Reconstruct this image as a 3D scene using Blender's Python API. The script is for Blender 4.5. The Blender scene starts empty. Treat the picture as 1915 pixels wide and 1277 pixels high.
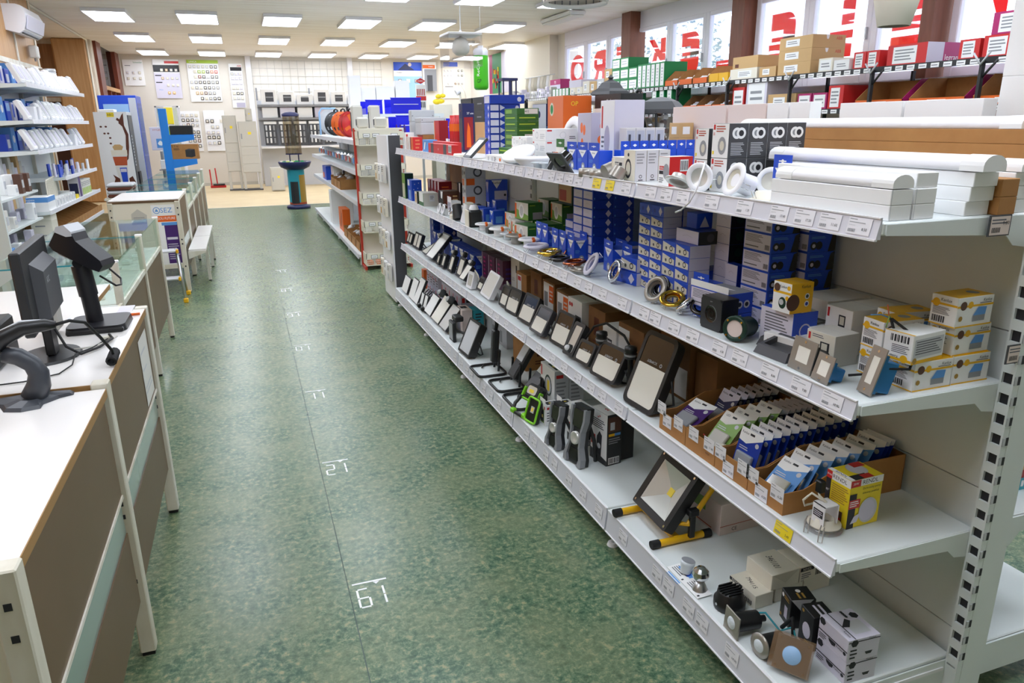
import bpy,math,random
from mathutils import Vector,Matrix
random.seed(11)
S=bpy.context.scene
COL=S.collection
PI=math.pi
YAW,PITCH,ROLL,CAMH=0.340490649,0.293137772,-0.0121875061,1.51504254
cam=bpy.data.cameras.new('camera');cam.sensor_width=36.0;cam.lens=1360.37763/1915*36.0
cam.clip_start=0.02;cam.clip_end=200
co=bpy.data.objects.new('camera',cam);COL.objects.link(co)
_f=Vector((math.sin(YAW)*math.cos(PITCH),math.cos(YAW)*math.cos(PITCH),-math.sin(PITCH)))
_r=Vector((math.cos(YAW),-math.sin(YAW),0));_u=_r.cross(_f)
_c,_s=math.cos(ROLL),math.sin(ROLL)
_r,_u=_c*_r+_s*_u,-_s*_r+_c*_u
co.matrix_world=Matrix(((_r.x,_u.x,-_f.x,0),(_r.y,_u.y,-_f.y,0),(_r.z,_u.z,-_f.z,CAMH),(0,0,0,1)))
S.camera=co
w=bpy.data.worlds.new('overcast_sky');S.world=w;w.use_nodes=True
bg=w.node_tree.nodes['Background']
bg.inputs[0].default_value=(0.83,0.90,1.0,1);bg.inputs[1].default_value=1.9
S.view_settings.view_transform='Standard';S.view_settings.look='None'
S.view_settings.gamma=1.0;S.view_settings.use_curve_mapping=False
S.view_settings.exposure=0.62
PANEL_WATT=7.0
def lin(h):
 h=h.lstrip('#');o=[]
 for i in(0,2,4):
  c=int(h[i:i+2],16)/255
  o.append(c/12.92 if c<=.04045 else((c+.055)/1.055)**2.4)
 return(*o,1)
MATS={}
def mat(name,col,rough=.55,metal=0,spec=.5,emit=0,coat=0,bump=None,mix=None,alpha=None,trans=0):
 """mix=(colour2, scale, stretch xyz, contrast)  bump=(scale, strength)"""
 m=bpy.data.materials.new(name);m.use_nodes=True;MATS[name]=m
 nt=m.node_tree;b=nt.nodes['Principled BSDF']
 c=lin(col)
 b.inputs['Base Color'].default_value=c
 b.inputs['Roughness'].default_value=rough;b.inputs['Metallic'].default_value=metal
 b.inputs['Specular IOR Level'].default_value=spec
 if coat:b.inputs['Coat Weight'].default_value=coat;b.inputs['Coat Roughness'].default_value=.08
 if trans:b.inputs['Transmission Weight'].default_value=trans
 if emit:b.inputs['Emission Color'].default_value=c;b.inputs['Emission Strength'].default_value=emit
 tc=nt.nodes.new('ShaderNodeTexCoord')
 if mix:
  mp=nt.nodes.new('ShaderNodeMapping');mp.inputs['Scale'].default_value=mix[2]
  nt.links.new(tc.outputs['Object'],mp.inputs[0])
  n=nt.nodes.new('ShaderNodeTexNoise');n.inputs['Scale'].default_value=mix[1];n.inputs['Detail'].default_value=6
  nt.links.new(mp.outputs[0],n.inputs['Vector'])
  r=nt.nodes.new('ShaderNodeValToRGB');k=mix[3]
  r.color_ramp.elements[0].position=.5-k;r.color_ramp.elements[1].position=.5+k
  r.color_ramp.elements[0].color=c;r.color_ramp.elements[1].color=lin(mix[0])
  nt.links.new(n.outputs[0],r.inputs[0]);nt.links.new(r.outputs[0],b.inputs['Base Color'])
 if bump:
  n2=nt.nodes.new('ShaderNodeTexNoise');n2 .inputs['Scale'].default_value=bump[0];n2 .inputs['Detail'].default_value=3
  nt.links.new(tc.outputs['Object'],n2 .inputs['Vector'])
  bp=nt.nodes.new('ShaderNodeBump');bp.inputs['Strength'].default_value=bump[1];bp.inputs['Distance'].default_value=.004
  nt.links.new(n2 .outputs[0],bp.inputs['Height']);nt.links.new(bp.outputs[0],b.inputs['Normal'])
 return m
def glassmat(name,col,gloss=.08,rough=.02,edge=.35):
 m=bpy.data.materials.new(name);m.use_nodes=True;MATS[name]=m
 nt=m.node_tree;nt.nodes.clear()
 out=nt.nodes.new('ShaderNodeOutputMaterial');tr=nt.nodes.new('ShaderNodeBsdfTransparent')
 gl=nt.nodes.new('ShaderNodeBsdfGlossy');mx=nt.nodes.new('ShaderNodeMixShader');fr=nt.nodes.new('ShaderNodeFresnel')
 mul=nt.nodes.new('ShaderNodeMath');mul.operation='MULTIPLY_ADD';mul.inputs[1].default_value=edge;mul.inputs[2].default_value=gloss
 fr.inputs[0].default_value=1.45
 tr.inputs[0].default_value=lin(col);gl.inputs['Roughness'].default_value=rough
 nt.links.new(fr.outputs[0],mul.inputs[0]);nt.links.new(mul.outputs[0],mx.inputs[0])
 nt.links.new(tr.outputs[0],mx.inputs[1]);nt.links.new(gl.outputs[0],mx.inputs[2]);nt.links.new(mx.outputs[0],out.inputs[0])
 return m
for n_,c_,r_ in[('white','#f1f0f4',.45),('ticket','#eceaf0',.5),('paper','#f4f4f4',.6),('shelf_white','#e4eaea',.35),('strip','#dcdce6',.3),('cream','#ece6d6',.5),('offwhite','#e3e0da',.5),('lgrey','#c9cbd0',.5),('grey','#8f9196',.5),('dgrey','#4a4b50',.5),('charcoal','#2a2b2d',.45),('black','#151517',.4),('ink','#26262c',.6),('text','#6a6a72',.7),('blue','#1c4cc8',.35),('dblue','#1138a4',.4),('navy','#1c2152',.45),('binblue','#1a1fd0',.3),('standblue','#1f86e4',.4),('lblue','#5b98dc',.45),('cyan','#2b9cab',.45),('bluebox','#1f6fa8',.4),('red','#cf2a2a',.4),('dred','#8e1722',.45),('orange','#ea6a1c',.45),('oxide','#b4442a',.5),('yellow','#f0b818',.4),('lemon','#f4da2a',.5),('green','#2f6a2a',.4),('lgreen','#7fa84a',.45),('lime','#86d62a',.4),('recycle_green','#46b81c',.35),('sgreen','#1e8a4e',.45),('forest','#12362a',.4),('purple','#45206e',.4),('plum','#4a1238',.4),('magenta','#b0246a',.45),('pink','#e6d5cf',.5),('salmon','#dd7a52',.45),('tan','#cda874',.6),('gold_print','#b08a3c',.4),('violetgrey','#b9b4c6',.5),('slate','#45464a',.45),('steelprint','#9a9ca2',.35),('beige','#d9d4c4',.45),('bonegrey','#c6c3ba',.45),('rubber','#1b1b1c',.7),('terminal','#1d1d22',.38),('scanner','#3b3e45',.4),('ledwhite','#efece2',.35),('picbrown','#5a3a2c',.5),('teal','#2aa0b4',.45),('bookred','#a3222a',.5),('skyprint','#9cc4ee',.4),('coffee','#5e2a14',.5),('lav','#d6d2e2',.45),('apple','#a8c83a',.5),('copperwire','#c0562c',.4)]:
 mat(n_,c_,r_)
mat('kraft','#b8854c',.75,mix=('#a87440',14,(1,1,1),.25))
mat('kraft_dark','#8d6236',.75,mix=('#7b5430',14,(1,1,1),.25))
mat('counter_brown','#6b5138',.42,mix=('#62492f',6,(1,1,1),.3))
mat('edge_brown','#a27a48',.5)
mat('laminate','#f3efec',.22)
mat('post_white','#e6e2d6',.45,mix=('#d2cbb8',9,(1,1,.3),.12))
mat('band','#93a89e',.18,metal=.3)
mat('chrome','#d4d4d6',.08,metal=1);mat('steel','#a49e96',.32,metal=.5);mat('brass','#d8b046',.15,metal=1)
mat('copper','#a05a3c',.2,metal=1);mat('alu','#c4c6c8',.35,metal=1);mat('gunmetal','#4a4846',.2,metal=1);mat('reflector','#dcdcd8',.25,metal=.35)
mat('black_gloss','#121214',.12,coat=.6);mat('clear_plastic','#d8dfe6',.12,spec=.8)
mat('blister','#c4ccd6',.1,metal=.35)
mat('red_metal','#b8321f',.4);mat('wire_cream','#e9e4d2',.45)
mat('wood_panel','#b98a5a',.45,mix=('#9c6d40',3,(12,12,.7),.2));mat('wood_red','#7d3a22',.4,mix=('#632a18',3,(10,10,.6),.2))
mat('wood_light','#c79a66',.45,mix=('#b58550',3,(9,9,.6),.22));mat('column_brown','#84503a',.5,mix=('#744430',4,(6,6,.8),.2))
mat('wall_paint','#e0dacf',.7,bump=(60,.03));mat('wall_pink','#d9c6be',.7);mat('window_frame','#e8e6f0',.35)
mat('vinyl_tan','#dcc8a0',.5,mix=('#d0ba90',2,(1,1,1),.25))
mat('led_panel','#ecf3ff',.5,emit=PANEL_WATT);mat('film_red','#e2203c',.45,emit=0)
def film_mat():
 m=MATS['film_red'];nt=m.node_tree;b=nt.nodes['Principled BSDF'];t=nt.nodes.new('ShaderNodeBsdfTranslucent');t.inputs[0].default_value=lin('#f02840')
 x=nt.nodes.new('ShaderNodeMixShader');x.inputs[0].default_value=.75;o=nt.nodes['Material Output']
 nt.links.new(b.outputs[0],x.inputs[1]);nt.links.new(t.outputs[0],x.inputs[2]);nt.links.new(x.outputs[0],o.inputs[0])
film_mat()
mat('cob','#f2d84a',.4)
glassmat('glass','#f2faf6',.05);glassmat('clear','#fbfbfd',.06);glassmat('window_glass','#f8fbff',.03);glassmat('plastic_bag','#f0f2f6',.28,.2);glassmat('smoky','#d6d0c0',.1);glassmat('dark_glass','#6d6f70',.12)
def ceiling_mat():
 m=mat('ceiling_boards','#d9cfc0',.5);nt=m.node_tree;b=nt.nodes['Principled BSDF']
 tc=nt.nodes.new('ShaderNodeTexCoord');sx=nt.nodes.new('ShaderNodeSeparateXYZ');nt.links.new(tc.outputs['Object'],sx.inputs[0])
 mu=nt.nodes.new('ShaderNodeMath');mu.operation='MULTIPLY';mu.inputs[1].default_value=1/.1;nt.links.new(sx.outputs['Y'],mu.inputs[0])
 fr=nt.nodes.new('ShaderNodeMath');fr.operation='FRACT';nt.links.new(mu.outputs[0],fr.inputs[0])
 r=nt.nodes.new('ShaderNodeValToRGB');e=r.color_ramp.elements
 e[0].position=0;e[0].color=(.5,.5,.5,1);e[1].position=.12;e[1].color=(1,1,1,1)
 nt.links.new(fr.outputs[0],r.inputs[0])
 fl=nt.nodes.new('ShaderNodeMath');fl.operation='FLOOR';nt.links.new(mu.outputs[0],fl.inputs[0])
 mp=nt.nodes.new('ShaderNodeMapping');mp.inputs['Scale'].default_value=(.5,14,1);nt.links.new(tc.outputs['Object'],mp.inputs[0])
 n=nt.nodes.new('ShaderNodeTexNoise');n.inputs['Scale'].default_value=1.2;n.inputs['Detail'].default_value=5;nt.links.new(mp.outputs[0],n.inputs['Vector'])
 r2=nt.nodes.new('ShaderNodeValToRGB');r2 .color_ramp.elements[0].position=.3;r2 .color_ramp.elements[1].position=.65
 r2 .color_ramp.elements[0].color=lin('#e6dccc');r2 .color_ramp.elements[1].color=lin('#faf5ec');nt.links.new(n.outputs[0],r2 .inputs[0])
 mx=nt.nodes.new('ShaderNodeMix');mx.data_type='RGBA';mx.blend_type='MULTIPLY';mx.inputs[0].default_value=.5
 nt.links.new(r2 .outputs[0],mx.inputs[6]);nt.links.new(r.outputs[0],mx.inputs[7]);nt.links.new(mx.outputs[2],b.inputs['Base Color'])
 bp=nt.nodes.new('ShaderNodeBump');bp.inputs['Strength'].default_value=.5;bp.inputs['Distance'].default_value=.006
 nt.links.new(r.outputs[0],bp.inputs['Height']);nt.links.new(bp.outputs[0],b.inputs['Normal'])
ceiling_mat()
def floor_mat():
 m=mat('vinyl_green','#5e7f68',.27);nt=m.node_tree;b=nt.nodes['Principled BSDF']
 tc=nt.nodes.new('ShaderNodeTexCoord')
 def noise(sc,det,rough,stops,dist=0):
  n=nt.nodes.new('ShaderNodeTexNoise');n.inputs['Scale'].default_value=sc;n.inputs['Detail'].default_value=det
  n.inputs['Roughness'].default_value=rough;n.inputs['Distortion'].default_value=dist;nt.links.new(tc.outputs['Object'],n.inputs['Vector'])
  r=nt.nodes.new('ShaderNodeValToRGB');els=r.color_ramp.elements
  while len(els)<len(stops):els.new(.5)
  for e,(p,c)in zip(els,stops):e.position=p;e.color=c
  nt.links.new(n.outputs[0],r.inputs[0]);return r
 a=noise(42,9,.76,[(.36,lin('#274a38')),(.46,lin('#48664e')),(.54,lin('#687f62')),(.62,lin('#9a9a74'))],.25)
 b2=noise(4.5,6,.65,[(.40,(.0,.0,.0,1)),(.64,(1,1,1,1))],.3)
 mx=nt.nodes.new('ShaderNodeMix');mx.data_type='RGBA';mx.inputs[7].default_value=lin('#868d6c')
 k=nt.nodes.new('ShaderNodeMath');k.operation='MULTIPLY';k.inputs[1].default_value=.5
 nt.links.new(b2 .outputs[0],k.inputs[0]);nt.links.new(k.outputs[0],mx.inputs[0]);nt.links.new(a.outputs[0],mx.inputs[6])
 nt.links.new(mx.outputs[2],b.inputs['Base Color'])
floor_mat()
class G:
 def __init__(s):s.v=[];s.f=[];s.mi=[];s.sm=[];s.slots=[];s.M=Matrix.Identity(4);s.stack=[]
 def mat(s,m):
  if m not in s.slots:s.slots.append(m)
  return s.slots.index(m)
 def push(s,M):s.stack.append(s.M.copy());s.M=s.M@M;return s
 def pop(s):s.M=s.stack.pop();return s
 def add(s,vs,fs,m,smooth=False):
  o=len(s.v);M=s.M
  s.v+=[tuple(M@Vector(p))for p in vs];k=s.mat(m)
  s.f+=[tuple(i+o for i in f)for f in fs];s.mi+=[k]*len(fs);s.sm+=[smooth]*len(fs)
  return s
 def b(s,x0,y0,z0,x1,y1,z1,m,c=0):
  if c<=0:
   vs=[(x,y,z)for z in(z0,z1)for y in(y0,y1)for x in(x0,x1)]
   return s.add(vs,[(0,2,3,1),(4,5,7,6),(0,1,5,4),(2,6,7,3),(0,4,6,2),(1,3,7,5)],m)
  c=min(c,(x1-x0)*.49,(y1-y0)*.49,(z1-z0)*.49)
  vs=[];idx={}
  for ix,X in enumerate((x0,x1)):
   for iy,Y in enumerate((y0,y1)):
    for iz,Z in enumerate((z0,z1)):
     dx,dy,dz=(c if ix==0 else-c),(c if iy==0 else-c),(c if iz==0 else-c)
     for ax,p in enumerate(((X,Y+dy,Z+dz),(X+dx,Y,Z+dz),(X+dx,Y+dy,Z))):
      idx[(ix,iy,iz,ax)]=len(vs);vs.append(p)
  fs=[]
  for i in(0,1):
   q=lambda l:l if i else l[::-1]
   fs.append(q([idx[(i,0,0,0)],idx[(i,1,0,0)],idx[(i,1,1,0)],idx[(i,0,1,0)]]))
   fs.append(q([idx[(0,i,0,1)],idx[(0,i,1,1)],idx[(1,i,1,1)],idx[(1,i,0,1)]]))
   fs.append(q([idx[(0,0,i,2)],idx[(1,0,i,2)],idx[(1,1,i,2)],idx[(0,1,i,2)]]))
  for a in(0,1):
   for bb in(0,1):
    q=(lambda l:l)if(a+bb)%2 else(lambda l:l[::-1])
    fs.append(q([idx[(a,bb,0,0)],idx[(a,bb,1,0)],idx[(a,bb,1,1)],idx[(a,bb,0,1)]]))
    fs.append(q([idx[(a,0,bb,2)],idx[(a,1,bb,2)],idx[(a,1,bb,0)],idx[(a,0,bb,0)]]))
    fs.append(q([idx[(0,a,bb,1)],idx[(1,a,bb,1)],idx[(1,a,bb,2)],idx[(0,a,bb,2)]]))
  for ix in(0,1):
   for iy in(0,1):
    for iz in(0,1):
     l=[idx[(ix,iy,iz,k)]for k in(0,1,2)]
     fs.append(l if(ix+iy+iz)%2==1 else l[::-1])
  return s.add(vs,fs,m)
 def cyl(s,p0,p1,r0,r1=None,n=16,m='black',caps=True,smooth=True):
  r1=r0 if r1 is None else r1
  p0,p1=Vector(p0),Vector(p1);d=(p1-p0)
  q=d.to_track_quat('Z','Y').to_matrix().to_4x4();L=d.length
  s.push(Matrix.Translation(p0)@q);s.lathe([(r0,0),(r1,L)],n,m,smooth,caps);s.pop();return s
 def lathe(s,prof,n,m,smooth=True,caps=False):
  vs=[];fs=[]
  for r,z in prof:
   vs+=[(r*math.cos(2*PI*i/n),r*math.sin(2*PI*i/n),z)for i in range(n)]
  for k in range(len(prof)-1):
   fs+=[(k*n+i,k*n+(i+1)%n,(k+1)*n+(i+1)%n,(k+1)*n+i)for i in range(n)]
  s.add(vs,fs,m,smooth)
  if caps:
   for k,up in((0,False),(len(prof)-1,True)):
    if prof[k][0]>1e-6:
     ring=[(prof[k][0]*math.cos(2*PI*i/n),prof[k][0]*math.sin(2*PI*i/n),prof[k][1])for i in range(n)]
     s.add(ring,[tuple(range(n))if up else tuple(range(n))[::-1]],m)
  return s
 def disc(s,c,r,m,n=20,axis='z'):
  vs=[(c[0]+r*math.cos(2*PI*i/n),c[1]+r*math.sin(2*PI*i/n),c[2])for i in range(n)]
  return s.add(vs,[tuple(range(n))],m)
 def tube(s,pts,r,n=8,m='black',closed=False,caps=True):
  P=[Vector(p)for p in pts];N=len(P);vs=[];fs=[];up=None
  for i in range(N):
   a=P[(i-1)%N]if(i or closed)else P[0];c=P[(i+1)%N]if(i<N-1 or closed)else P[-1]
   t=(c-a).normalized()
   if up is None:up=Vector((0,0,1))if abs(t.z)<.9 else Vector((1,0,0))
   x=t.cross(up).normalized();up=x.cross(t).normalized()
   rr=r[i]if isinstance(r,(list,tuple))else r
   vs+=[tuple(P[i]+x*rr*math.cos(2*PI*k/n)+up*rr*math.sin(2*PI*k/n))for k in range(n)]
  for i in range(N if closed else N-1):
   j=(i+1)%N
   fs+=[(i*n+k,i*n+(k+1)%n,j*n+(k+1)%n,j*n+k)for k in range(n)]
  if caps and not closed:fs+=[tuple(range(n))[::-1],tuple((N-1)*n+k for k in range(n))]
  return s.add(vs,[f[::-1]for f in fs],m,True)
 def prism(s,pts,z0,z1,m,msides=None,smooth=False,pts1=None):
  n=len(pts);pts1=pts1 or pts
  vs=[(x,y,z0)for x,y in pts]+[(x,y,z1)for x,y in pts1]
  s.add(vs,[tuple(range(n))[::-1],tuple(range(n,2*n))],m)
  s.add(vs,[(i,(i+1)%n,n+(i+1)%n,n+i)for i in range(n)],msides or m,smooth);return s
 def poly(s,pts,m):return s.add(pts,[tuple(range(len(pts)))],m)
 def mesh(s,name):
  me=bpy.data.meshes.new(name);me.from_pydata(s.v,[],s.f);me.update()
  for m in s.slots:me.materials.append(MATS[m])
  me.polygons.foreach_set('material_index',s.mi);me.polygons.foreach_set('use_smooth',s.sm);me.update()
  return me
 def obj(s,name,parent=None,loc=(0,0,0),rz=0,rot=None):return put(s.mesh(name),name,parent,loc,rz,rot)
def put(me,name,parent=None,loc=(0,0,0),rz=0,rot=None):
 o=bpy.data.objects.new(name,me);COL.objects.link(o);o.location=loc;o.rotation_euler=rot if rot else(0,0,rz)
 if parent:o.parent=parent
 return o
def tag(o,label,cat,group=None):
 o['label']=label;o['category']=cat
 if group:o['group']=group
 return o
def thing(name,label,cat,loc=(0,0,0),rz=0,group=None):
 return tag(put(None,name,None,loc,rz),label,cat,group)
def struct(o):o['kind']='structure';return o
def T(x,y,z):return Matrix.Translation((x,y,z))
def R(a,ax='Z'):return Matrix.Rotation(math.radians(a),4,ax)
XZM=Matrix(((1,0,0,0),(0,0,1,0),(0,1,0,0),(0,0,0,1)))
def adopt(o,t):o.parent=t;o.matrix_parent_inverse=t.matrix_basis.inverted();return o
def rrect(w,h,r,n=4,cx=0,cy=0):
 o=[]
 for sx,sy,a0 in((1,-1,-90),(1,1,0),(-1,1,90),(-1,-1,180)):
  for i in range(n+1):
   a=math.radians(a0+90*i/n);o.append((cx+sx*(w/2-r)+r*math.cos(a),cy+sy*(h/2-r)+r*math.sin(a)))
 return o
def copy_tree(o,loc=None,rz=None,label=None,group=None,parent=None):
 c=o.copy();COL.objects.link(c)
 if parent:c.parent=parent
 if loc is not None:c.location=loc
 if rz is not None:c.rotation_euler=(0,0,rz)
 if label:c['label']=label
 if group:c['group']=group
 for ch in list(o.children):copy_tree(ch,parent=c)
 return c
TXT={}
def text_mesh(t):
 if t not in TXT:
  cu=bpy.data.curves.new('lettering','FONT');cu.body=t;cu.size=1;cu.resolution_u=2;cu.fill_mode='FRONT'
  ob=bpy.data.objects.new('lettering',cu);COL.objects.link(ob)
  me=bpy.data.meshes.new_from_object(ob)
  vs=[tuple(v.co)for v in me.vertices];fs=[tuple(p.vertices)for p in me.polygons]
  bpy.data.objects.remove(ob);bpy.data.curves.remove(cu);bpy.data.meshes.remove(me)
  x0=min(v[0]for v in vs);x1=max(v[0]for v in vs);y0=min(v[1]for v in vs);y1=max(v[1]for v in vs)
  TXT[t]=([(v[0]-x0,v[1]-y0)for v in vs],fs,x1-x0,y1-y0)
 return TXT[t]
class Face:
 """flat print on a plane: origin o, unit axes u, v, size w x h"""
 def __init__(s,g,o,u,v,w,h,off=.0004):
  s.g=g;s.o=Vector(o);s.u=Vector(u);s.v=Vector(v);s.w=w;s.h=h;s.n=s.u.cross(s.v);s.off=off;s.k=0
 def P(s,a,b):return tuple(s.o+s.u*a*s.w+s.v*b*s.h+s.n*(s.off+s.k*.00012))
 def nxt(s):s.k+=1
 def r(s,a0,b0,a1,b1,m):s.g.poly([s.P(a0,b0),s.P(a1,b0),s.P(a1,b1),s.P(a0,b1)],m);s.nxt();return s
 def p(s,pts,m):s.g.poly([s.P(*q)for q in pts],m);s.nxt();return s
 def c(s,a,b,rad,m,n=16,sq=1):
  s.g.poly([s.P(a+rad*math.cos(2*PI*i/n)/s.w,b+rad*sq*math.sin(2*PI*i/n)/s.h)for i in range(n)],m);s.nxt();return s
 def bar(s,a0,b0,a1,b1,m='ink',bg='paper'):
  if bg:s.r(a0,b0,a1,b1,bg)
  x=a0+.04*(a1-a0);k=0
  while x<a1-.06*(a1-a0):
   ww=(a1-a0)*(.03+.03*((k*7)%3));s.g.poly([s.P(x,b0+.1*(b1-b0)),s.P(x+ww,b0+.1*(b1-b0)),s.P(x+ww,b1-.1*(b1-b0)),s.P(x,b1-.1*(b1-b0))],m);x+=ww+(a1-a0)*(.025+.02*((k*5)%3));k+=1
  s.nxt();return s
 def ln(s,a0,b0,a1,b1,n,m='text'):
  for i in range(n):
   y=b1-(i+.5)*(b1-b0)/n;hh=(b1-b0)/n*.22;e=a0+(a1-a0)*(1-.3*((i*3+1)%4)/4)
   s.g.poly([s.P(a0,y-hh),s.P(e,y-hh),s.P(e,y+hh),s.P(a0,y+hh)],m)
  s.nxt();return s
 def t(s,a,b,hgt,txt,m='ink',maxw=None,flip=False,ang=0,mirror=False):
  """centred text, hgt in metres, maxw in metres"""
  if not txt:return s
  vs,fs,tw,th=text_mesh(txt);k=hgt/th;kx=k
  if maxw and tw*k>maxw:kx=maxw/tw
  sg=-1 if flip else 1;mg=-1 if mirror else 1
  ca,sa=math.cos(math.radians(ang)),math.sin(math.radians(ang));out=[]
  for x,y in vs:
   X,Y=sg*mg*(x-tw/2)*kx,sg*(y-th/2)*k;X,Y=X*ca-Y*sa,X*sa+Y*ca
   out.append(s.P(a+X/s.w,b+Y/s.h))
  s.g.add(out,fs if not mirror else[f[::-1]for f in fs],m);s.nxt();return s
FR={'L':lambda w,d,h:((-w/2,d/2,0),(0,-1,0),(0,0,1),d,h),'F':lambda w,d,h:((-w/2,-d/2,0),(1,0,0),(0,0,1),w,h),'T':lambda w,d,h:((-w/2,d/2,h),(0,-1,0),(1,0,0),d,w),'R':lambda w,d,h:((w/2,-d/2,0),(0,1,0),(0,0,1),d,h),'B':lambda w,d,h:((w/2,d/2,0),(-1,0,0),(0,0,1),w,h)}
BOX={}
def carton(key,w,d,h,base,faces=None,prints=None,tab=None,seam=True):
 """carton mesh: w along X, d along Y, h up; origin bottom centre. faces {'L':mat}, prints {'L': fn(Face)}"""
 if key in BOX:return BOX[key]
 g=G();e=.0008
 g.b(-w/2,-d/2,0,w/2,d/2,h,base,c=min(.0012,w*.05))
 for f,m in(faces or{}).items():
  F=Face(g,*FR[f](w,d,h),off=.0002);F.r(.008,.008,.992,.992,m)
 for f,fn in(prints or{}).items():fn(Face(g,*FR[f](w,d,h)))
 if tab:
  m,th=tab
  g.b(-w/2,-d/2+.001,h,-w/2+.0012,d/2-.001,h+th,m)
  Face(g,(-w/2,d/2,h),(0,-1,0),(0,0,1),d,th).c(.5,.5,th*.16,'paper',10).r(.3,.46,.7,.56,'paper')
 elif seam:
  Face(g,*FR['T'](w,d,h)).r(.02,.49,.98,.505,'lgrey')
 BOX[key]=(g.mesh('carton'),w,d,h)
 return BOX[key]
def place(bx,label,x,y,z,rz=0,name='carton',cat='box',group=None,corner=True):
 """put a carton with its near aisle corner (min x, min y) at x, y"""
 me,w,d,h=bx;a=math.radians(rz)
 if name=='carton':
  for k,n in(('downlight','downlight_box'),('floodlight','floodlight_box'),('blue','spot_lamp_box'),('green','bulb_box'),('carton','carton'),('lamp','lamp_box')):
   if k in label:name=n;break
  else:name='product_box'
 if corner:
  ox,oy=w/2,d/2;cx=x+ox*math.cos(a)-oy*math.sin(a);cy=y+ox*math.sin(a)+oy*math.cos(a)
 else:cx,cy=x,y
 return tag(put(me,name,None,(cx,cy,z),a),label,cat,group)
# ================================================================== the room
ZC=3.2;YB=21.0;XR=6.3;XL=-2.6
g=G();g.b(-4.6,-3.2,-.1,6.6,15.1,0,'vinyl_green');floor=struct(g.obj('floor'))
g=G();g.b(-4.6,15.1,-.1,6.6,YB+.1,.0,'vinyl_tan');struct(g.obj('floor'))
g=G();g.b(-.0015,-3.2,0,.0015,15.1,.0004,'forest');g.obj('floor_seam',floor,(.177,0,0))
g=G();g.b(.02,15.085,0,6.3,15.12,.004,'alu');g.b(-2.6,15.085,0,.02,15.12,.004,'alu');g.obj('floor_trim',floor)
SEG={'0':'abcdef','1':'bc','2':'abged','3':'abgcd','4':'fgbc','5':'afgcd','6':'afgedc','7':'abc','8':'abcdefg','9':'abcfgd'}
def metre_mark(k,digits):
 g=G();z0,z1=0,.0008
 g.b(0,-.004,z0,.118,.004,z1,'paper');g.add([(.07,-.006,z1),(.08,-.02,z1),(.094,-.006,z1)],[(0,1,2)],'paper')
 for i,ch in enumerate(digits):
  x0=.012+i*.05;x1=x0+.036;y0,y1,ym=-.135,-.035,-.085;t=.0035
  pos={'a':(x0+.006,y1,x1-.006,y1),'d':(x0+.006,y0,x1-.006,y0),'g':(x0+.006,ym,x1-.006,ym),'f':(x0,ym+.006,x0,y1-.006),'e':(x0,y0+.006,x0,ym-.006),'b':(x1,ym+.006,x1,y1-.006),'c':(x1,y0+.006,x1,ym-.006)}
  for q in SEG[ch]:
   a=pos[q];g.b(min(a[0],a[2])-t,min(a[1],a[3])-t,z0,max(a[0],a[2])+t,max(a[1],a[3])+t,z1,'paper')
 o=g.obj('metre_mark',floor,(.19,2.212+k,0))
for k,dg in enumerate(('61','21','11','01','91','81','71')):metre_mark(k,dg)
g=G();g.b(-4.6,-3.2,ZC,6.6,YB+.1,ZC+.1,'ceiling_boards');ceil=struct(g.obj('ceiling'))
g=G();g.b(-4.6,YB,0,6.6,YB+.15,ZC,'wall_paint');wback=struct(g.obj('wall_back'))
g=G()
for x in(.29,2.86):g.b(x,YB-.06,0,x+.13,YB-.001,ZC,'white')
g.obj('pilaster',wback)
g=G()
for x0,x1 in((.43,2.84),(3.0,3.8)):
 n=int((x1-x0)/.19);m_=6
 for i in range(n+1):g.b(x0+i*.19-.004,YB-.012,1.9,x0+i*.19+.004,YB-.004,3.12,'bonegrey')
 for i in range(m_+1):g.b(x0,YB-.012,1.96+i*.19,x1,YB-.004,1.968+i*.19,'bonegrey')
g.obj('grid_panel',wback)
g=G();g.b(-2.6,YB-.02,0,6.1,YB-.001,.08,'bonegrey');struct(g.obj('baseboard_back'))
g=G();g.b(-4.6,-3.3,0,6.6,-3.2,ZC,'wall_paint');struct(g.obj('wall_front'))
g=G();g.b(XL-.12,-3.2,0,XL,12.75,ZC,'wood_light');wl=struct(g.obj('wall_left'))
for y in(9.35,10.6,11.55,12.6):
 g=G();g.b(XL,y,0,XL+.015,y+.05,ZC,'post_white');g.obj('batten',wl)
for z in(2.28,):
 g=G();g.b(XL,8.5,z,XL+.012,12.75,z+.06,'post_white');g.obj('batten',wl)
g=G();g.b(-4.6,-3.2,0,-4.5,YB,ZC,'wood_panel');struct(g.obj('wall_passage'))
g=G();g.b(-4.5,17.9,2.1,-2.95,18.0,ZC,'wood_panel');g.b(-4.5,17.9,2.02,-2.95,17.99,2.1,'post_white');g.b(-4.5,17.88,3.12,-2.95,18.0,ZC-.001,'post_white');g.b(-4.5,18.3,0,-2.95,18.4,2.1,'picbrown');struct(g.obj('wall_passage'))
g=G();g.b(-3.32,17.45,0,-2.72,17.88,ZC,'wood_light',c=.03);struct(g.obj('wall_pier'))
g=G();g.b(-2.72,17.65,0,-2.66,17.9,ZC,'post_white');struct(g.obj('trim_1'))
g=G()
g.b(-2.75,17.9,0,-2.6,18.45,ZC,'wood_red');g.b(-2.75,20.4,0,-2.6,20.99,ZC,'wood_red');g.b(-2.75,18.45,2.28,-2.6,20.4,2.36,'wood_light')
g.b(-2.75,18.45,0,-2.6,20.4,.9,'wood_red');g.b(-3.3,18.0,0,-3.25,21,ZC,'wall_paint')
for y in(19.1,19.75):g.b(-2.75,y,.9,-2.62,y+.06,2.28,'wood_red')
wc=struct(g.obj('wall_cupboard'))
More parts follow.
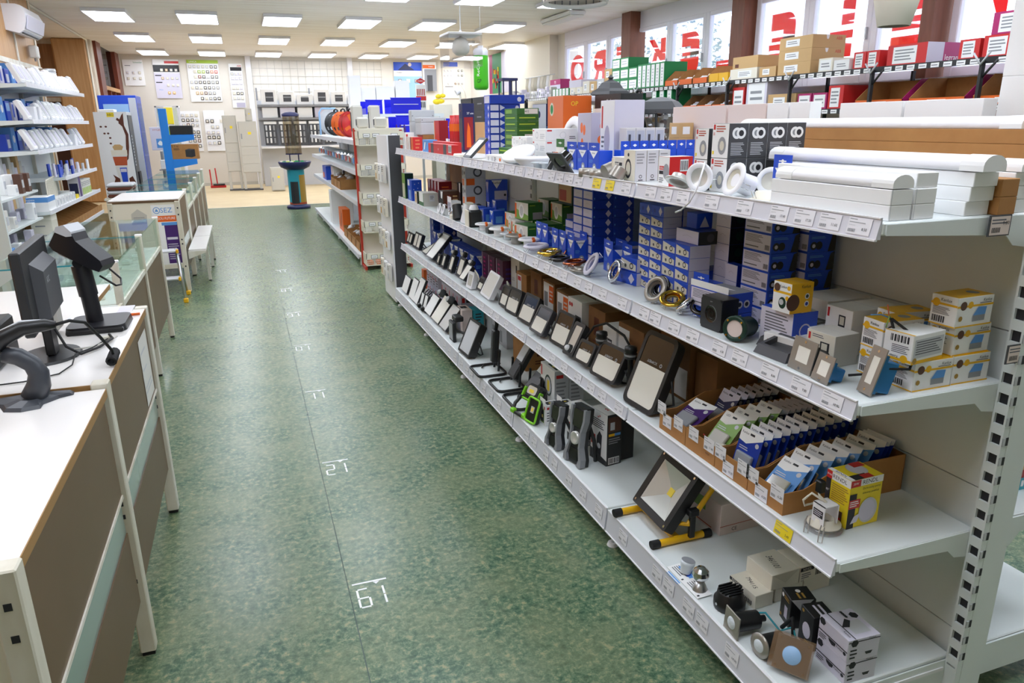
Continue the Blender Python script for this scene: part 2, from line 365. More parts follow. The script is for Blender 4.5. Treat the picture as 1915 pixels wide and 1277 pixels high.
for y0,y1 in((18.45,19.42),(19.44,20.4)):
 g=G();g.b(-2.70,y0,2.36,-2.69,y1,ZC,'dark_glass');g.obj('pane',wc)
for i in range(9):
 g=G();g.b(-.1,0,0,.1,.09+.02*(i%3),.28+.03*(i*5%4),('paper','lgrey','offwhite')[i%3])
 tag(g.obj('binder',None,(-2.9,18.55+i*.2,1.9)),'pale office binder standing in the red-brown glazed cupboard','binder','binders in the glazed cupboard')
g=G();g.b(-3.2,18.45,1.86,-2.76,20.4,1.9,'wood_red');g.obj('shelf',wc)
g=G()
g.b(XR,-3.2,0,XR+.3,YB,1.86,'wall_pink');g.b(XR,-3.2,2.95,XR+.3,14.4,ZC,'window_frame');g.b(XR,14.4,1.86,XR+.3,YB,ZC,'wall_paint')
wr=struct(g.obj('wall_right'))
g=G();g.b(6.12,14.75,1.5,XR-.001,17.6,ZC,'cream');struct(g.obj('wall_blind'))
g=G();g.b(6.05,-3.2,1.80,XR+.02,14.4,1.86,'window_frame',c=.01);g.obj('window_sill',wr)
colY=[(11.35,11.65),(8.38,8.64),(5.54,5.68),(2.4,2.7),(-.6,-.3)]
for a,b_ in colY:
 g=G();g.b(6.12,a,0,XR+.1,b_,ZC,'column_brown');struct(g.obj('wall_column'))
wins=[(13.40,14.38),(12.46,13.40),(11.67,12.46),(10.42,11.6),(9.46,10.42),(8.66,9.46),(7.40,8.36),(6.45,7.40),(5.70,6.45),(4.5,5.50),(3.5,4.5),(2.72,3.5),(1.6,2.38),(.6,1.6),(-.28,.6)]
for i,(a,b_)in enumerate(wins):
 g=G();t=.085;z0,z1=1.87,2.95;x0,x1=XR-.01,XR+.07
 g.b(x0,a,z0,x1,a+t,z1,'window_frame',c=.008);g.b(x0,b_-t,z0,x1,b_,z1,'window_frame',c=.008)
 g.b(x0,a+t,z0,x1,b_-t,z0+t,'window_frame',c=.008);g.b(x0,a+t,z1-t*.7,x1,b_-t,z1,'window_frame',c=.008)
 g.b(x0-.03,a+t*.4,2.3,x0,a+t*.6,2.42,'alu')
 o=struct(g.obj('window_%d'%(i+1)))
 g=G();g.b(XR+.03,a+t,z0+t,XR+.036,b_-t,z1-t*.7,'window_glass');g.obj('pane',o)
def film(name,label,yc,polys,zc=2.45):
 g=G()
 for p in polys:g.add([(0,y,z)for y,z in p]+[(.004,y,z)for y,z in p],[tuple(range(len(p))),tuple(range(len(p),2*len(p)))[::-1]]+[(i,i+len(p),(i+1)%len(p)+len(p),(i+1)%len(p))for i in range(len(p))],'film_red')
 tag(g.obj(name,None,(XR+.04,yc,zc)),label,'letter','red film letters on the window panes')
def rc(y0,z0,y1,z1):return[(y0,z0),(y1,z0),(y1,z1),(y0,z1)]
def rE(w=.24,h=.29):
 top=[(w*.9,h),(-w+.15,h)]+[(-w+.15-.15*math.sin(a),h-.15+.15*math.cos(a))for a in[i*PI/10 for i in range(1,6)]]+[(-w,-.03),(-.02,-.03),(-.02,.1),(w*.9,.1)]
 return[top,rc(-w,-.03,w*.8,.03),[(w,-.06),(-w,-.06),(-w,-h+.15)]+[(-w+.15-.15*math.cos(a),-h+.15-.15*math.sin(a))for a in[i*PI/10 for i in range(1,6)]]+[(w*.9,-h)]]
def ring(w,h,t):
 o=[[],[]];N=20;out=[]
 for i in range(N):
  a,b_=2*PI*i/N,2*PI*(i+1)/N
  out.append([(w*math.cos(a),h*math.sin(a)),(w*math.cos(b_),h*math.sin(b_)),((w-t)*math.cos(b_),(h-t)*math.sin(b_)),((w-t)*math.cos(a),(h-t)*math.sin(a))])
 return out
film('film_letter','red film letter O on the pane next to the cream wall',13.85,ring(.34,.3,.16))
film('film_letter','mirrored red film letter R between O and T',12.9,[rc(-.25,-.29,-.12,.29),rc(-.12,.14,.1,.29),rc(-.12,-.06,.1,.06),[(.1,.29),(.22,.2),(.22,.02),(.1,-.06)],[(.0,-.06),(.12,-.06),(.25,-.29),(.1,-.29)]])
film('film_letter','red film letter T half behind the brown column',11.98,[rc(-.25,.15,.25,.29),rc(-.07,-.29,.07,.15)])
film('film_letter','mirrored red film letter K on the middle window',10.85,[rc(-.25,-.29,-.1,.29),[(-.1,-.04),(-.1,.1),(.1,.29),(.26,.29)],[(-.02,.06),(.08,.1),(.26,-.29),(.08,-.29)]])
film('film_letter','mirrored red rounded film letter E next to K',9.92,rE())
film('film_letter','red film letter L against the brown column',8.98,[rc(-.2,-.29,-.08,.29),rc(-.08,-.29,.25,-.16)])
film('film_letter','mirrored red rounded film letter E beyond the column',7.9,rE(.23,.29))
film('film_letter','red film letter hidden behind the stacked kraft cartons',6.95,[rc(-.2,-.1,.14,-.02),rc(-.2,-.29,.14,-.14),rc(-.2,.04,-.02,.29)])
film('film_letter','broad red film letter with white slits behind the cream lampshade',5.98,[rc(-.22,-.29,.24,-.16),rc(-.22,-.1,.24,.02),rc(-.22,.07,.24,.3)])
film('film_letter','slanted red film letter above the red cartons',5.1,[[(-.1,-.1),(-.02,-.1),(.16,.3),(-.1,.3)]])
tr=G();rr=random.Random(4)
def tree(y,x,h,r,label,mm):
 t=thing('tree',label,'tree',(x,y,0),0,'trees beyond the windows')
 g=G();g.cyl((0,0,-1),(0,0,h*.7),.12,.05,8,'picbrown');g.obj('trunk',t)
 g=G()
 for i in range(420):
  a=rr.uniform(0,2*PI);q=r*rr.random()**.6;zz=h*.35+rr.random()*h*.6;q*=max(.15,1-abs((zz-h*.62)/(h*.4))*.75)
  p=Vector((q*math.cos(a),q*math.sin(a),zz));u=Vector((rr.uniform(-1,1),rr.uniform(-1,1),rr.uniform(-1,1))).normalized()*.11;v=u.orthogonal().normalized()*.07
  g.poly([tuple(p-u),tuple(p+v),tuple(p+u),tuple(p-v)],mm)
 g.obj('foliage',t)
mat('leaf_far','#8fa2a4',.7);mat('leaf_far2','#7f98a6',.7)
tree(29,15,5.6,1.9,'pale hazy tree seen through the pane with the letter R','leaf_far')
tree(30,19,7.0,2.4,'taller bluish tree seen beyond the letters T and K','leaf_far2')
tree(24,16,4.8,1.2,'small thin tree seen beyond the rounded letter E','leaf_far')
pt=thing('ceiling_light','white rectangular LED panel light under the boarded ceiling','ceiling light',(0,0,0),0,'LED panels on the ceiling')
g=G();g.b(-.3,-.6,0,-.285,.6,.05,'white');g.b(.285,-.6,0,.3,.6,.05,'white');g.b(-.285,-.6,0,.285,-.585,.05,'white');g.b(-.285,.585,0,.285,.6,.05,'white');g.b(-.285,-.585,.045,.285,.585,.05,'white')
g.obj('frame',pt)
g=G();g.b(-.285,-.585,.004,.285,.585,.008,'led_panel');g.obj('diffuser',pt)
first=True;ORD='first second third fourth fifth sixth seventh eighth ninth tenth eleventh twelfth thirteenth fourteenth fifteenth'.split()
for r_,yc in enumerate((19.95,16.8,13.65,10.5,7.35,4.2,1.05)):
 for c_ in range(-2,5):
  xc=.83+1.28*c_+(0 if c_<4 else 0)
  if c_==4 and r_>1:continue
  lb='white LED ceiling panel, %s row from the back wall, %s from the panelled wall'%(ORD[r_],ORD[c_+2])
  if first:pt.location=(xc,yc,3.148);pt['label']=lb;first=False
  else:copy_tree(pt,(xc,yc,3.148),label=lb)
for xc,yc,lb in((-3.25,14.6,'white rectangular LED panel light in the wood-panelled passage'),):
 copy_tree(pt,(xc,yc,3.148),label=lb)
g=G();g.b(-.15,-.62,0,.15,.62,.06,'white',c=.02);g.b(-.12,-.6,-.03,.12,.6,0,'offwhite',c=.012)
tag(g.obj('ceiling_luminaire',None,(5.2,12.0,3.13)),'unlit white batten luminaire on the ceiling near the window columns','ceiling light')
# ================================================================== gondola with four shelf levels
GY=[1.11,2.10,3.10,4.10,5.10,6.08];GZ=[1.315,.928,.54,.17];XF=1.165
gon=thing('gondola_shelving','long white double-sided gondola with four shelf levels of lamps along the green aisle','shelving',(0,0,0))
def post_mesh(h,red=False):
 g=G();m='red_metal' if red else 'shelf_white'
 g.b(1.600,0,0,1.677,.034,h,m,c=.003)
 g.b(1.583,0,0,1.600,.005,h,m);g.b(1.583,.029,0,1.600,.034,h,m)
 g.b(1.590,.005,0,1.600,.029,h,'ink')
 z=.155
 while z<h-.02:
  g.b(1.583,.005,z,1.600,.029,z+.024,m);z+=.05
 g.b(1.583,.005,0,1.600,.029,.15,m)
 return g.mesh('upright_post')
pm=post_mesh(1.288)
put(pm,'upright_post',gon,(0,1.076,0))
for y in GY[1:]:put(pm,'upright_post',gon,(0,y-.017,0))
g=G();g.b(1.5835,1.0745,0,1.6015,1.0762,.02,'ink');g.b(1.5835,1.0742,0,1.592,1.0758,.02,'lgrey');sm_=g.mesh('slot')
for i in range(22):put(sm_,'slot',gon,(0,0,.18+i*.05))
for i in range(5):
 for z0,z1 in((.15,.235),(.238,.640),(.643,1.04),(1.043,1.285)):
  g=G();m='shelf_white' if i<4 else 'lgrey'
  if i==4 and z0>.6:m='kraft_dark'
  g.b(1.612,GY[i]+.003,z0,1.655,GY[i+1]-.02,z1,m);g.obj('back_panel',gon)
PRICES={0:[('4.50',.30),('1.20',.39),('17.40',.49),('17.50',.58),('11.60',.66),('8.50',.74)]}
def ticket(price,yellow=False,w=.062,h=.034):
 key=(price,yellow,w)
 if key in BOX:return BOX[key]
 g=G();g.b(-.0006,-w/2,0,0,w/2,h,'lemon' if yellow else 'ticket')
 F=Face(g,(-.0006,w/2,0),(0,-1,0),(0,0,1),w,h,off=.0003)
 F.ln(.06,.84,.4,.94,1,'grey').ln(.06,.66,.8,.75,1,'grey').ln(.06,.5,.36,.56,1,'lgrey')
 F.bar(.06,.1,.4,.34,'grey',None)
 if price:F.t(.76,.34,h*.17,price,'ink',w*.36)
 BOX[key]=g.mesh('price_ticket');return BOX[key]
def shelf(bay,lv):
 y0,y1=GY[bay],GY[bay+1];z=GZ[lv];xf=XF if lv<3 else 1.095
 g=G()
 g.b(xf+.012,y0+.004,z-.026,1.60,y1-.004,z,'shelf_white',c=.003)
 if lv==3:g.b(1.14,y0+.004,.02,1.16,y1-.004,z-.026,'shelf_white')
 s=g.obj('shelf',gon)
 for yy in(y0+.001,y1-.004):
  g=G();pts=[(xf+.02,z-.004),(xf+.02,z-.026),(1.52,z-.045),(1.545,z-.068),(1.59,z-.075),(1.59,z-.004)]
  g.push(XZM);g.prism(pts,yy,yy+.003,'shelf_white');g.pop()
  if lv<3:g.obj('bracket',s)
 g=G();zt,zb=(z+.008,z-.034)if lv<3 else(z-.004,z-.085)
 ya,yb=y0+.006,y1-.006
 for dx,m in((0,'strip'),):
  vs=[(xf+.009,ya,zt),(xf+.009,yb,zt),(xf,yb,zb),(xf,ya,zb),(xf+.012,ya,zt),(xf+.012,yb,zt),(xf+.012,yb,zb),(xf+.012,ya,zb)]
  g.add(vs,[(0,1,2,3),(4,7,6,5),(0,3,7,4),(1,5,6,2),(0,4,5,1),(3,2,6,7)],m)
 g.b(xf+.006,ya,zt-.001,xf+.012,yb,zt+.002,'white');g.b(xf-.003,ya,zb-.003,xf+.004,yb,zb+.001,'white')
 g.obj('price_strip',s)
 rr=random.Random(bay*10+lv)
 lst=[]
 if bay==0 and lv==0:lst=[(.055,'8.50'),(.137,'11.60'),(.215,'17.50'),(.30,'17.40'),(.43,'1.20'),(.57,'4.50'),(.71,'1.90'),(.80,'2.10'),(.89,'3.10')]
 elif bay==0 and lv==1:lst=[(.07,'10.90'),(.17,'9.80'),(.28,'8.60'),(.40,'11.90'),(.49,'6.50'),(.62,'18.30'),(.72,'11.80'),(.83,'1.10'),(.90,'1.20')]
 elif bay==0 and lv==2:lst=[(.175,'2.40')]
 elif bay==0 and lv==3:lst=[(.24,'14.90'),(.38,'23.90'),(.45,'11.90'),(.56,'7.40'),(.63,'1.60'),(.86,'19.90')]
 else:
  y=.06
  while y<.94:
   lst.append((y,'%d.%d0'%(rr.randint(1,29),rr.randint(1,9))));y+=rr.uniform(.085,.16)
 th=math.atan2(.009,.042 if lv<3 else.081)
 for dy,pr in lst:
  yel=(bay==0 and lv==2)or(bay==1 and lv==0 and.1<dy<.34)
  hh=.034 if lv<3 else.042
  zz=zb+.005 if lv<3 else zb+.022
  o=put(ticket(pr,yel,.062 if lv<3 else.058,hh),'price_ticket',s,(xf-.0012+(.009*.1 if lv<3 else.002),y0+dy,zz));o.rotation_euler=(0,th,0)
 if lv==3:
  g=G();g.cyl((0,0,.0),(0,0,.012),.022,.018,12,'white');g.cyl((0,0,.01),(0,0,.07),.006,n=8,m='alu');g.obj('levelling_foot',s,(1.14,y1+.02,0))
for b_ in range(5):
 for l_ in range(4):shelf(b_,l_)
def holder(x,z,price,n='ticket_holder',y=1.104,w=.062,h=.044):
 g=G();g.b(x,y-.003,z,x+w,y,z+h,'dgrey');F=Face(g,(x,y-.003,z),(1,0,0),(0,0,1),w,h);F.r(.05,.06,.95,.94,'pink').ln(.1,.55,.8,.85,2).bar(.12,.14,.55,.45,'ink',None).t(.76,.62,.008,price,'ink',.025);g.obj(n,gon)
holder(1.452,1.272,'9.00')
holder(1.545,.985,'7',y=1.08)
for z in(.93,.975,1.02):holder(1.70,z,'',y=1.075)
g=G();g.b(1.10,1.108,.075,1.60,1.112,.16,'shelf_white',c=.001);g.b(1.12,1.105,.13,1.575,1.108,.14,'white');g.obj('base_plate',gon)
for lv,z in((0,1.315),(1,.55),(2,.17)):
 g=G();x1=2.12
 g.b(1.68 if lv else 1.601,1.115,z-.026,x1,6.05,z,'shelf_white',c=.003);o=g.obj('shelf',gon)
 g=G();pts=[(1.68,z-.004),(1.68,z-.09),(1.73,z-.085),(1.76,z-.05),(x1-.02,z-.026),(x1-.02,z-.004)]if lv<2 else[(1.68,z-.004),(1.68,z-.1),(x1,z-.1),(x1,z-.004)]
 g.push(XZM);g.prism(pts,1.108,1.113,'shelf_white');g.pop();g.obj('bracket',o)
e=thing('end_display','narrow white end display with grey inner face at the far end of the gondola','display',(1.115,6.16,0))
g=G();g.b(0,0,.02,.012,.5,1.42,'white');g.b(.012,0,.02,.11,.014,1.42,'dgrey');g.b(.012,.486,.02,.11,.5,1.42,'white');g.b(.1,.014,.02,.11,.486,1.42,'white');g.obj('panel',e)
g=G()
g.cyl((-.011,0,.004),(0,0,0),.0025,n=6,m='alu');hk=g.mesh('peg_hook')
for i in range(3):
 for j in range(4):put(hk,'peg_hook',e,(0,.09+i*.16,.34+j*.28))
k=0
for i in range(3):
 for j in range(4):
  g=G();g.b(-.012,-.05,-.15,.012,.05,0,('offwhite','paper','cream')[(i+j)%3],c=.003);Face(g,(-.012,.05,-.15),(0,-1,0),(0,0,1),.1,.15).ln(.1,.6,.9,.9,3).r(.2,.1,.8,.45,('lgrey','tan','bonegrey')[(i*2+j)%3])
  tag(g.obj('blister_pack',None,(1.090,6.25+i*.16,.345+j*.28)),'small pale blister pack hanging on the end display','package','packs hanging on the end display')
# ================================================================== print styles
def pr_kan(F,ring=True):
 F.p([(.12,.985),(.88,.985),(.5,.62)],'paper').t(.5,.88,F.h*.085,'Kanlux','ink',F.w*.55)
 if ring:F.c(.58,.2,min(F.w,F.h)*.2,'steelprint',14).c(.58,.2,min(F.w,F.h)*.1,'paper',12)
 F.ln(.1,.42,.45,.58,3,'lblue')
def pr_label(F):F.r(.08,.12,.92,.9,'violetgrey').ln(.14,.5,.8,.82,4).bar(.5,.16,.88,.45,'ink',None)
def pr_white(F):F.r(.06,.08,.94,.92,'lav').p([(.3,.5),(.5,.62),(.7,.5),(.7,.47),(.5,.59),(.3,.47)],'violetgrey')
def pr_hex(F):F.p([(.62,.5),(.76,.92),(.9,.5),(.76,.08)],'lav').c(.3,.5,F.h*.2,'dblue',10).r(.05,.1,.1,.3,'lblue')
def pr_pic(F):F.p([(.05,.9),(.95,.55),(.95,.1),(.05,.1)],'beige').c(.68,.42,F.h*.24,'ink',12).c(.68,.42,F.h*.15,'beige',10).c(.32,.38,F.h*.14,'dgrey',10)
def pr_emosw(F):F.r(.06,.82,.18,.97,'red').ln(.24,.74,.8,.95,3,'oxide').c(.62,.36,F.h*.2,'steelprint',16,1.3).c(.62,.36,F.h*.11,'beige',14,1.3).r(.06,.1,.16,.2,'lemon').t(.12,.7,.008,'emos','red',F.w*.1,ang=90)
def pr_emosd(F):F.c(.4,.72,F.w*.24,'paper',18).c(.4,.72,F.w*.13,'grey',14).c(.62,.72,F.w*.24,'paper',18).c(.62,.72,F.w*.13,'ink',14).ln(.12,.08,.8,.46,8,'lgrey')
def pr_lamp(F):F.r(.1,.3,.9,.94,'lgrey').r(.25,.55,.5,.85,'dgrey').r(.3,.35,.45,.6,'dblue').c(.72,.62,F.w*.2,'grey',12,1.8)
def pr_fl(F):F.ln(.1,.1,.9,.4,3).r(.2,.5,.8,.9,'steelprint')
def pr_emw(F):F.r(.04,.78,.14,.9,'red').c(.36,.45,F.h*.3,'lgrey',16).c(.36,.45,F.h*.22,'paper',16).ln(.6,.15,.95,.6,3,'lgrey')
def pr_green(F):F.r(.02,.02,.98,.98,'offwhite').p([(.02,.02),(.98,.02),(.98,.3),(.02,.62)],'lgreen').c(.5,.5,F.h*.3,'paper',14,1.4).c(.5,.5,F.h*.2,'lgrey',12,1.4).r(.02,.1,.14,.9,'orange')
def pr_greenlab(F):F.r(.3,.06,.96,.46,'violetgrey').ln(.08,.8,.5,.9,1,'apple')
def pr_orange(F):F.r(.12,.58,.6,.94,'orange').ln(.18,.64,.54,.88,4,'tan').c(.3,.28,F.h*.16,'grey',14).c(.75,.28,F.h*.2,'lgrey',14).c(.75,.28,F.h*.1,'dgrey',10)
def pr_orange2(F):F.r(.04,.6,.45,.96,'orange').c(.6,.3,F.h*.26,'dgrey',16).c(.6,.3,F.h*.17,'lgrey',14)
def pr_yk(F):
 F.r(0,.66,1,.73,'yellow').c(.17,.72,F.h*.15,'picbrown',14).c(.36,.73,F.h*.12,'yellow',14).t(.82,.86,F.h*.1,'Kanlux','ink',F.w*.24)
 F.r(.46,.16,.8,.36,'grey').p([(.46,.36),(.8,.36),(.82,.62),(.58,.64)],'lblue').c(.12,.3,F.h*.09,'gold_print',10).r(0,0,1,.05,'yellow').ln(.6,.74,.95,.8,1)
def pr_ykl(F):F.r(0,.68,1,.75,'yellow').c(.2,.74,F.h*.14,'yellow',14).t(.58,.86,F.h*.1,'Kanlux','ink',F.w*.45).ln(.1,.36,.75,.62,6).bar(.08,.07,.62,.34,'ink',None).r(0,0,1,.04,'yellow')
def pr_dark(F):F.ln(.1,.6,.6,.85,3,'gold_print').r(.3,.12,.8,.5,'picbrown')
def pr_tag(F):F.p([(.5,.98),(.95,.98),(.8,.55),(.55,.6)],'paper')
def pr_cream(F):F.ln(.08,.55,.5,.85,3).bar(.55,.15,.92,.5,'ink',None).t(.25,.35,F.h*.16,'RENDL','ink',F.w*.4)
def pr_hand(txt):return lambda F:F.t(.5,.5,F.h*.2,txt,'ink',F.w*.55,ang=-14)
Z1,Z2,Z3,Z4=[z+.0004 for z in GZ]
wc1=carton('bat1',.057,.36,.0305,'paper',seam=False,prints={'F':lambda F:F.r(.02,.0,.05,1,'lgrey')})
gs='white batten cartons in the front stack'
for i,x in enumerate((1.2,1.2625)):
 for j in range(2):place(wc1,'flat white unprinted carton in the low stack under the short batten lamp',x,1.125,Z1+j*.031,group=gs)
place(carton('bat1b',.057,.42,.0305,'paper',seam=False),'longer white unprinted carton lying beside the short batten lamp',1.267,1.13,Z1+2*.031)
def batten(label,w,L,h,loc,rz=0):
 t=thing('batten_luminaire',label,'lamp',loc,rz)
 def prof(k=1,n=8):return[(-w/2*k,0)]+[(w/2*k*-math.cos(PI*i/n),h*.35+h*.65*k*math.sin(PI*i/n))for i in range(n+1)]+[(w/2*k,0)]
 Mx=XZM
 g=G();g.push(Mx);g.prism(prof(.94),-L/2+.03,L/2-.03,'white',smooth=True);g.pop();g.obj('diffuser',t)
 for s_ in(-1,1):
  g=G();g.push(Mx);a,b_=sorted((s_*(L/2-.055),s_*L/2));g.prism(prof(1),a,b_,'paper');g.pop();g.obj('end_cap',t)
 g=G();g.b(-w*.42,-L/2+.05,-.001,w*.42,L/2-.05,.002,'lgrey');g.obj('base_tray',t);return t
batten('short white batten lamp lying on the low stack of white cartons',.054,.35,.027,(1.2285,1.3,Z1+.0635))
wc2=carton('bat2',.068,.55,.0295,'paper',seam=False)
for j,dx in enumerate((0,.004,.004)):place(wc2,'long white unprinted carton in the stack under the middle batten lamp',1.40+dx,1.122-.004*j,Z1+j*.03,group='white cartons under the middle batten')
batten('white batten lamp with rounded end caps on three white cartons',.064,.66,.033,(1.432,1.425,Z1+.0915))
kc=carton('kraft1',.05,.6,.037,'kraft',seam=False)
for j in range(2):place(kc,'narrow brown carton standing between the white batten stacks',1.474,1.105,Z1+j*.0375,group='narrow brown batten cartons')
wc3=carton('bat3',.048,.5,.028,'paper',seam=False)
for j in range(3):place(wc3,'narrow white carton next to the upright behind the brown cartons',1.5285,1.12,Z1+j*.0285,group='narrow white cartons by the upright')
batten('thin white batten lamp on narrow white cartons by the upright',.046,.5,.026,(1.553,1.36,Z1+.0865))
kl=carton('kraft2',.08,1.2,.0335,'kraft',seam=False)
for j in range(5):place(kl,'long brown kraft carton in the wide stack under the longest batten',1.70,1.13,Z1+j*.034,group='long kraft cartons stacked flat')
batten('longest white batten lamp lying on the stack of kraft cartons',.075,1.05,.03,(1.74,1.78,Z1+.1705))
wb=[(1.47,.255),(1.73,.25)]
for y,d in wb:place(carton('wp%d'%int(y*100),.05,d-.004,.245,'paper',seam=False),'upright white carton behind the longest batten lamp',1.84,y,Z1,group='upright white cartons behind the batten')
for y,d,lb in((2.115,.105,'small upright white carton beside the dark downlight boxes, next to the kraft stack'),(2.224,.118,'upright white carton second from the kraft stack'),(2.345,.235,'wide white carton with torn flap behind the red lamp box'),(2.59,.40,'largest upright white carton behind the pictured lamp boxes')):
 place(carton('wq%d'%int(y*100),.05,d-.004,.254,'paper' if d<.2 else 'pink',seam=False),lb,1.84,y,Z1)
bigw=carton('bigw',.2,.34,.298,'paper',seam=False,prints={'F':lambda F:F.r(0,.0,1,.006,'grey')})
for j in range(2):place(bigw,('lower','upper')[j]+' of two big white cartons stacked at the gondola end',1.89,1.13,Z1+j*.2985)
place(carton('kanblue1',.085,.07,.08,'blue',{'T':'blue'},{'L':pr_kan,'F':lambda F:F.r(0,.5,1,1,'paper').t(.5,.75,.012,'Kanlux','ink',.06)},tab=('blue',.032)),'blue and white boxed lamp with hang tab behind the short batten',1.285,1.52,Z1)
emN=carton('emosN',.064,.078,.094,'slate',{'L':'paper','T':'offwhite'},{'L':pr_emosw,'F':pr_emosd})
for j in range(2):
 for i in range(4):place(emN,'dark grey downlight box with twin ring picture',1.27+i*.0655,1.766,Z1+j*.0945,group='dark downlight boxes in a block')
emF=carton('emosF',.05,.066,.087,'slate',{'L':'paper','T':'offwhite'},{'L':pr_emosw})
for j in range(2):place(emF,'slim white-fronted downlight box stacked beside the dark block',1.27,1.862,Z1+j*.0875,group='slim downlight boxes')
place(carton('blkgold',.075,.07,.09,'black',{},{'F':lambda F:F.c(.72,.8,.007,'gold_print').c(.4,.35,.02,'paper',16,1.3).c(.4,.35,.012,'beige',14,1.3).ln(.75,.1,.95,.6,2,'gold_print'),'L':lambda F:F.t(.5,.75,.01,'spot','gold_print',.03)}),'small black and gold lamp box in front of the dark block',1.375,1.665,Z1)
place(carton('redbox',.088,.058,.09,'red',{'L':'paper','T':'offwhite'},{'L':lambda F:F.r(.08,.55,.5,.68,'red').t(.29,.615,.007,'500lm','paper',.022).r(.08,.4,.5,.52,'ink').c(.72,.5,.016,'steelprint',14,1.5).ln(.1,.1,.5,.3,3),'F':lambda F:F.bar(.45,.5,.8,.9).c(.25,.2,.006,'paper')}),'red and white lamp box with barcode beside the white downlights',1.24,2.017,Z1,4)
place(carton('redbox2',.06,.05,.085,'red',{'L':'paper'},{'L':lambda F:F.ln(.1,.3,.8,.8,4)}),'second red lamp box half hidden by the ring lamp',1.36,1.95,Z1)
qb=carton('qbox',.043,.08,.103,'lgrey',{'L':'cream','F':'lgrey','T':'offwhite'},{'L':lambda F:F.c(.4,.4,.022,'ink',16,1.5).c(.4,.4,.016,'beige',14,1.5).c(.4,.85,.006,'ink'),'F':lambda F:F.ln(.12,.55,.8,.92,4,'grey').c(.5,.16,.006,'ink',12).c(.5,.16,.004,'lgrey',12).r(.3,.03,.7,.06,'ink')})
for i in range(3):place(qb,'tall pale grey lamp box with round black mark',1.24+i*.0455,2.234,Z1,group='tall pale boxes with round mark')
place(carton('cambox',.06,.09,.075,'offwhite',{},{'L':lambda F:F.ln(.1,.3,.6,.8,4).r(.6,.6,.85,.75,'ink')}),'low white box behind the brushed rings',1.265,2.36,Z1)
tb=carton('tabbox',.06,.1,.085,'blue',{'L':'blue'},{'L':pr_kan},tab=('blue',.03))
for i in range(3):place(tb,'blue boxed downlight with white triangle behind the black square lamp',1.335,2.70+i*.108,Z1,group='blue triangle boxes on the top level')
tb2=carton('tabbox2',.055,.041,.088,'blue',{},{'L':lambda F:F.r(.2,.1,.8,.6,'paper')},tab=('blue',.034))
for i in range(8):place(tb2,'narrow blue hang-tab box in the long row',1.40+i*.0425+.02,2.67,Z1,90,group='row of blue hang-tab boxes',corner=False)
place(carton('grnwhite',.045,.09,.09,'green',{'L':'offwhite'},{'L':lambda F:F.c(.5,.5,.018,'lgrey',14,1.4).p([(0,0),(1,0),(1,.3),(0,.5)],'lgreen')},tab=('green',.035)),'green hang-tab lamp box beside the blue triangle boxes',1.33,3.035,Z1)
ew=carton('emw',.165,.17,.055,'paper',{},{'L':pr_emw,'F':lambda F:F.r(.05,.78,.2,.9,'red').c(.55,.45,.016,'lgrey',16).c(.55,.45,.0145,'paper',16).ln(.75,.1,.95,.4,2,'text')})
for j in range(3):place(ew,'white panel lamp box with ring drawing in a stack of three',1.36,3.327,Z1+j*.0555,group='three white ring-lamp boxes')
es=carton('ems',.1,.11,.042,'paper',{},{'L':pr_emw})
for j in range(3):
 for i in range(2):place(es,'small white panel lamp box beside the green flat cartons',1.335,3.51+i*.115,Z1+j*.0425,group='small white panel lamp boxes')
place(carton('op',.16,.205,.325,'salmon',{'F':'orange','T':'pink'},{'L':lambda F:F.c(.28,.8,.026,'beige',16,1.3).c(.28,.8,.018,'sgreen',14,1.3).p([(.3,0),(1,0),(1,.35),(.3,.2)],'lgreen').p([(.72,.05),(.9,.05),(.81,.42)],'navy'),'F':lambda F:F.t(.4,.88,.022,'OP','lemon',.07).r(.2,.55,.8,.58,'oxide')}),'tall orange lantern box with round emblem',1.56,3.58,Z1)
place(carton('kblack',.12,.28,.325,'charcoal',{'L':'offwhite'},{'L':lambda F:F.r(0,.8,1,1,'charcoal').t(.6,.9,.018,'Kanlux','paper',.1).r(.1,.5,.3,.7,'grey'),'F':lambda F:F.r(0,0,1,.8,'offwhite')}),'large black topped lantern box beside the orange box',1.73,3.28,Z1)
place(carton('gorange',.1,.21,.235,'violetgrey',{},{'L':lambda F:[F.c(u,v,.02,'orange',14,1.2)for u,v in((.3,.72),(.5,.68),(.35,.42))],'F':lambda F:[F.c(u,v,.02,'orange',14)for u,v in((.6,.75),(.5,.5),(.4,.25))]}),'grey box with orange dots leaning beside the round lamp',1.49,3.10,Z1,-8)
place(carton('tallw',.14,.13,.282,'lav',{'L':'paper'},{'L':lambda F:F.r(.08,.6,.18,.92,'red').c(.5,.42,.026,'violetgrey',20,2.4).ln(.1,.1,.3,.5,6)}),'tall grey lamp carton with oval lamp picture',1.47,2.837,Z1)
pb=carton('picb',.044,.06,.17,'offwhite',{},{'F':pr_lamp})
for i in range(4):place(pb,'white box with lamp and bulb picture in a row',1.485+i*.0455,2.76,Z1,group='row of boxes with lamp picture')
tn=carton('tanst',.07,.08,.062,'tan',{},{'L':lambda F:F.r(.25,.25,.75,.75,'paper'),'F':lambda F:F.r(.25,.25,.75,.75,'paper')})
for j in range(3):place(tn,'small tan box with white label stacked behind the pictured boxes',1.76,2.80,Z1+j*.0625,group='tan labelled boxes')
gf=carton('greenf',.13,.21,.0335,'green',{},{'F':lambda F:F.ln(.1,.3,.9,.7,1,'apple'),'L':lambda F:F.ln(.1,.3,.9,.7,1,'apple')})
gl_=carton('greenl',.13,.21,.0335,'green',{},{'F':lambda F:F.r(.35,.1,.95,.9,'offwhite').t(.45,.5,.012,'402','ink',.03),'L':lambda F:F.r(.1,.2,.6,.8,'lgreen')})
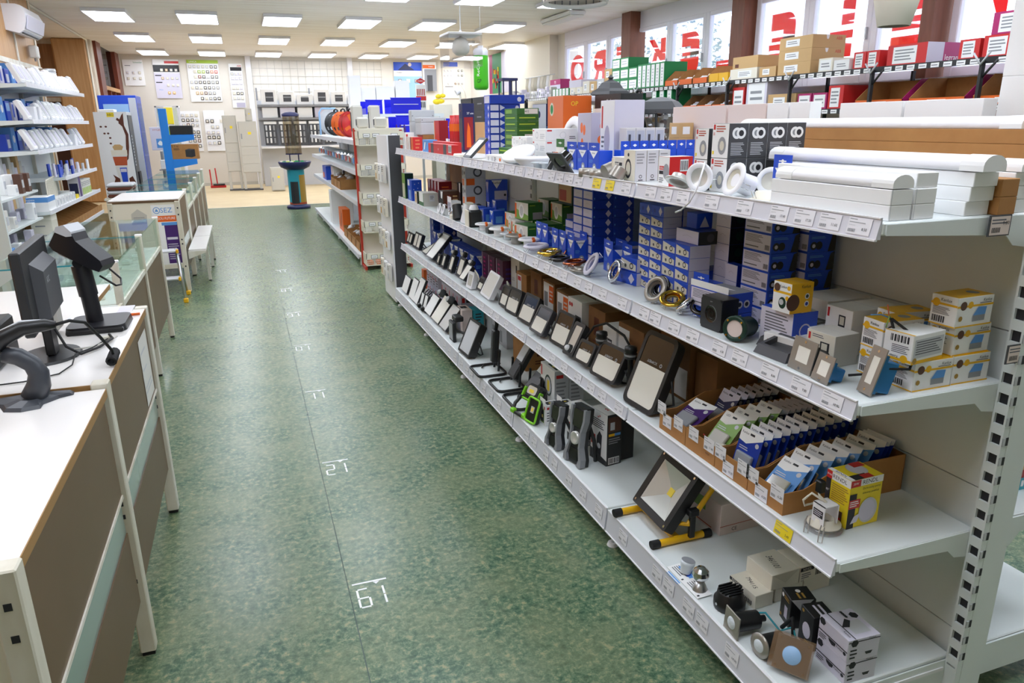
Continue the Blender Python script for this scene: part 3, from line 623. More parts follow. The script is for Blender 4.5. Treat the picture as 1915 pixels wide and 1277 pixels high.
for j in range(8):place(gl_ if j in(2,3,7)else gf,'flat green boxed tube lamp in the tall stack'+(' with white label' if j in(2,3,7)else ''),1.45,3.964,Z1+j*.034,group='flat green cartons in a stack')
gf2=carton('greenf2',.1,.2,.033,'green',{},{'F':lambda F:F.ln(.1,.3,.9,.7,1,'apple'),'L':lambda F:F.ln(.1,.3,.9,.7,1,'apple')})
for j in range(2):place(gf2,'flat green carton behind the leaning tablet lamp',1.335,3.75+.22*0,Z1+j*.0335,group='green cartons behind the tablet lamp')
bs=carton('bluest',.062,.1,.043,'dblue',{'L':'blue'},{'F':lambda F:F.r(.08,.12,.92,.88,'lav'),'L':pr_hex})
bs2=carton('bluest2',.13,.1,.043,'dblue',{},{'F':lambda F:F.p([(0,.9),(.25,.5),(0,.1)],'lav').c(.85,.5,.012,'lav',10)})
for j in range(7):
 place(bs,'blue and white boxed lamp in the narrow tower',1.42,4.36,Z1+j*.0435,group='narrow tower of blue boxes')
 place(bs2,'long blue boxed lamp in the tower behind the white-ended boxes',1.487,4.365,Z1+j*.0435,group='wide tower of blue boxes')
place(carton('bigblue',.22,.12,.05,'blue',{'F':'dblue'},{'F':lambda F:F.c(.85,.5,.014,'lav',12),'L':lambda F:F.r(.1,.1,.9,.9,'lav')}),'long blue box lying across the blue towers',1.42,4.35,Z1+7*.0435+.0005)
place(carton('purpl',.12,.22,.3,'navy',{'L':'lgrey'},{'F':lambda F:F.c(.3,.85,.02,'lav',12).r(0,.55,1,.57,'lblue'),'L':lambda F:F.c(.5,.8,.02,'navy',12)}),'navy lamp carton behind the flat green stack',1.705,4.16,Z1)
bc=carton('blkcr',.16,.30,.095,'charcoal',{},{'F':lambda F:F.ln(.4,.4,.8,.6,1,'grey'),'L':lambda F:F.ln(.4,.4,.8,.6,1,'grey')})
for k,y in enumerate((5.40,5.74)):
 for j in range(4):place(bc,'flat black case stacked behind the red fireplace box',1.705+.005*j,y,Z1+j*.0955,group='black cases in two stacks')
place(carton('fire',.085,.09,.325,'navy',{},{'F':lambda F:F.r(.12,.05,.88,.72,'dred').p([(.3,.1),(.7,.1),(.62,.5),(.45,.62),(.35,.4)],'orange').t(.65,.8,.014,'37 cm','paper',.05),'L':lambda F:F.r(.1,.1,.9,.7,'dgrey').t(.5,.85,.012,'37','orange',.05)}),'tall navy and red lamp box with glowing lamp picture',1.45,5.06,Z1)
for i in range(3):
 g=G();g.lathe([(.0,0),(.027,0),(.027,.20),(.02,.21),(.02,.25),(0,.25)],16,'red',True);g.lathe([(.0275,.02),(.0275,.06)],16,'dred');g.lathe([(.0275,.14),(.0275,.19)],16,'orange')
 tag(g.obj('lamp_tube',None,(1.46+.056*(i%2),5.24+i*.06,Z1)),'glossy red cardboard lamp tube standing beside the tall navy box','tube','red cardboard tubes')
place(carton('redbk',.07,.16,.215,'dred',{'L':'red'},{'L':lambda F:F.r(.1,.1,.25,.95,'orange').r(0,0,.1,1,'offwhite'),'F':lambda F:F.r(.7,.05,.95,.4,'paper')}),'dark red upright lamp box beside the red tubes',1.385,5.47,Z1)
place(carton('krb',.2,.2,.11,'kraft',{'L':'oxide'},{'L':lambda F:F.c(.3,.3,.012,'paper')}),'brown box with rust-red end under the grey enclosure',1.32,5.72,Z1)
def enclosure(x,y,z,w,d,h,label):
 t=thing('junction_enclosure',label,'enclosure',(x,y,z));g=G();g.b(0,0,0,w,d,h*.7,'lgrey',c=.004);g.obj('body',t)
 g=G();g.b(-.002,-.002,h*.7,w+.002,d+.002,h,'lgrey',c=.006)
 for a in(.012,w-.012):g.cyl((a,-.0025,h*.85),(a,-.004,h*.85),.005,n=8,m='grey')
 g.obj('lid',t)
enclosure(1.31,5.74,Z1+.1105,.2,.2,.13,'light grey junction enclosure on the brown box');enclosure(1.29,5.99,Z1,.19,.08,.30,'taller grey junction enclosure at the gondola end')
place(carton('tanf',.06,.2,.2,'tan',seam=False),'open tan cardboard tray behind the leaning tablet lamp',1.5,4.73,Z1)
place(carton('redl',.045,.62,.068,'red',{},{'L':lambda F:F.r(.12,.0,.24,1,'dgrey').r(.66,0,.78,1,'dgrey').t(.45,.5,.012,'LED','paper',.06).bar(.86,.3,.98,.95)}),'long bright red lamp box lying by the shelf edge',1.205,4.46,Z1)
place(carton('redl2',.05,.55,.078,'red',{},{'L':lambda F:F.ln(.1,.3,.8,.5,1,'pink')}),'second long red lamp box behind the bright red one',1.262,4.62,Z1)
place(carton('bluesm',.07,.16,.085,'lblue',{},{'L':lambda F:F.p([(.2,.2),(.4,.2),(.6,.8),(.4,.8)],'paper')}),'small light blue box between the red boxes',1.23,5.20,Z1)
place(carton('redsm',.07,.1,.098,'red',{'L':'orange'},{'L':lambda F:F.r(0,0,.3,1,'dred'),'F':lambda F:F.ln(.25,.1,.75,.9,3,'salmon')}),'small red box next to the light blue box',1.2,5.545,Z1)
for i,(c,lb)in enumerate((('offwhite','thin white booklet box beside the small red box'),('pink','thin pinkish box at the gondola corner'),('paper','thin white upright box touching the grey enclosure'))):place(carton('thin%d'%i,.07,.05,.1+.03*(i==2),c,seam=False,prints={'F':lambda F:F.r(.1,.1,.3,.9,'red')}),lb,1.2,5.66+i*.08,Z1)
def ring_lamp(name,label,loc,rot,R_,prof,m,inner=None,parts=(),clip=True,group=None):
 """downlight whose axis is local z, face at +z"""
 t=thing(name,label,'lamp',loc,0,group);t.rotation_euler=rot
 g=G();g.lathe([(r*R_,z*R_)for r,z in prof],28,m);g.obj('bezel',t)
 if inner:
  g=G();r,z,mm=inner
  g.lathe([(0,z*R_-.3*r*R_),(r*R_*.5,z*R_-.22*r*R_),(r*R_,z*R_)],24,mm);g.obj('reflector',t)
 for n_,r0,z0,z1,mm in parts:
  g=G();g.cyl((0,0,z1*R_),(0,0,z0*R_),r0*R_,r0*R_*.92,20,mm);g.obj(n_,t)
 if clip:
  for s_ in(-1,1):
   g=G();g.tube([(s_*R_*.8,.006,-R_*.1),(s_*R_*1.02,.006,-R_*.55),(s_*R_*1.02,-.006,-R_*.55),(s_*R_*.8,-.006,-R_*.1)],.0012,6,'chrome');g.obj('spring_clip',t)
 return t
FLAT=[(.62,.02),(.66,.08),(.92,.1),(1.0,.03),(1.0,-.03),(.7,-.06),(.62,-.3),(.6,-.5)]
ra=math.radians
rl0=ring_lamp('downlight','white ring downlight with grey lens standing beside the red box',(1.215,1.815,Z1+.043),(ra(90),0,ra(-62)),.042,FLAT,'white',(.62,.0,'reflector'),(('housing',.55,-.2,-.9,'charcoal'),))
ring_lamp('downlight','tilted white gimbal downlight with cylindrical housing',(1.215,1.655,Z1+.045),(ra(68),ra(14),ra(-100)),.046,FLAT,'white',(.62,.0,'beige'),(('housing',.62,-.1,-1.2,'white'),))
ring_lamp('downlight','white downlight leaning on the black and gold box',(1.335,1.66,Z1+.04),(ra(78),0,ra(-60)),.038,FLAT,'paper',(.62,.0,'beige'),(('housing',.5,-.2,-.5,'white'),),clip=False)
ring_lamp('downlight','cream square-rimmed downlight lying face down near the white cartons',(1.225,1.535,Z1+.026),(ra(180),0,0),.04,[(.0,-.55),(.6,-.5),(.7,-.1),(1.1,.0),(1.1,.14),(.9,.14),(.6,.1)],'cream')
ring_lamp('downlight','flat chrome downlight leaning in front of the red box',(1.215,1.925,Z1+.018),(ra(150),0,ra(-70)),.04,FLAT,'reflector',(.62,0,'steel'),(('housing',.45,-.1,-.3,'steel'),),clip=False)
g=G();g.tube([(1.225,1.80,1.385),(1.2,1.77,1.40),(1.178,1.745,1.385),(1.160,1.74,1.335),(1.150,1.76,1.295),(1.150,1.80,1.27)],.0025,8,'white');g.tube([(1.150,1.80,1.27),(1.150,1.825,1.262)],.003,8,'lgrey')
adopt(g.obj('cord'),rl0)
g=G();g.lathe([(.03,0),(.034,.002),(.034,.03),(.026,.032),(.024,.006)],24,'steel')
brm=g.mesh('brushed_ring')
for x,y in((1.20,2.52),(1.205,2.44)):tag(put(brm,'brushed_ring',None,(x,y,Z1)),'brushed steel ring lamp lying on the shelf edge','lamp','brushed steel ring lamps')
t=thing('brushed_spot','pair of tilted brushed steel cylinders on a white clip','lamp',(1.205,2.33,Z1));g=G();g.push(T(0,.02,.03)@R(70,'Y'));g.cyl((0,0,-.02),(0,0,.02),.03,n=20,m='steel');g.pop();g.obj('cylinder',t);g=G();g.push(T(0,-.04,.025)@R(35,'Y'));g.cyl((0,0,-.02),(0,0,.02),.026,n=20,m='steel');g.pop();g.obj('cylinder',t);g=G();g.b(-.004,-.012,.03,.002,0,.075,'cream');g.obj('clip',t)
t=thing('square_downlight','matt black square downlight standing on its corner','lamp',(1.2,2.72,Z1+.001));t.rotation_euler=(0,ra(-38),ra(12))
g=G()
for i in range(24):
 a0,a1=2*PI*i/24,2*PI*(i+1)/24
 sq=lambda a:(.05/max(abs(math.cos(a)),abs(math.sin(a)))*math.cos(a),.05/max(abs(math.cos(a)),abs(math.sin(a)))*math.sin(a))
 p=[(0,*sq(a0)),(0,*sq(a1)),(0,.03*math.cos(a1),.03*math.sin(a1)),(0,.03*math.cos(a0),.03*math.sin(a0))]
 g.add([(0,q[1],q[2]+.05)for q in p]+[(.006,q[1],q[2]+.05)for q in p],[(0,1,2,3),(4,7,6,5),(0,4,5,1),(2,6,7,3)],'slate')
g.obj('frame',t);g=G();g.cyl((.004,0,.05),(.05,0,.05),.031,.028,24,'black_gloss');g.obj('insert',t)
t=thing('black_dish_lamp','black half-round dish lamp beside the square downlight','lamp',(1.215,2.83,Z1));g=G();g.push(T(0,0,.035)@R(-62,'Y'));g.lathe([(.0,-.035),(.03,-.03),(.045,0),(.042,.002),(.028,-.024),(0,-.028)],24,'charcoal');g.pop();g.obj('dish',t);g=G();g.push(T(0,0,.035)@R(-62,'Y'));g.lathe([(0,-.02),(.026,-.018),(.028,-.006),(0,-.006)],20,'beige');g.pop();g.obj('lens',t)
t=thing('lamp_wire_kit','black lamp holder kit with orange connector and white wires','lamp',(1.215,2.93,Z1));g=G();g.push(T(0,0,.006)@R(40,'X'));g.b(-.006,-.012,0,.006,.012,.085,'black');g.pop();g.obj('strip',t);g=G();g.b(-.006,-.075,.06,.008,-.055,.078,'orange');g.obj('connector',t);g=G();g.tube([(0,-.06,.06),(-.012,-.03,.03),(-.008,.01,.006),(.0,.04,.004)],.002,6,'alu');g.tube([(0,-.06,.06),(.012,-.04,.04),(.01,0,.012),(.004,.05,.004)],.002,6,'alu');g.obj('wire',t)
for i,(x,y)in enumerate(((1.21,3.04),(1.225,2.985))):
 g=G();g.lathe([(.0,.0),(.02,0),(.022,.022),(.034,.026),(.034,.03),(.018,.03),(.016,.006)],20,'clear_plastic');tag(g.obj('clear_downlight',None,(x,y-.0,Z1)),('clear plastic ring lamp beside the black lamp kit','clear plastic ring lamp nearer the white dish lamp')[1-i],'lamp')
g=G();g.lathe([(0,.0),(.075,.0),(.08,.006),(.108,.032),(.112,.042),(.104,.044),(0,.044)],32,'white');tag(g.obj('dish_lamp',None,(1.27,3.195,Z1)),'flat white dish ceiling lamp lying upside down by the shelf edge','lamp')
t=thing('panel_downlight','round white panel downlight propped up on its side arm','lamp',(1.25,3.40,Z1+.062));t.rotation_euler=(ra(8),ra(-24),0);g=G();g.push(Matrix.Diagonal((1,1.25,1,1)));g.lathe([(0,-.012),(.075,-.012),(.082,0),(.082,.006),(.07,.01),(0,.01)],32,'paper');g.pop();g.obj('disc',t);g=G();g.b(-.03,-.14,-.03,.03,-.06,-.005,'offwhite',c=.008);g.obj('driver',t);g=G();g.cyl((-.03,.09,-.02),(-.06,.13,-.03),.008,n=10,m='orange');g.obj('plug',t)
fw_=carton('fwhite',.09,.18,.038,'paper',{},{'L':lambda F:F.c(.25,.5,.012,'lgrey',12,1).c(.6,.5,.012,'lgrey',12).ln(.75,.2,.95,.8,3)})
for i in range(2):place(fw_,'low white panel lamp box under the propped round lamp',1.2,3.40+i*.185,Z1,group='low white panel lamp boxes')
t=thing('tablet_lamp','grey framed rectangular panel lamp leaning like a tablet','lamp',(1.195,3.98,Z1));t.rotation_euler=(ra(-38),0,0)
g=G();g.b(0,-.082,.0,.014,.082,.014,'dgrey');g.b(0,-.082,.134,.014,.082,.148,'dgrey');g.b(0,-.082,.014,.014,-.07,.134,'dgrey');g.b(0,.07,.014,.014,.082,.134,'dgrey');g.b(.008,-.07,.014,.014,.07,.134,'dgrey');g.obj('frame',t);g=G();g.b(.003,-.07,.014,.008,.07,.134,'paper');g.obj('diffuser',t)
t.rotation_euler=(0,ra(45),ra(-3));t.location=(1.205,4.155,Z1)
g=G();g.b(0,0,0,.08,.12,.02,'cream',c=.006);tag(g.obj('white_driver',None,(1.2,4.3,Z1)),'small cream lamp driver lying by the tablet lamp','driver')
ring_lamp('downlight','round white downlight leaning against the grey box with orange dots',(1.545,3.42,Z1+.113),(ra(84),0,ra(-88)),.112,FLAT,'white',(.62,0,'paper'),clip=False)
def lantern(label,x,y,s=1,short=False):
 t=thing('garden_lantern',label,'lantern',(x,y,Z1));z0=.17*s if not short else.0
 g=G();g.lathe([(.05*s,0),(.05*s,.012),(.02*s,.03),(.02*s,z0+.02)],6,'charcoal',False,True);g.obj('base',t)
 h0=z0+.02;h1=h0+.17*s
 for i in range(6):
  a=2*PI*i/6;g=G();g.tube([(.05*s*math.cos(a),.05*s*math.sin(a),h0),(.09*s*math.cos(a),.09*s*math.sin(a),h1)],.005,5,'charcoal');g.obj('rib',t)
 g=G();g.lathe([(.048*s,h0),(.086*s,h1)],6,'dark_glass',False);g.obj('glass',t)
 g=G();g.lathe([(.13*s,h1-.005),(.12*s,h1+.012),(.085*s,h1+.028),(.06*s,h1+.06*s),(.02*s,h1+.075*s),(.012*s,h1+.083*s),(.02*s,h1+.09*s),(.008*s,h1+.1*s),(0,h1+.11*s)],6 if not short else 24,'slate',False,False);g.obj('roof',t)
lantern('black hexagonal garden lantern with pointed roof behind the tall grey carton',1.97,3.86,.95)
t=thing('dome_lantern','black garden lantern with low curved roof and clear panes','lantern',(2.0,3.36,Z1))
g=G();g.lathe([(.05,0),(.05,.02),(.03,.05)],4,'charcoal',False,True);g.obj('base',t)
for i in range(4):
 a=PI/4+PI/2*i;g=G();g.tube([(.04*math.cos(a),.04*math.sin(a),.04),(.1*math.cos(a),.1*math.sin(a),.215)],.007,6,'charcoal');g.obj('rib',t)
g=G();g.lathe([(.04,.045),(.092,.21)],4,'clear',False);g.obj('glass',t)
g=G();g.lathe([(.15,.205),(.145,.222),(.10,.255),(.05,.27),(0,.275)],4,'slate',False);g.obj('roof',t);t.scale=(1,1,1.13)
g=G()
for i in range(14):a=i*2.4;g.push(T(.025*math.cos(a),.025*math.sin(a),.06+.012*i));g.b(-.014,-.014,0,.014,.014,.02,('tan','offwhite','picbrown')[i%3],c=.004);g.pop()
g.obj('bulb_packing',t)
# ================================================================== second level
sA=carton('stA',.097,.098,.0375,'blue',{'F':'dblue'},{'L':pr_white,'F':pr_hex})
for j in range(9):
 for i in range(2):
  for k in range(2):
   if k==1 and j==8:continue
   place(sA,'flat blue boxed lamp with white end in the tall tower',1.36+i*.0985,2.80+k*.1,Z2+j*.038,group='tall tower of flat blue boxes')
place(carton('stA2',.09,.09,.036,'blue',{},{'L':pr_white}),'single blue boxed lamp lying beside the tall tower',1.365,3.005,Z2+.12);place(carton('stA3',.09,.09,.118,'blue',{},{'L':pr_white}),'tall blue boxed lamp under the single flat box',1.365,3.005,Z2)
sB=carton('stB',.074,.082,.0375,'blue',{'F':'lav'},{'L':pr_pic,'F':lambda F:F.p([(.2,.5),(.35,.35),(.65,.35),(.8,.5),(.65,.4),(.35,.4)],'violetgrey')})
sB2=carton('stB2',.074,.082,.0375,'blue',{'F':'lav'},{'L':pr_hex})
for j in range(8):
 for k in range(2):
  place(sB2 if j==7 else sB,'blue boxed spotlight with chrome lamp picture in the middle block'+(', white lozenge side' if j==7 else ''),1.33,2.187+k*.083,Z2+j*.038,group='middle block of blue spotlight boxes')
 place(sB,'blue boxed spotlight in the hidden second row',1.408,2.187,Z2+j*.038,group='second row of blue spotlight boxes')
sC=carton('stC',.078,.082,.04,'blue',{'F':'lav'},{'L':pr_pic})
for j in range(5):
 for k in range(2):place(sC,'blue boxed spotlight with picture in the front block',1.30,1.97+k*.083,Z2+j*.0405+.0,group='front block of blue spotlight boxes')
place(carton('stCt',.09,.13,.042,'dblue',{'F':'charcoal','L':'lav'},{'L':pr_white,'F':lambda F:F.c(.5,.5,.014,'dgrey',12)}),'wide blue box lying on top of the front block',1.33,1.97,Z2+.203)
place(carton('stCu',.06,.06,.05,'blue',{},{'F':lambda F:F.p([(.2,.1),(.8,.1),(.5,.8)],'lav')}),'small blue cube box with white triangle on the wide box',1.36,2.03,Z2+.2455)
sD=carton('stD',.07,.075,.052,'dblue',{'L':'lav','F':'black'},{'L':pr_white,'F':lambda F:F.c(.5,.5,.014,'forest',14)})
for j in range(6):place(sD,'blue box with white end and black side in the narrow tower',1.40,1.905,Z2+j*.0525,group='narrow tower with white ends')
for j in range(3):place(carton('stD2',.03,.06,.052,'dblue',{'L':'lav'},{'L':pr_white}),'short blue box with white end beside the narrow tower',1.385,1.835,Z2+j*.0525,group='short white-ended boxes')
def pr_Efront(F):F.r(.03,.06,.97,.94,'lav').ln(.08,.45,.7,.88,6).bar(.78,.12,.95,.45,'ink',None).ln(.08,.16,.6,.3,1)
def pr_Eside(F):F.c(.18,.35,.012,'ink',12).c(.38,.35,.012,'ink',12).c(.18,.34,.006,'lav',8).ln(.08,.7,.6,.85,2,'lblue').p([(.72,.0),(1,.0),(1,1),(.85,.9)],'charcoal')
sE=carton('stE',.095,.125,.054,'bluebox2' if 'bluebox2' in MATS else 'blue',{},{'L':pr_Efront,'F':pr_Eside})
for j in range(6):place(sE,'large blue downlight box with white label end',1.38,1.685,Z2+j*.0545,group='tower of large blue label boxes')
for j in range(6):place(sE,'large blue downlight box in the tower by the shelf back',1.49,1.66,Z2+j*.0545,group='rear tower of large blue label boxes')
place(carton('blueE',.1,.17,.062,'blue',{'T':'grey'},{'L':pr_Efront,'F':lambda F:[F.c(u,.45,.012,'lgrey',12).c(u,.45,.007,'ink',10)for u in(.2,.45,.72)],'T':lambda F:F.p([(.1,.2),(.4,.2),(.8,.6),(.5,.6)],'paper')},tab=('paper',.02)),'open-tabbed blue lamp box lying behind the black cube lamp',1.285,1.735,Z2+.034,6)
place(carton('blueEb',.1,.16,.033,'blue',{},{'F':lambda F:F.p([(.1,.9),(.5,.9),(.3,.3)],'paper')}),'flat blue box underneath the open-tabbed box',1.29,1.735,Z2,6)
place(carton('bluew2',.085,.12,.1,'blue',{'L':'lav'},{'L':lambda F:F.ln(.15,.25,.85,.9,8),'T':lambda F:F.r(0,.3,1,1,'paper'),'F':lambda F:F.c(.5,.5,.02,'lav',14).c(.5,.5,.016,'blue',14)}),'blue box with white printed end under the yellow box',1.30,1.475,Z2,4)
place(carton('yel',.075,.064,.08,'yellow',{'L':'paper'},{'L':lambda F:F.r(0,.62,1,.7,'yellow').c(.2,.8,.011,'picbrown',14).c(.85,.84,.006,'yellow').t(.55,.86,.007,'Kanlux','ink',.025).c(.55,.32,.013,'forest',14,1.2).c(.5,.34,.008,'lgrey',12).c(.8,.5,.006,'yellow'),'F':lambda F:F.t(.65,.88,.008,'Kanlux','ink',.03).c(.1,.38,.022,'picbrown',18).c(.72,.55,.008,'paper',12).c(.72,.3,.008,'paper',12).c(.72,.55,.005,'forest',10).c(.72,.3,.005,'dblue',10)}),'yellow and white boxed ground light with green lamp picture',1.285,1.475,Z2+.1005,4)
yk=carton('yk',.113,.065,.068,'paper',{'T':'yellow'},{'F':pr_yk,'L':pr_ykl,'T':lambda F:F.c(.5,.75,.014,'grey',14)},seam=False)
for x,y,z,rz,lb in((1.342,1.131,0,0,'yellow and white step-light box under the upturned box'),(1.459,1.133,0,0,'yellow and white step-light box lowest by the upright'),(1.452,1.137,.0685,1,'yellow and white step-light box in the middle by the upright'),(1.438,1.13,.1372,2,'topmost yellow and white step-light box by the upright'),(1.338,1.225,0,-4,'yellow-topped step-light box behind the brushed steel plate'),(1.338,1.225,.0685,-4,'yellow-topped step-light box resting on another behind the steel plate'),(1.43,1.28,.0,-8,'yellow-topped box against the shelf back'),(1.43,1.28,.0685,-8,'uppermost yellow-topped box against the shelf back')):
 place(yk,lb,x,y,Z2+z+.0002,rz)
place(carton('ykw',.11,.07,.066,'paper',{},{'F':lambda F:F.r(.05,.2,.95,.85,'lgrey').ln(.1,.3,.9,.8,6).r(0,0,1,.12,'yellow').c(.1,.12,.007,'gold_print'),'L':lambda F:F.bar(.2,.65,.9,.95,'ink',None).ln(.3,.3,.9,.6,5).r(0,.05,1,.14,'yellow').c(.75,.14,.009,'yellow').t(.4,.17,.006,'Kanlux','ink',.02,flip=True),'T':lambda F:F.r(0,0,1,.06,'yellow')},seam=False),'upturned white step-light box with yellow edges and barcode',1.316,1.122,Z2+.069,8)
e4=carton('e4',.08,.09,.08,'offwhite',{'L':'cream','F':'bonegrey'},{'L':lambda F:F.r(.06,.7,.14,.92,'red').ln(.2,.8,.6,.92,2).r(.5,.42,.82,.72,'ink').r(.55,.47,.75,.68,'beige').ln(.1,.2,.4,.5,3)})
place(e4,'cream wall-light box with small lamp picture, nearest the steel lights',1.30,1.325,Z2,4)
place(carton('e1',.1,.135,.06,'paper',{},{'L':lambda F:F.ln(.2,.2,.8,.85,5).r(.03,.55,.1,.95,'ink').r(.03,.05,.12,.4,'red'),'T':lambda F:F.r(.2,.3,.8,.9,'dgrey').r(.4,.5,.7,.7,'grey')}),'white box with dark lamp picture on its lid',1.36,1.455,Z2,6)
place(carton('e1b',.1,.135,.04,'paper',{},{'L':lambda F:F.r(.1,.3,.3,.6,'red').ln(.4,.2,.9,.6,2)}),'low white box beside the dark wedge lamp',1.285,1.41,Z2,8)
place(carton('e2',.15,.12,.11,'offwhite',{},{'L':lambda F:F.p([(.1,.05),(.25,.4),(.75,.4),(.9,.05)],'lgrey')}),'plain white carton against the shelf back',1.45,1.52,Z2)
place(carton('e3',.16,.09,.12,'offwhite',{'L':'paper'},{'L':lambda F:F.r(.05,.75,.13,.95,'red').r(.5,.6,.75,.85,'ink').r(.54,.64,.71,.82,'beige').ln(.1,.1,.5,.5,5)}),'white wall-light box behind the yellow boxes',1.40,1.38,Z2)
def steel_plate(label,x,y,w,h,lean,rz,win,back,backm,deep):
 t=thing('step_light',label,'lamp',(x,y,Z2+.0005));t.rotation_euler=(0,ra(lean),ra(rz))
 wy0,wy1,wz0,wz1=win;g=G()
 for a in((-w/2,0,w/2,wz0),(-w/2,wz1,w/2,h),(-w/2,wz0,wy0,wz1),(wy1,wz0,w/2,wz1)):g.b(0,a[0],a[1],.003,a[2],a[3],'steel')
 g.obj('face_plate',t);g=G();g.b(.001,wy0,wz0,.004,wy1,wz1,'ledwhite');g.obj('diffuser',t)
 g=G();q=back;g.b(.003,q[0],q[1],.003+deep*.25,q[2],q[3],backm);g.push(T(.003+deep*.25,0,0));g.prism([(0,0)],0,0,backm)if 0 else None;g.pop();g.b(.003+deep*.25,q[0]+.004,q[1]+.004,.003+deep,q[2]-.004,q[3]-.012,backm,c=.003);g.obj('mounting_box',t)
 for z in(h*.09,h*.91):
  g=G();g.cyl((-.001,0,z),(.002,0,z),.0035,n=10,m='chrome');g.obj('screw',t)
 return t
steel_plate('square brushed steel step light with black mounting box',1.208,1.338,.082,.08,12,-3,(-.022,.022,.022,.06),(-.034,.012,.034,.07),'charcoal',.05)
steel_plate('small brushed steel step light with blue mounting box',1.199,1.26,.058,.066,16,-6,(-.018,.016,.016,.05),(-.024,.008,.024,.055),'bluebox',.045)
steel_plate('tall narrow brushed steel step light with blue mounting box',1.231,1.158,.046,.108,16,-8,(-.011,.011,.024,.086),(-.018,.006,.018,.095),'bluebox',.05)
t=thing('loose_cable','black cable looping up to bared blue and brown wire ends','cable',(0,0,0))
g=G();P_=[(1.262,1.235,.945),(1.30,1.215,.95),(1.325,1.19,.99),(1.33,1.185,1.05),(1.322,1.195,1.085)]
g.tube(P_,.0032,8,'rubber');g.tube([(1.322,1.193,1.085),(1.345,1.165,1.06),(1.352,1.145,1.01),(1.325,1.13,.985),(1.275,1.14,.99)],.0032,8,'rubber');g.obj('sheath',t)
for i,(m,d)in enumerate((('lblue',(-.03,.03,.004)),('copperwire',(-.005,.01,.03)),('lgreen',(-.012,.0,-.02)))):
 g=G();g.tube([(1.322,1.194,1.085),(1.322+d[0]*.5,1.194+d[1]*.5,1.092),(1.322+d[0],1.194+d[1],1.085+d[2])],.0014,6,m);g.obj('wire_end',t)
def wedge(label,x,y,rz,s=1):
 t=thing('wall_wedge_lamp',label,'lamp',(x,y,Z2+.0005),ra(rz));L,D,H=.115*s,.085*s,.042*s
 g=G();vs=[(0,-L/2,0),(0,L/2,0),(D,L/2,0),(D,-L/2,0),(.012,-L/2+.004,H*.55),(.012,L/2-.004,H*.55),(D,L/2-.004,H),(D,-L/2+.004,H)]
 g.add(vs,[(0,1,2,3),(0,4,5,1),(1,5,6,2),(2,6,7,3),(3,7,4,0)],'dgrey')
 p=[vs[4],vs[5],vs[6],vs[7]];i_=lambda a,b,k:tuple(a[q]*(1-k)+b[q]*k for q in range(3));c=tuple(sum(q[k]for q in p)/4 for k in range(3))
 inn=[i_(q,c,.22)for q in p];low=[(q[0],q[1],q[2]-.014)for q in inn]
 g.add(p+inn,[(0,4,5,1),(1,5,6,2),(2,6,7,3),(3,7,4,0)],'dgrey');g.add(inn+low,[(0,4,5,1),(1,5,6,2),(2,6,7,3),(3,7,4,0),(4,7,6,5)],'slate');g.obj('housing',t)
 g=G();a,b_=low[2],low[3]
 for k in range(6):q=i_(a,b_,.12+.15*k);g.push(T(q[0]-.006,q[1],q[2]+.007));g.b(-.003,-.004,-.003,.003,.004,.003,'paper');g.pop()
 o=g.obj('led_row',t);o['kind']='stuff'
wedge('dark grey wedge wall lamp with a row of LEDs',1.211,1.45,4);wedge('second dark grey wedge lamp behind the one with visible LEDs',1.265,1.505,10,.95)
t=thing('ground_spot','dark green round ground spotlight with white lens','lamp',(1.222,1.605,Z2+.037));t.rotation_euler=(0,ra(-84),ra(24))
g=G();g.lathe([(.0235,.004),(.024,.01),(.034,.012),(.036,.008),(.036,-.004),(.028,-.01),(.028,-.07),(.022,-.085),(0,-.085)],28,'forest');g.obj('housing',t)
g=G();g.lathe([(0,.007),(.0235,.007)],24,'pink');g.obj('lens',t)
for i in range(4):g=G();a=PI/4+i*PI/2;g.cyl((.029*math.cos(a),.029*math.sin(a),.009),(.029*math.cos(a),.029*math.sin(a),.014),.003,n=8,m='brass');g.obj('screw',t)
g=G();g.cyl((0,0,-.085),(0,0,-.105),.005,n=8,m='alu');g.obj('cable_gland',t)
g=G();g.b(0,0,0,.02,.012,.03,'orange');tag(g.obj('orange_tag',None,(1.255,1.64,Z2)),'small orange plastic tag by the green ground spot','tag')
t=thing('cube_spot','black cube surface spot with round opening','lamp',(1.225,1.73,Z2));t.rotation_euler=(0,0,ra(4));h=.095
g=G();g.b(.003,-.046,0,.06,.046,h,'black');N=28
for i in range(N):
 a0,a1=2*PI*i/N,2*PI*(i+1)/N
 sq=lambda a:(.046/max(abs(math.cos(a)),abs(math.sin(a)))*math.cos(a),.0475/max(abs(math.cos(a)),abs(math.sin(a)))*math.sin(a)+h/2)
 p=[(0,*sq(a0)),(0,*sq(a1)),(0,.026*math.cos(a1),.026*math.sin(a1)+h/2),(0,.026*math.cos(a0),.026*math.sin(a0)+h/2)]
 g.add(p+[(.003,q[1],q[2])for q in p],[(0,3,2,1),(0,1,5,4),(3,7,6,2)],'charcoal')
g.obj('housing',t);g=G();g.push(T(0,0,h/2)@R(90,'Y'));g.lathe([(.026,.0),(.02,.0025),(.014,.0015),(0,.0028)],24,'black_gloss');g.pop();g.obj('reflector',t);F_=G();Face(F_,(0,.046,0),(0,-1,0),(0,0,1),.092,h).t(.5,.88,.004,'spot','lgrey',.02);F_.obj('lettering',t)
HOOP=[(.66,.06),(.7,.14),(.9,.14),(1,.05),(1,-.02),(.85,-.06),(.68,-.05),(.66,.06)]
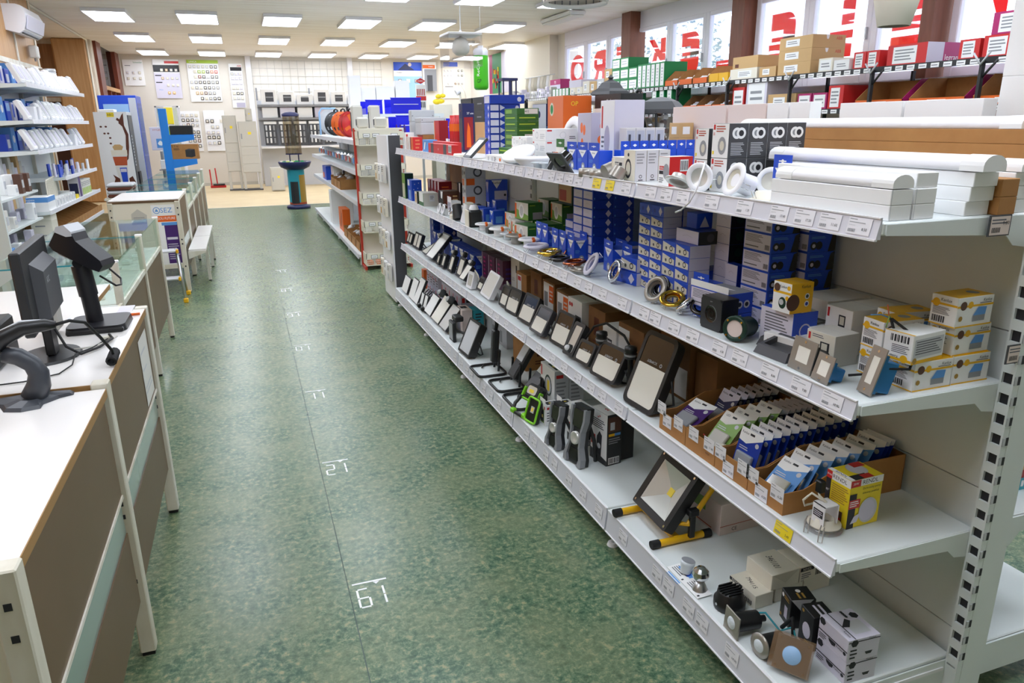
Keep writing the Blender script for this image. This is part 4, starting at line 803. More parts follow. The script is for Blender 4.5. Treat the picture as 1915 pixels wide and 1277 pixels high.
def hoop(label,x,y,R_,m,rot,z=None,extra=True):
 rot_=tuple(ra(a)for a in rot);t=thing('ring_downlight',label,'lamp',(x,y,Z2+(z if z is not None else R_*.1+.006)));t.rotation_euler=rot_
 g=G();g.lathe([(r*R_,zz*R_)for r,zz in HOOP],28,m);g.obj('bezel',t)
 g=G();g.lathe([(.62*R_,.02*R_),(.6*R_,-.25*R_),(.5*R_,-.3*R_),(.45*R_,-.05*R_)],24,m);g.obj('gimbal',t)
 if extra:
  for s_ in(-1,1):g=G();g.tube([(s_*R_*.6,.008,-.1*R_),(s_*R_*.9,.012,-.45*R_),(s_*R_*1.05,0,-.1*R_),(s_*R_*.9,-.012,-.45*R_),(s_*R_*.6,-.008,-.1*R_)],.0012,5,'chrome');g.obj('spring_clip',t)
hoop('satin nickel ring downlight leaning on its edge',1.245,2.075,.046,'steel',(0,-62,15),.041)
hoop('black rimmed ring downlight leaning behind the satin ring',1.285,2.11,.043,'gunmetal',(0,-60,10),.038)
hoop('polished brass ring downlight beside the satin ring',1.255,1.985,.042,'brass',(20,-18,0),.024)
hoop('small chrome ring downlight tangled with clips',1.25,1.905,.034,'chrome',(-25,-35,0),.024)
hoop('dark nickel ring downlight touching the black cube lamp',1.28,1.862,.034,'gunmetal',(15,-40,30),.026)
hoop('polished chrome ring downlight standing on its edge',1.262,2.40,.045,'chrome',(0,-68,-5),.042)
hoop('white ring downlight tilted on its bracket',1.235,2.545,.05,'lav',(0,-58,-10),.044)
hoop('square-cut champagne ring downlight',1.225,2.625,.045,'steel',(180,8,0),.02)
hoop('copper ring downlight lying flat',1.24,2.715,.05,'copper',(0,-6,0),.026)
hoop('dark nickel ring downlight lying flat',1.225,2.84,.048,'gunmetal',(0,-5,0),.024)
hoop('gold ring downlight lying flat',1.235,2.975,.055,'brass',(0,-6,0),.027)
hoop('small gold downlight leaning on the gold ring',1.285,2.925,.028,'copper',(0,-60,-20),.03)
hoop('faceted chrome ring downlight behind the gold ring',1.275,3.035,.05,'chrome',(0,-5,0),.022)
hoop('large white ring downlight lying flat',1.235,3.135,.06,'lav',(0,-4,0),.022)
def orange_dl(label,x,y,R_,m='white'):
 t=thing('clip_downlight',label,'lamp',(x,y,Z2))
 g=G();g.lathe([(.5*R_,.001),(.52*R_,.6*R_),(1*R_,.66*R_),(1*R_,.78*R_),(.86*R_,.86*R_),(.6*R_,.8*R_),(.45*R_,.7*R_),(.4*R_,.05*R_),(0,.03*R_)],24,m);g.obj('bezel',t)
 g=G();g.push(T(.0,-R_*.86,R_*.7)@R(30,'X'));g.b(-.006,-.012,0,.006,.008,.016,'orange');g.pop();g.obj('wire_clip',t)
orange_dl('white clip downlight with orange clip by the black cylinder',1.235,3.94,.05);orange_dl('white clip downlight with orange clip in front of the pale green boxes',1.245,3.70,.055,'paper')
orange_dl('clear clip downlight with orange clip',1.25,3.575,.042,'clear_plastic');orange_dl('satin clip downlight with broad rim',1.245,3.43,.055,'steel');orange_dl('white clip downlight nearest the large white ring',1.26,3.285,.056)
g=G();g.b(0,0,0,.04,.05,.03,'charcoal',c=.003);tag(g.obj('black_driver',None,(1.215,3.80,Z2)),'small black lamp driver between the white clip downlights','driver')
kb=carton('kb',.06,.072,.098,'blue',{},{'L':pr_kan,'F':lambda F:pr_kan(F)},tab=('blue',.03))
gq='blue triangle boxes on the second level'
for x,y,lb in((1.29,2.83,'blue triangle box with ring picture, nearest the flat rings'),(1.352,2.835,'blue triangle box between the nearest one and the tower'),(1.283,2.905,'blue triangle box second along the shelf'),(1.28,2.98,'blue triangle box next to the faceted ring'),(1.30,3.15,'blue triangle box beside the green cartons'),(1.30,3.225,'blue triangle box touching the green cartons')):
 place(kb,lb,x,y,Z2,group=gq)
kb2=carton('kb2',.07,.1,.098,'blue',{},{'L':pr_kan,'F':lambda F:F.p([(.1,.98),(.9,.98),(.5,.7)],'paper').r(.15,.05,.6,.6,'lav')},tab=('blue',.0305))
place(kb2,'wide blue triangle box standing beside the chrome ring',1.335,2.56,Z2,-6);place(kb2,'wide blue triangle box half hidden by a white-ended box',1.36,2.45,Z2,-6)
place(carton('kb3',.1,.1,.05,'blue',{'F':'lav'},{'L':pr_pic,'F':pr_white}),'blue box with chrome lamp picture lying on another box',1.315,2.33,Z2+.048,8)
place(carton('kb4',.105,.13,.047,'blue',{'F':'lav'},{'L':pr_hex,'F':pr_white}),'blue box with white lozenge lying under the pictured box',1.31,2.32,Z2,8)
place(carton('kb5',.09,.1,.1,'blue',{'F':'lav'},{'F':lambda F:F.c(.3,.7,.01,'ink').c(.6,.7,.01,'ink').r(.1,.1,.4,.4,'paper')},tab=('blue',.02)),'blue box with white printed side behind the wide triangle boxes',1.42,2.60,Z2)
place(kb,'blue triangle box next to the black cube lamp',1.31,1.87,Z2,8);place(kb,'blue triangle box behind the satin ring',1.315,1.95,Z2-.0,8)if 0 else None
place(carton('kb6',.1,.08,.075,'blue',{'L':'lav'},{'L':lambda F:F.bar(.1,.6,.35,.9,'ink',None).ln(.1,.1,.9,.5,4),'F':lambda F:F.c(.5,.5,.016,'tan',16,.6).c(.5,.5,.009,'lav',14,.6)}),'blue box with printed white end and oval lamp picture',1.385,1.98,Z2+.04)
gc=carton('gc',.087,.15,.092,'green',{},{'L':pr_green,'F':pr_greenlab})
for x,y,z,rz,lb in((1.281,3.36,0,6,'green boxed bulb set with white label nearest the blue boxes'),(1.36,3.56,.09,8,'green boxed bulb set lying tilted on the others'),(1.40,3.87,.0,4,'green boxed bulb set with orange edge'),(1.40,3.60,0,4,'green boxed bulb set under the tilted one'),(1.39,3.38,.0,2,'green boxed bulb set behind the nearest one'),(1.49,3.42,.0,0,'green boxed bulb set by the shelf back'),(1.49,3.42,.093,0,'upper green boxed bulb set by the shelf back'),(1.50,3.62,.0,0,'green boxed bulb set deep in the shelf'),(1.50,3.62,.093,0,'second green boxed bulb set deep in the shelf')):
 place(gc,lb,x,y,Z2+z,rz)
g2=carton('gc2',.1,.17,.12,'forest',{},{'L':lambda F:F.r(.05,.1,.95,.9,'tan').r(.1,.15,.6,.6,'oxide'),'F':lambda F:F.r(.1,.08,.9,.92,'lav').ln(.15,.3,.6,.85,4).bar(.5,.12,.85,.3,'ink',None)})
place(g2,'dark green printed lamp box on top of the green cartons',1.49,3.30,Z2+.187)
gs2=carton('gc3',.055,.06,.085,'offwhite',{},{'L':lambda F:F.r(.05,.1,.3,.9,'orange').c(.6,.5,.016,'lgreen',14,1.4).c(.6,.5,.011,'paper',14,1.4)})
for i in range(2):place(gs2,'small white and green lamp box beside the clip downlights',1.315,3.64+i*.066,Z2,group='small white and green boxes')
oc=carton('oc',.14,.085,.117,'lgrey',{},{'L':pr_orange,'F':pr_orange2})
for j in range(3):place(oc,'grey and orange reflector lamp box in the front stack',1.36,4.72,Z2+j*.1175-.0,group='grey and orange lamp boxes')if j<3 else None
for i in range(2):place(oc,'grey and orange reflector lamp box behind the blue box',1.45+.0,4.46+i*.09,Z2+.2355,group='upper grey and orange boxes')if 0 else None
kx=carton('kx',.13,.06,.14,'blue',{},{'F':lambda F:F.p([(.15,.98),(.7,.98),(.42,.6)],'paper').t(.42,.87,.014,'Kanlux','ink',.06).r(.3,.05,.95,.5,'lav').c(.85,.3,.008,'ink'),'L':lambda F:F.p([(.1,.9),(.9,.9),(.5,.4)],'lav')})
place(kx,'large blue box with white triangle in front of the orange boxes',1.465,4.55,Z2+.09);place(carton('kx2',.12,.06,.089,'blue',{},{'L':pr_kan,'F':lambda F:pr_kan(F,False)}),'blue box with white triangle under the large blue box',1.47,4.55,Z2)
for i,(x,y,h,lb)in enumerate(((1.44,4.33,.12,'upright blue box with blue lamp picture'),(1.33,4.24,.085,'small blue and white box behind the white cylinder lamp'),(1.36,4.14,.08,'small blue box with white triangle by the black cylinder lamp'),(1.33,4.40,.08,'small blue box beside the large blue box'))):place(carton('ks%d'%i,.07,.08,h,'blue',{},{'L':pr_kan if i!=1 else pr_fl,'F':lambda F:F.r(.2,.1,.8,.6,'lblue')}),lb,x,y,Z2)
bk=carton('bk',.09,.09,.16,'black',{},{'L':pr_tag,'F':pr_dark})
for i in range(4):place(bk,'upright black lamp box with white tag',1.48,4.88+i*.13,Z2,group='black boxes with white tags')
rk=carton('rk',.1,.08,.155,'dred',{'T':'red'},{'L':pr_tag,'F':lambda F:F.ln(.2,.4,.8,.8,3,'orange')})
for i in range(4):place(rk,'upright red lamp box with white tag',1.38,5.52+i*.1,Z2,group='red boxes with white tags')
place(carton('bl1',.08,.16,.16,'blue',{},{'L':lambda F:F.r(.1,.7,.5,.98,'paper').r(.3,.05,.7,.5,'skyprint'),'F':lambda F:[F.c(u,v,.004,'lav',6)for u,v in((.3,.8),(.6,.6),(.4,.4),(.7,.85),(.2,.55))]}),'blue starry lamp box beside the red boxes',1.21,5.72,Z2)
place(carton('gn1',.07,.12,.2,'forest',{'L':'lgreen'},{'L':lambda F:F.r(.1,.05,.8,.6,'beige')}),'tall green and black lamp box at the far end',1.2,5.92,Z2)
place(carton('wh1',.11,.16,.095,'bonegrey',{'L':'green','F':'bonegrey'},{'L':lambda F:F.r(.1,.3,.9,1,'paper'),'F':lambda F:F.r(.4,.35,.75,.85,'lgrey').ln(.45,.5,.7,.8,3)}),'pale grey lamp box with green side near the small rings',1.205,5.30,Z2)
place(carton('wh2',.06,.08,.09,'charcoal',{'L':'offwhite'},{'L':lambda F:F.r(.2,.1,.8,.8,'tan')}),'small black and white box beside the pale grey one',1.2,5.50,Z2)
place(carton('br1',.12,.13,.12,'picbrown',{'L':'black'},{'L':pr_tag,'F':lambda F:F.r(.1,.2,.9,.8,'coffee').p([(.2,.3),(.4,.8),(.5,.3)],'oxide').ln(.6,.4,.9,.8,2,'tan')}),'brown and black pictured lamp box',1.30,5.10,Z2)
place(carton('wf1',.07,.1,.07,'paper',{},{'L':pr_label},tab=('paper',.03)),'white hang-tab lamp box behind the small rings',1.30,4.88,Z2)
place(carton('wf2',.07,.1,.055,'paper',{},{'L':pr_label}),'white clear-window lamp box by the orange stack',1.275,4.66,Z2)
hoop('small white ring spot leaning at the shelf edge',1.195,4.80,.035,'white',(0,-78,0),.036);hoop('second small white ring spot leaning at the shelf edge',1.20,4.715,.036,'white',(0,-76,0),.037);hoop('small chrome spot behind the white ring spots',1.225,4.62,.03,'chrome',(0,-70,0),.032)
g=G();g.b(0,0,0,.03,.05,.03,'cream',c=.003);tag(g.obj('terminal_block',None,(1.19,4.47,Z2)),'small cream lamp socket at the shelf edge','socket')
for lb,x,y,m,r0,r1,hh,tilt in(('white conical spot lamp',1.245,4.28,'white',.05,.03,.11,12),('black conical spot lamp with pale rim',1.215,4.40,'charcoal',.034,.028,.09,-20)):
 t=thing('cone_spot',lb,'lamp',(x,y,Z2+.012));t.rotation_euler=(ra(tilt),0,0);g=G();g.cyl((0,0,0),(0,0,hh),r0,r1,24,m);g.obj('shade',t);g=G();g.cyl((0,0,hh),(0,0,hh+.004),r1*.9,n=20,m='beige');g.obj('rim',t)
t=thing('cube_lamp','black and cream cylinder surface lamp','lamp',(1.23,4.11,Z2));g=G();g.b(-.04,-.04,0,.04,.04,.1,'charcoal',c=.012);g.obj('body',t);g=G();g.b(-.046,-.036,.0,-.04,.036,.1,'cream',c=.002);g.obj('front',t);g=G();g.lathe([(.0,.128),(.02,.126),(.03,.1)],20,'white');g.obj('cap',t)
# ================================================================== third level: floodlights
MYZ=Matrix(((0,0,1,0),(-1,0,0,0),(0,1,0,0),(0,0,0,1)))
def flood(label,x,y,w,h,lean=20,rz=0,frame='charcoal',top=0,brand=None,t_=.03,r=.012,lens='ledwhite',z=None,bracket=True,sensor=None,topm='black_gloss',border=.012,group=None):
 o=thing('floodlight',label,'floodlight',(x,y,(Z3 if z is None else z)+.0008),0,group);o.rotation_euler=(0,ra(lean),ra(rz))
 g=G();g.push(MYZ);g.prism(rrect(w,h,r,4,0,h/2),.004,t_,frame,pts1=rrect(w*.93,h*.93,r,4,0,h/2))
 a=rrect(w,h,r,4,0,h/2);b_=rrect(w-2*border,h-2*border,max(r-border*.4,.003),4,0,h/2);n=len(a)
 g.add([(*p,0)for p in a]+[(*p,0)for p in b_]+[(*p,.004)for p in a]+[(*p,.0035)for p in b_],[(i,(i+1)%n,n+(i+1)%n,n+i)[::-1]for i in range(n)]+[(i,2*n+i,2*n+(i+1)%n,(i+1)%n)[::-1]for i in range(n)]+[(n+i,n+(i+1)%n,3*n+(i+1)%n,3*n+i)[::-1]for i in range(n)],frame)
 g.pop();g.obj('housing',o)
 ih=h-2*border;zs=border+ih*(1-top);g=G();g.push(MYZ);g.prism(rrect(w-2*border,ih*(1-top)-.001,.004,3,0,border+ih*(1-top)/2),.0022,.0036,lens);g.pop();g.obj('lens',o)
 if top:
  g=G();g.push(MYZ);g.prism(rrect(w-2*border,ih*top-.001,.004,3,0,zs+ih*top/2),.0018,.0036,topm);g.pop();pnl=g.obj('control_panel',o)
  if brand:g=G();Face(g,(.0017,(w-2*border)/2,zs),(0,-1,0),(0,0,1),w-2*border,ih*top).t(.45,.14,w*.05,brand,'lgrey',w*.36,flip=True).c(.78,.14,w*.035,'lgrey',12).c(.78,.14,w*.024,'black',12);g.obj('lettering',pnl)
 if bracket:
  g=G();g.tube([(t_*.6,-w/2-.004,h*.5),(t_+.03,-w/2-.004,h*.22),(t_+.04,-w/4,h*.14),(t_+.04,w/4,h*.14),(t_+.03,w/2+.004,h*.22),(t_*.6,w/2+.004,h*.5)],.004,6,frame if frame!='white' else 'lgrey');g.obj('bracket',o)
 if sensor:
  sx,sz,m=sensor;g=G();g.push(T(-.006,sx,sz));g.b(-.004,-.018,-.018,.03,.018,.018,frame,c=.008);g.pop();s_=g.obj('sensor',o)
  g=G();g.push(T(-.010,sx,sz)@R(-90,'Y'));g.lathe([(.013,0),(.012,.006),(.007,.012),(0,.014)],16,m);g.pop();g.obj('sensor_dome',s_)
 return o
flood('largest black floodlight with wide white panel, next to the cardboard trays',1.203,2.10,.19,.275,22,4,top=.42,brand='SCHMIDT',t_=.04,r=.025,border=.016)
flood('wide low black floodlight with cut upper corners and brand lettering',1.205,2.385,.178,.142,26,6,top=.38,brand='SCHMIDT',t_=.036,r=.02)
flood('small black floodlight with pale panel between the sensor lamp and the wide one',1.208,2.58,.122,.098,26,6,top=.42,brand='SCHMIDT',r=.016)
flood('narrow black floodlight with white dome sensor below the lamp',1.208,2.715,.085,.15,28,6,top=.0,lens='reflector',sensor=(.0,.03,'white'),border=.016)
flood('tall black floodlight with black handle, beside the sensor lamp',1.235,2.89,.158,.155,22,4,top=.42,brand='SCHMIDT',r=.016)
flood('dark grey rimmed floodlight with red lettering strip',1.203,3.075,.15,.135,28,2,frame='slate',top=.42,r=.014)
flood('black floodlight with glossy upper panel behind the grey rimmed one',1.228,3.30,.16,.145,24,4,top=.42,brand='SCHMIDT',r=.012)
flood('black floodlight with rounded shoulders beside coiled grey cables',1.234,3.515,.155,.135,18,4,top=.42,r=.018,brand='SCHMIDT')
flood('slim black floodlight overlapped by the round shouldered one',1.24,3.665,.11,.118,18,2,top=.42,r=.014)
flood('large white floodlight with clear panel',1.212,3.888,.19,.15,28,-2,frame='white',lens='offwhite',r=.012)
flood('tiny black floodlight behind the large white one',1.222,4.04,.095,.085,24,0,top=.42,r=.01)
flood('small white floodlight with thick frame',1.204,4.184,.1,.1,14,3,frame='white',lens='bonegrey',r=.012,border=.016)
flood('black sensor floodlight leaning far back beside the small white one',1.195,4.325,.095,.11,38,4,sensor=(0,.125,'white'),border=.007)
for x,y,w,h,lb,sn in((1.236,4.536,.115,.13,'black floodlight with square panel and dark top, widest of the four',(0,.15,'bonegrey')),(1.224,4.715,.09,.118,'black floodlight with square panel, second of the four',(0,.135,'bonegrey')),(1.211,4.865,.075,.098,'black floodlight with square panel, third of the four',None),(1.203,4.968,.065,.078,'black floodlight with square panel, smallest of the four',None)):
 flood(lb,x,y,w,h,18,2,border=.016,sensor=sn,r=.006)
flood('large black framed floodlight leaning far back with mirror-like panel',1.198,5.20,.19,.225,42,2,lens='reflector',border=.01,sensor=(.09,.19,'lgrey'))
flood('low black floodlight lying almost flat beside the large leaning one',1.215,5.44,.15,.13,62,0,border=.006,bracket=False)
def twin(label,x,y,w,h):
 o=flood(label,x,y,w,h,18,2,border=.014,r=.006);g=G();g.b(-.001,-.006,.01,.004,.006,h-.01,'charcoal');g.obj('divider',o)
twin('twin-window black floodlight second from the far end',1.225,5.77,.21,.125);twin('twin-window black floodlight at the far end',1.215,6.0,.16,.095)
for x,y,lb in((1.26,2.49,'black twist sensor head between the wide floodlights'),(1.27,2.27,'black twist sensor head behind the wide floodlight')):
 t=thing('twist_sensor',lb,'sensor',(x,y,Z3));g=G();g.cyl((0,0,0),(0,0,.13),.012,.01,10,'black');g.obj('stalk',t);g=G();g.lathe([(.0,.13),(.022,.13),(.024,.15),(.02,.155),(.024,.16),(.022,.175),(0,.18)],14,'black');g.obj('dome',t);g=G();g.lathe([(.0225,.138),(.0245,.146),(.0225,.152)],14,'grey');g.obj('lens_band',t)
g=G();g.tube([(1.27,2.70,.60),(1.29,2.62,.70),(1.285,2.50,.745),(1.30,2.38,.725),(1.31,2.30,.66),(1.31,2.26,.545)],.005,8,'rubber');tag(g.obj('black_cable',None),'thick black cable arching behind the small floodlights','cable')
g=G();P_=[]
for i in range(40):a=i*.62;P_.append((1.30+.012*math.sin(a*1.1),3.72+.05*math.cos(a),.60+.04*math.sin(a)+.001*i))
g.tube(P_,.004,6,'bonegrey');g.tube([P_[-1],(1.30,3.64,.60),(1.31,3.6,.55)],.004,6,'bonegrey');tag(g.obj('grey_cable',None),'coiled grey lamp cable behind the large white floodlight','cable')
g=G();g.tube([(1.25,4.17,.60),(1.24,4.15,.66),(1.245,4.11,.64),(1.26,4.09,.56),(1.245,4.10,.545)],.004,8,'cream');tag(g.obj('cream_cable',None),'cream lamp cable looping from the small white floodlight','cable')
for k,(x,y)in enumerate(((1.29,3.46),(1.30,3.24),(1.30,2.84))):
 g=G();q=random.Random(k);pts=[(x+q.uniform(-.015,.015),y+q.uniform(-.03,.03),.545+q.uniform(0,.13))for _ in range(9)];g.tube(pts,.0035,6,'rubber');tag(g.obj('black_cable',None),('bunched black cable behind the round shouldered floodlight','bunched black cable behind the glossy floodlight','bunched black cable behind the tall floodlight')[k],'cable')
def pr_or(F):F.r(.1,.1,.9,.95,'paper').r(.55,.45,.9,.9,'orange').ln(.6,.5,.85,.8,3,'pink').r(.15,.3,.45,.7,'grey')
def pr_kd(F):F.r(.35,.4,.65,.8,'coffee').ln(.3,.15,.7,.3,2,'coffee')
kx_=carton('kfl',.14,.16,.19,'kraft_dark',{},{'L':pr_or,'F':lambda F:F.r(.1,.1,.45,.9,'paper')});kx2_=carton('kfl2',.15,.16,.2,'kraft_dark',{},{'L':pr_kd})
for x,y,b_,lb in((1.40,3.30,kx_,'brown floodlight carton with orange and white label by the middle post'),(1.37,3.05,kx_,'brown floodlight carton with orange label behind the grey rimmed lamp'),(1.41,3.50,kx2_,'plain brown floodlight carton behind the round shouldered lamp'),(1.36,2.66,kx2_,'brown carton with printed floodlight outline'),(1.34,2.30,carton('kfl3',.16,.2,.21,'kraft_dark',{},{'L':lambda F:F.r(.0,.0,.45,.9,'paper')}),'brown carton with white end label behind the wide floodlight'),(1.40,2.08,carton('kfl4',.18,.2,.24,'kraft_dark',{},{'L':lambda F:F.r(.55,.05,.95,.5,'paper')}),'largest brown carton behind the largest floodlight'),(1.42,1.945,carton('kfl5',.17,.125,.2,'kraft_dark'),'plain dark brown carton beside the trays'),(1.40,3.70,carton('kfl6',.12,.16,.16,'kraft',{},{'L':lambda F:F.r(.1,.1,.5,.9,'paper').r(.15,.7,.45,.85,'red')}),'brown carton with white label beside the purple boxes')):
 place(b_,lb,x,y,Z3)
wl_=carton('wfl',.08,.15,.2,'paper',{},{'L':lambda F:F.r(.55,.15,.95,.65,'charcoal').r(.6,.2,.9,.45,'lgrey').r(.05,.05,.35,.5,'orange').c(.15,.85,.01,'red').c(.3,.85,.01,'red')})
place(wl_,'white and orange floodlight box between brown cartons',1.345,2.86,Z3)
place(carton('wfl2',.1,.12,.17,'paper',{},{'L':lambda F:F.r(.3,.2,.7,.7,'ink').r(.35,.35,.65,.65,'lgrey').r(.75,.1,.98,.5,'orange'),'F':lambda F:F.ln(.1,.2,.8,.8,4)}),'white box with orange label and floodlight drawing',1.33,2.5,Z3)
for x,y,lb in((1.42,3.87,'white carton with small lamp mark above the brown ones'),(1.47,4.02,'white carton with heart-shaped mark')):place(carton('wfm%d'%int(y*100),.1,.14,.22,'offwhite',{},{'L':lambda F:F.r(.6,.6,.75,.8,'ink').t(.3,.4,.02,'LED','grey',.05)}),lb,x,y,Z3)
pu=carton('pu',.09,.13,.185,'plum',{},{'L':lambda F:F.r(.05,.0,.1,1,'lav').ln(.3,.2,.6,.9,5,'magenta'),'F':lambda F:F.ln(.2,.2,.8,.8,4,'purple')})
for i in range(3):place(pu,'dark purple lamp box behind the white floodlights',1.37+.0*i,4.03+i*.135-(.0),Z3,group='purple lamp boxes')if i else place(pu,'dark purple lamp box behind the white floodlights',1.375,4.03,Z3,group='purple lamp boxes')
kb7=carton('kb7',.1,.12,.15,'dblue',{},{'L':lambda F:pr_kan(F,False),'F':lambda F:pr_kan(F,False)})
for i in range(5):place(kb7,'dark blue floodlight box with white triangle',1.33,4.46+i*.127,Z3,group='dark blue triangle boxes in a row')
for i in range(4):place(kb7,'dark blue floodlight box with white triangle in the far bay',1.36,5.2+i*.13,Z3,group='dark blue boxes in the far bay')
kb8=carton('kb8',.1,.12,.045,'dblue',{},{'L':pr_hex,'F':pr_hex})
for j in range(6):place(kb8,'flat dark blue box in the far stack',1.38,5.76,Z3+j*.0455,group='flat dark blue boxes')
for j in range(3):place(kb8,'flat dark blue box lying on the triangle boxes',1.36,5.34,Z3+.1505+j*.0455,group='flat boxes on the dark blue boxes')
def tray(label,y0,y1,hf,hb,wall=True):
 t=thing('cardboard_tray',label,'tray',(1.199,y0,Z3));d=y1-y0-.002;D=.395;th=.003
 g=G();g.b(0,0,0,D,d,th,'kraft');g.b(0,0,th,th,d,hf,'kraft');g.b(D-th,0,th,D,d,hb,'kraft_dark')
 for yy in(0,d-th):
  pts=[(th,th),(D-th,th),(D-th,hb),(.17,hb),(.06,hf),(th,hf)];g.push(XZM);g.prism(pts,yy,yy+th,'kraft');g.pop()
 g.obj('tray',t);return t
tr=[]
for(a,b_),lb in zip(((1.782,1.936),(1.626,1.781),(1.474,1.625),(1.329,1.473)),('cardboard tray with one purple pack, furthest from the round lamp box','cardboard tray with pale green packs','cardboard tray crammed with dark blue packs','cardboard tray with shiny blue packs beside the yellow lamp box')):tr.append(tray(lb,a,b_,.062,.105))
TP=[[(.14,.045,'4.30'),(.105,.012,'4.60'),(.04,.03,'4.90')],[(.11,.03,'11.80'),(.03,.028,'11.60')],[(.125,.03,'12.60'),(.085,-.004,'10.30'),(.02,.028,'16.60')],[(.125,.028,'13.60'),(.085,-.006,'6.20'),(.025,.024,'6.20')]]
for t,lst in zip(tr,TP):
 for y,z,p in lst:o=put(ticket(p,False,.05,.042),'price_ticket',t,(-.0008,y,z+.008))
g=G();Face(g,(1.1985,1.69,.556),(0,-1,0),(0,0,1),.06,.02).t(.5,.5,.009,'RAJA','coffee',.03);o=g.obj('lettering',None);o.parent=tr[1];o.matrix_parent_inverse=Matrix.Translation((-1.199,-1.626,-Z3))
def blister(key,w,h,card,top,prod,text='Kanlux'):
 if key in BOX:return BOX[key]
 g=G();g.b(0,-w/2,0,.0012,w/2,h,card)
 F=Face(g,(0,w/2,0),(0,-1,0),(0,0,1),w,h);F.p([(0,1),(1,1),(1,.88),(.35,.66),(0,.7)],top).r(.42,.88,.62,.93,'ink')
 F.t(.22,.9,h*.055,text,'ink',w*.35).c(.82,.72,w*.08,'lgrey',12).ln(.1,.5,.5,.6,2,'lgrey')
 g.b(-.012,-w*.36,h*.06,0,w*.36,h*.46,prod,c=.003);BOX[key]=g.mesh('blister_pack');return BOX[key]
bA=blister('bA',.09,.125,'dblue','paper','blister');bB=blister('bB',.09,.125,'lgreen','offwhite','bonegrey','LED');bC=blister('bC',.09,.115,'lblue','paper','chrome');bP=blister('bP',.1,.13,'purple','paper','steelprint');bN=blister('bN',.09,.125,'navy','lav','blister')
def packs(me,label,group,pts,lean,rz=0):
 for x,y,z in pts:o=tag(put(me,'blister_pack',None,(x,y,Z3+z)),label,'package',group);o.rotation_euler=(0,ra(lean),ra(rz))
tag(put(bP,'blister_pack',None,(1.225,1.862,Z3+.028),rot=(0,ra(62),ra(8))),'purple blister pack with grey square lamp lying in its tray','package')
packs(bN,'dark blister pack at the back of the purple pack tray','dark packs behind the purple pack',[(1.36+.03*i,1.86,.012)for i in range(6)],30)
packs(bB,'pale green blister pack leaning in its tray','pale green blister packs',[(1.245+.042*i,1.70,.02+.005*i)for i in range(4)],42,5)
packs(bN,'dark blue blister pack behind the pale green packs','dark packs behind the pale green packs',[(1.42+.022*i,1.70,.015)for i in range(5)],30,5)
packs(bA,'dark blue blister pack standing on edge in the crammed tray','dark blue packs in the crammed tray',[(1.235+.03*i,1.55,.012+.002*i)for i in range(12)],16,3)
tag(put(bC,'blister_pack',None,(1.22,1.40,Z3+.02),rot=(0,ra(48),ra(6))),'mirror-bright blister pack with round chrome lamp in front','package')
packs(bC,'light blue blister pack with silver top in the shiny tray','light blue packs in the shiny tray',[(1.275+.045*i,1.40,.02+.003*i)for i in range(5)],32,5)
packs(bA,'dark blue blister pack at the back of the shiny tray','dark packs at the back of the shiny tray',[(1.50+.015*i,1.40,.02)for i in range(3)],24,5)
t=thing('wire_bits','pale ring lamp lying in the pale green pack tray','lamp',(1.235,1.66,Z3+.02));g=G();g.push(R(-30,'Y'));g.lathe([(.02,0),(.034,.002),(.036,.01),(.026,.016),(.02,.01),(.02,0)],20,'beige');g.pop();g.obj('ring',t);g=G();g.tube([(-.01,.05,.02),(0,.07,.03),(.005,.085,.028)],.002,6,'red');g.obj('wire',t)
def rn_f(F):
 F.r(0,.86,1,1,'paper').t(.6,.93,.011,'RENDL','ink',.06).r(0,.86,.3,.995,'red').t(.15,.93,.006,'35W','paper',.025).r(0,.0,.22,.72,'ink').t(.66,.79,.0075,'Dichroický pevný','ink',.066).t(.64,.70,.0075,'sklenený podhľad','ink',.066)
 F.r(.0,.42,.34,.6,'red').ln(.03,.45,.3,.58,3,'paper').c(.62,.32,.03,'lgrey',22,1.15).c(.6,.32,.025,'lav',22,1.15).p([(.1,.1),(.3,.12),(.4,.3),(.2,.25)],'lav')
def rn_l(F):
 F.r(0,.84,1,1,'paper').t(.55,.92,.010,'RENDL','ink',.056).r(0,.0,.2,.84,'ink').r(0,.84,.22,1,'red').t(.11,.92,.006,'IP44','paper',.014).t(.1,.6,.006,'85°','paper',.012).ln(.26,.45,.95,.8,8,'gold_print').r(.3,.05,.8,.3,'picbrown').r(.3,.0,.75,.16,'red').t(.52,.08,.006,'IP 44','paper',.025)
place(carton('rendl',.104,.076,.132,'lemon',{},{'F':rn_f,'L':rn_l,'T':lambda F:F.c(.4,.6,.028,'lgrey',22,.9).c(.4,.6,.025,'lav',22,.9).r(0,.6,.3,.95,'red').r(.7,.0,1,.6,'ink').r(.75,.4,1,.7,'red').r(0,.0,1,.12,'paper').t(.5,.06,.008,'RENDL','ink',.05)},seam=False),'yellow, red and black lamp box with white round lamp picture',1.30,1.22,Z3,2)
t=thing('glass_downlight','white downlight on glass ring with wire clips and black terminal block','lamp',(1.255,1.245,Z3+.001))
g=G();g.lathe([(.024,.0),(.044,.0),(.046,.006),(.044,.012),(.026,.012),(.024,.0)],28,'clear');g.obj('glass_ring',t);g=G();g.lathe([(.022,.013),(.04,.013),(.04,.017),(.024,.018),(.023,.03),(.02,.03),(.02,.013)],28,'cream');g.obj('bezel',t)
g=G();g.b(-.022,-.02,.018,-.02,.02,.07,'white');g.b(.02,-.02,.018,.022,.02,.07,'white');g.b(-.022,-.02,.068,.022,.02,.07,'white');F=Face(g,(-.022,.02,.018),(0,-1,0),(0,0,1),.04,.05);F.r(.1,.35,.9,.75,'ink').ln(.15,.4,.85,.7,3,'lav');g.obj('bracket',t)
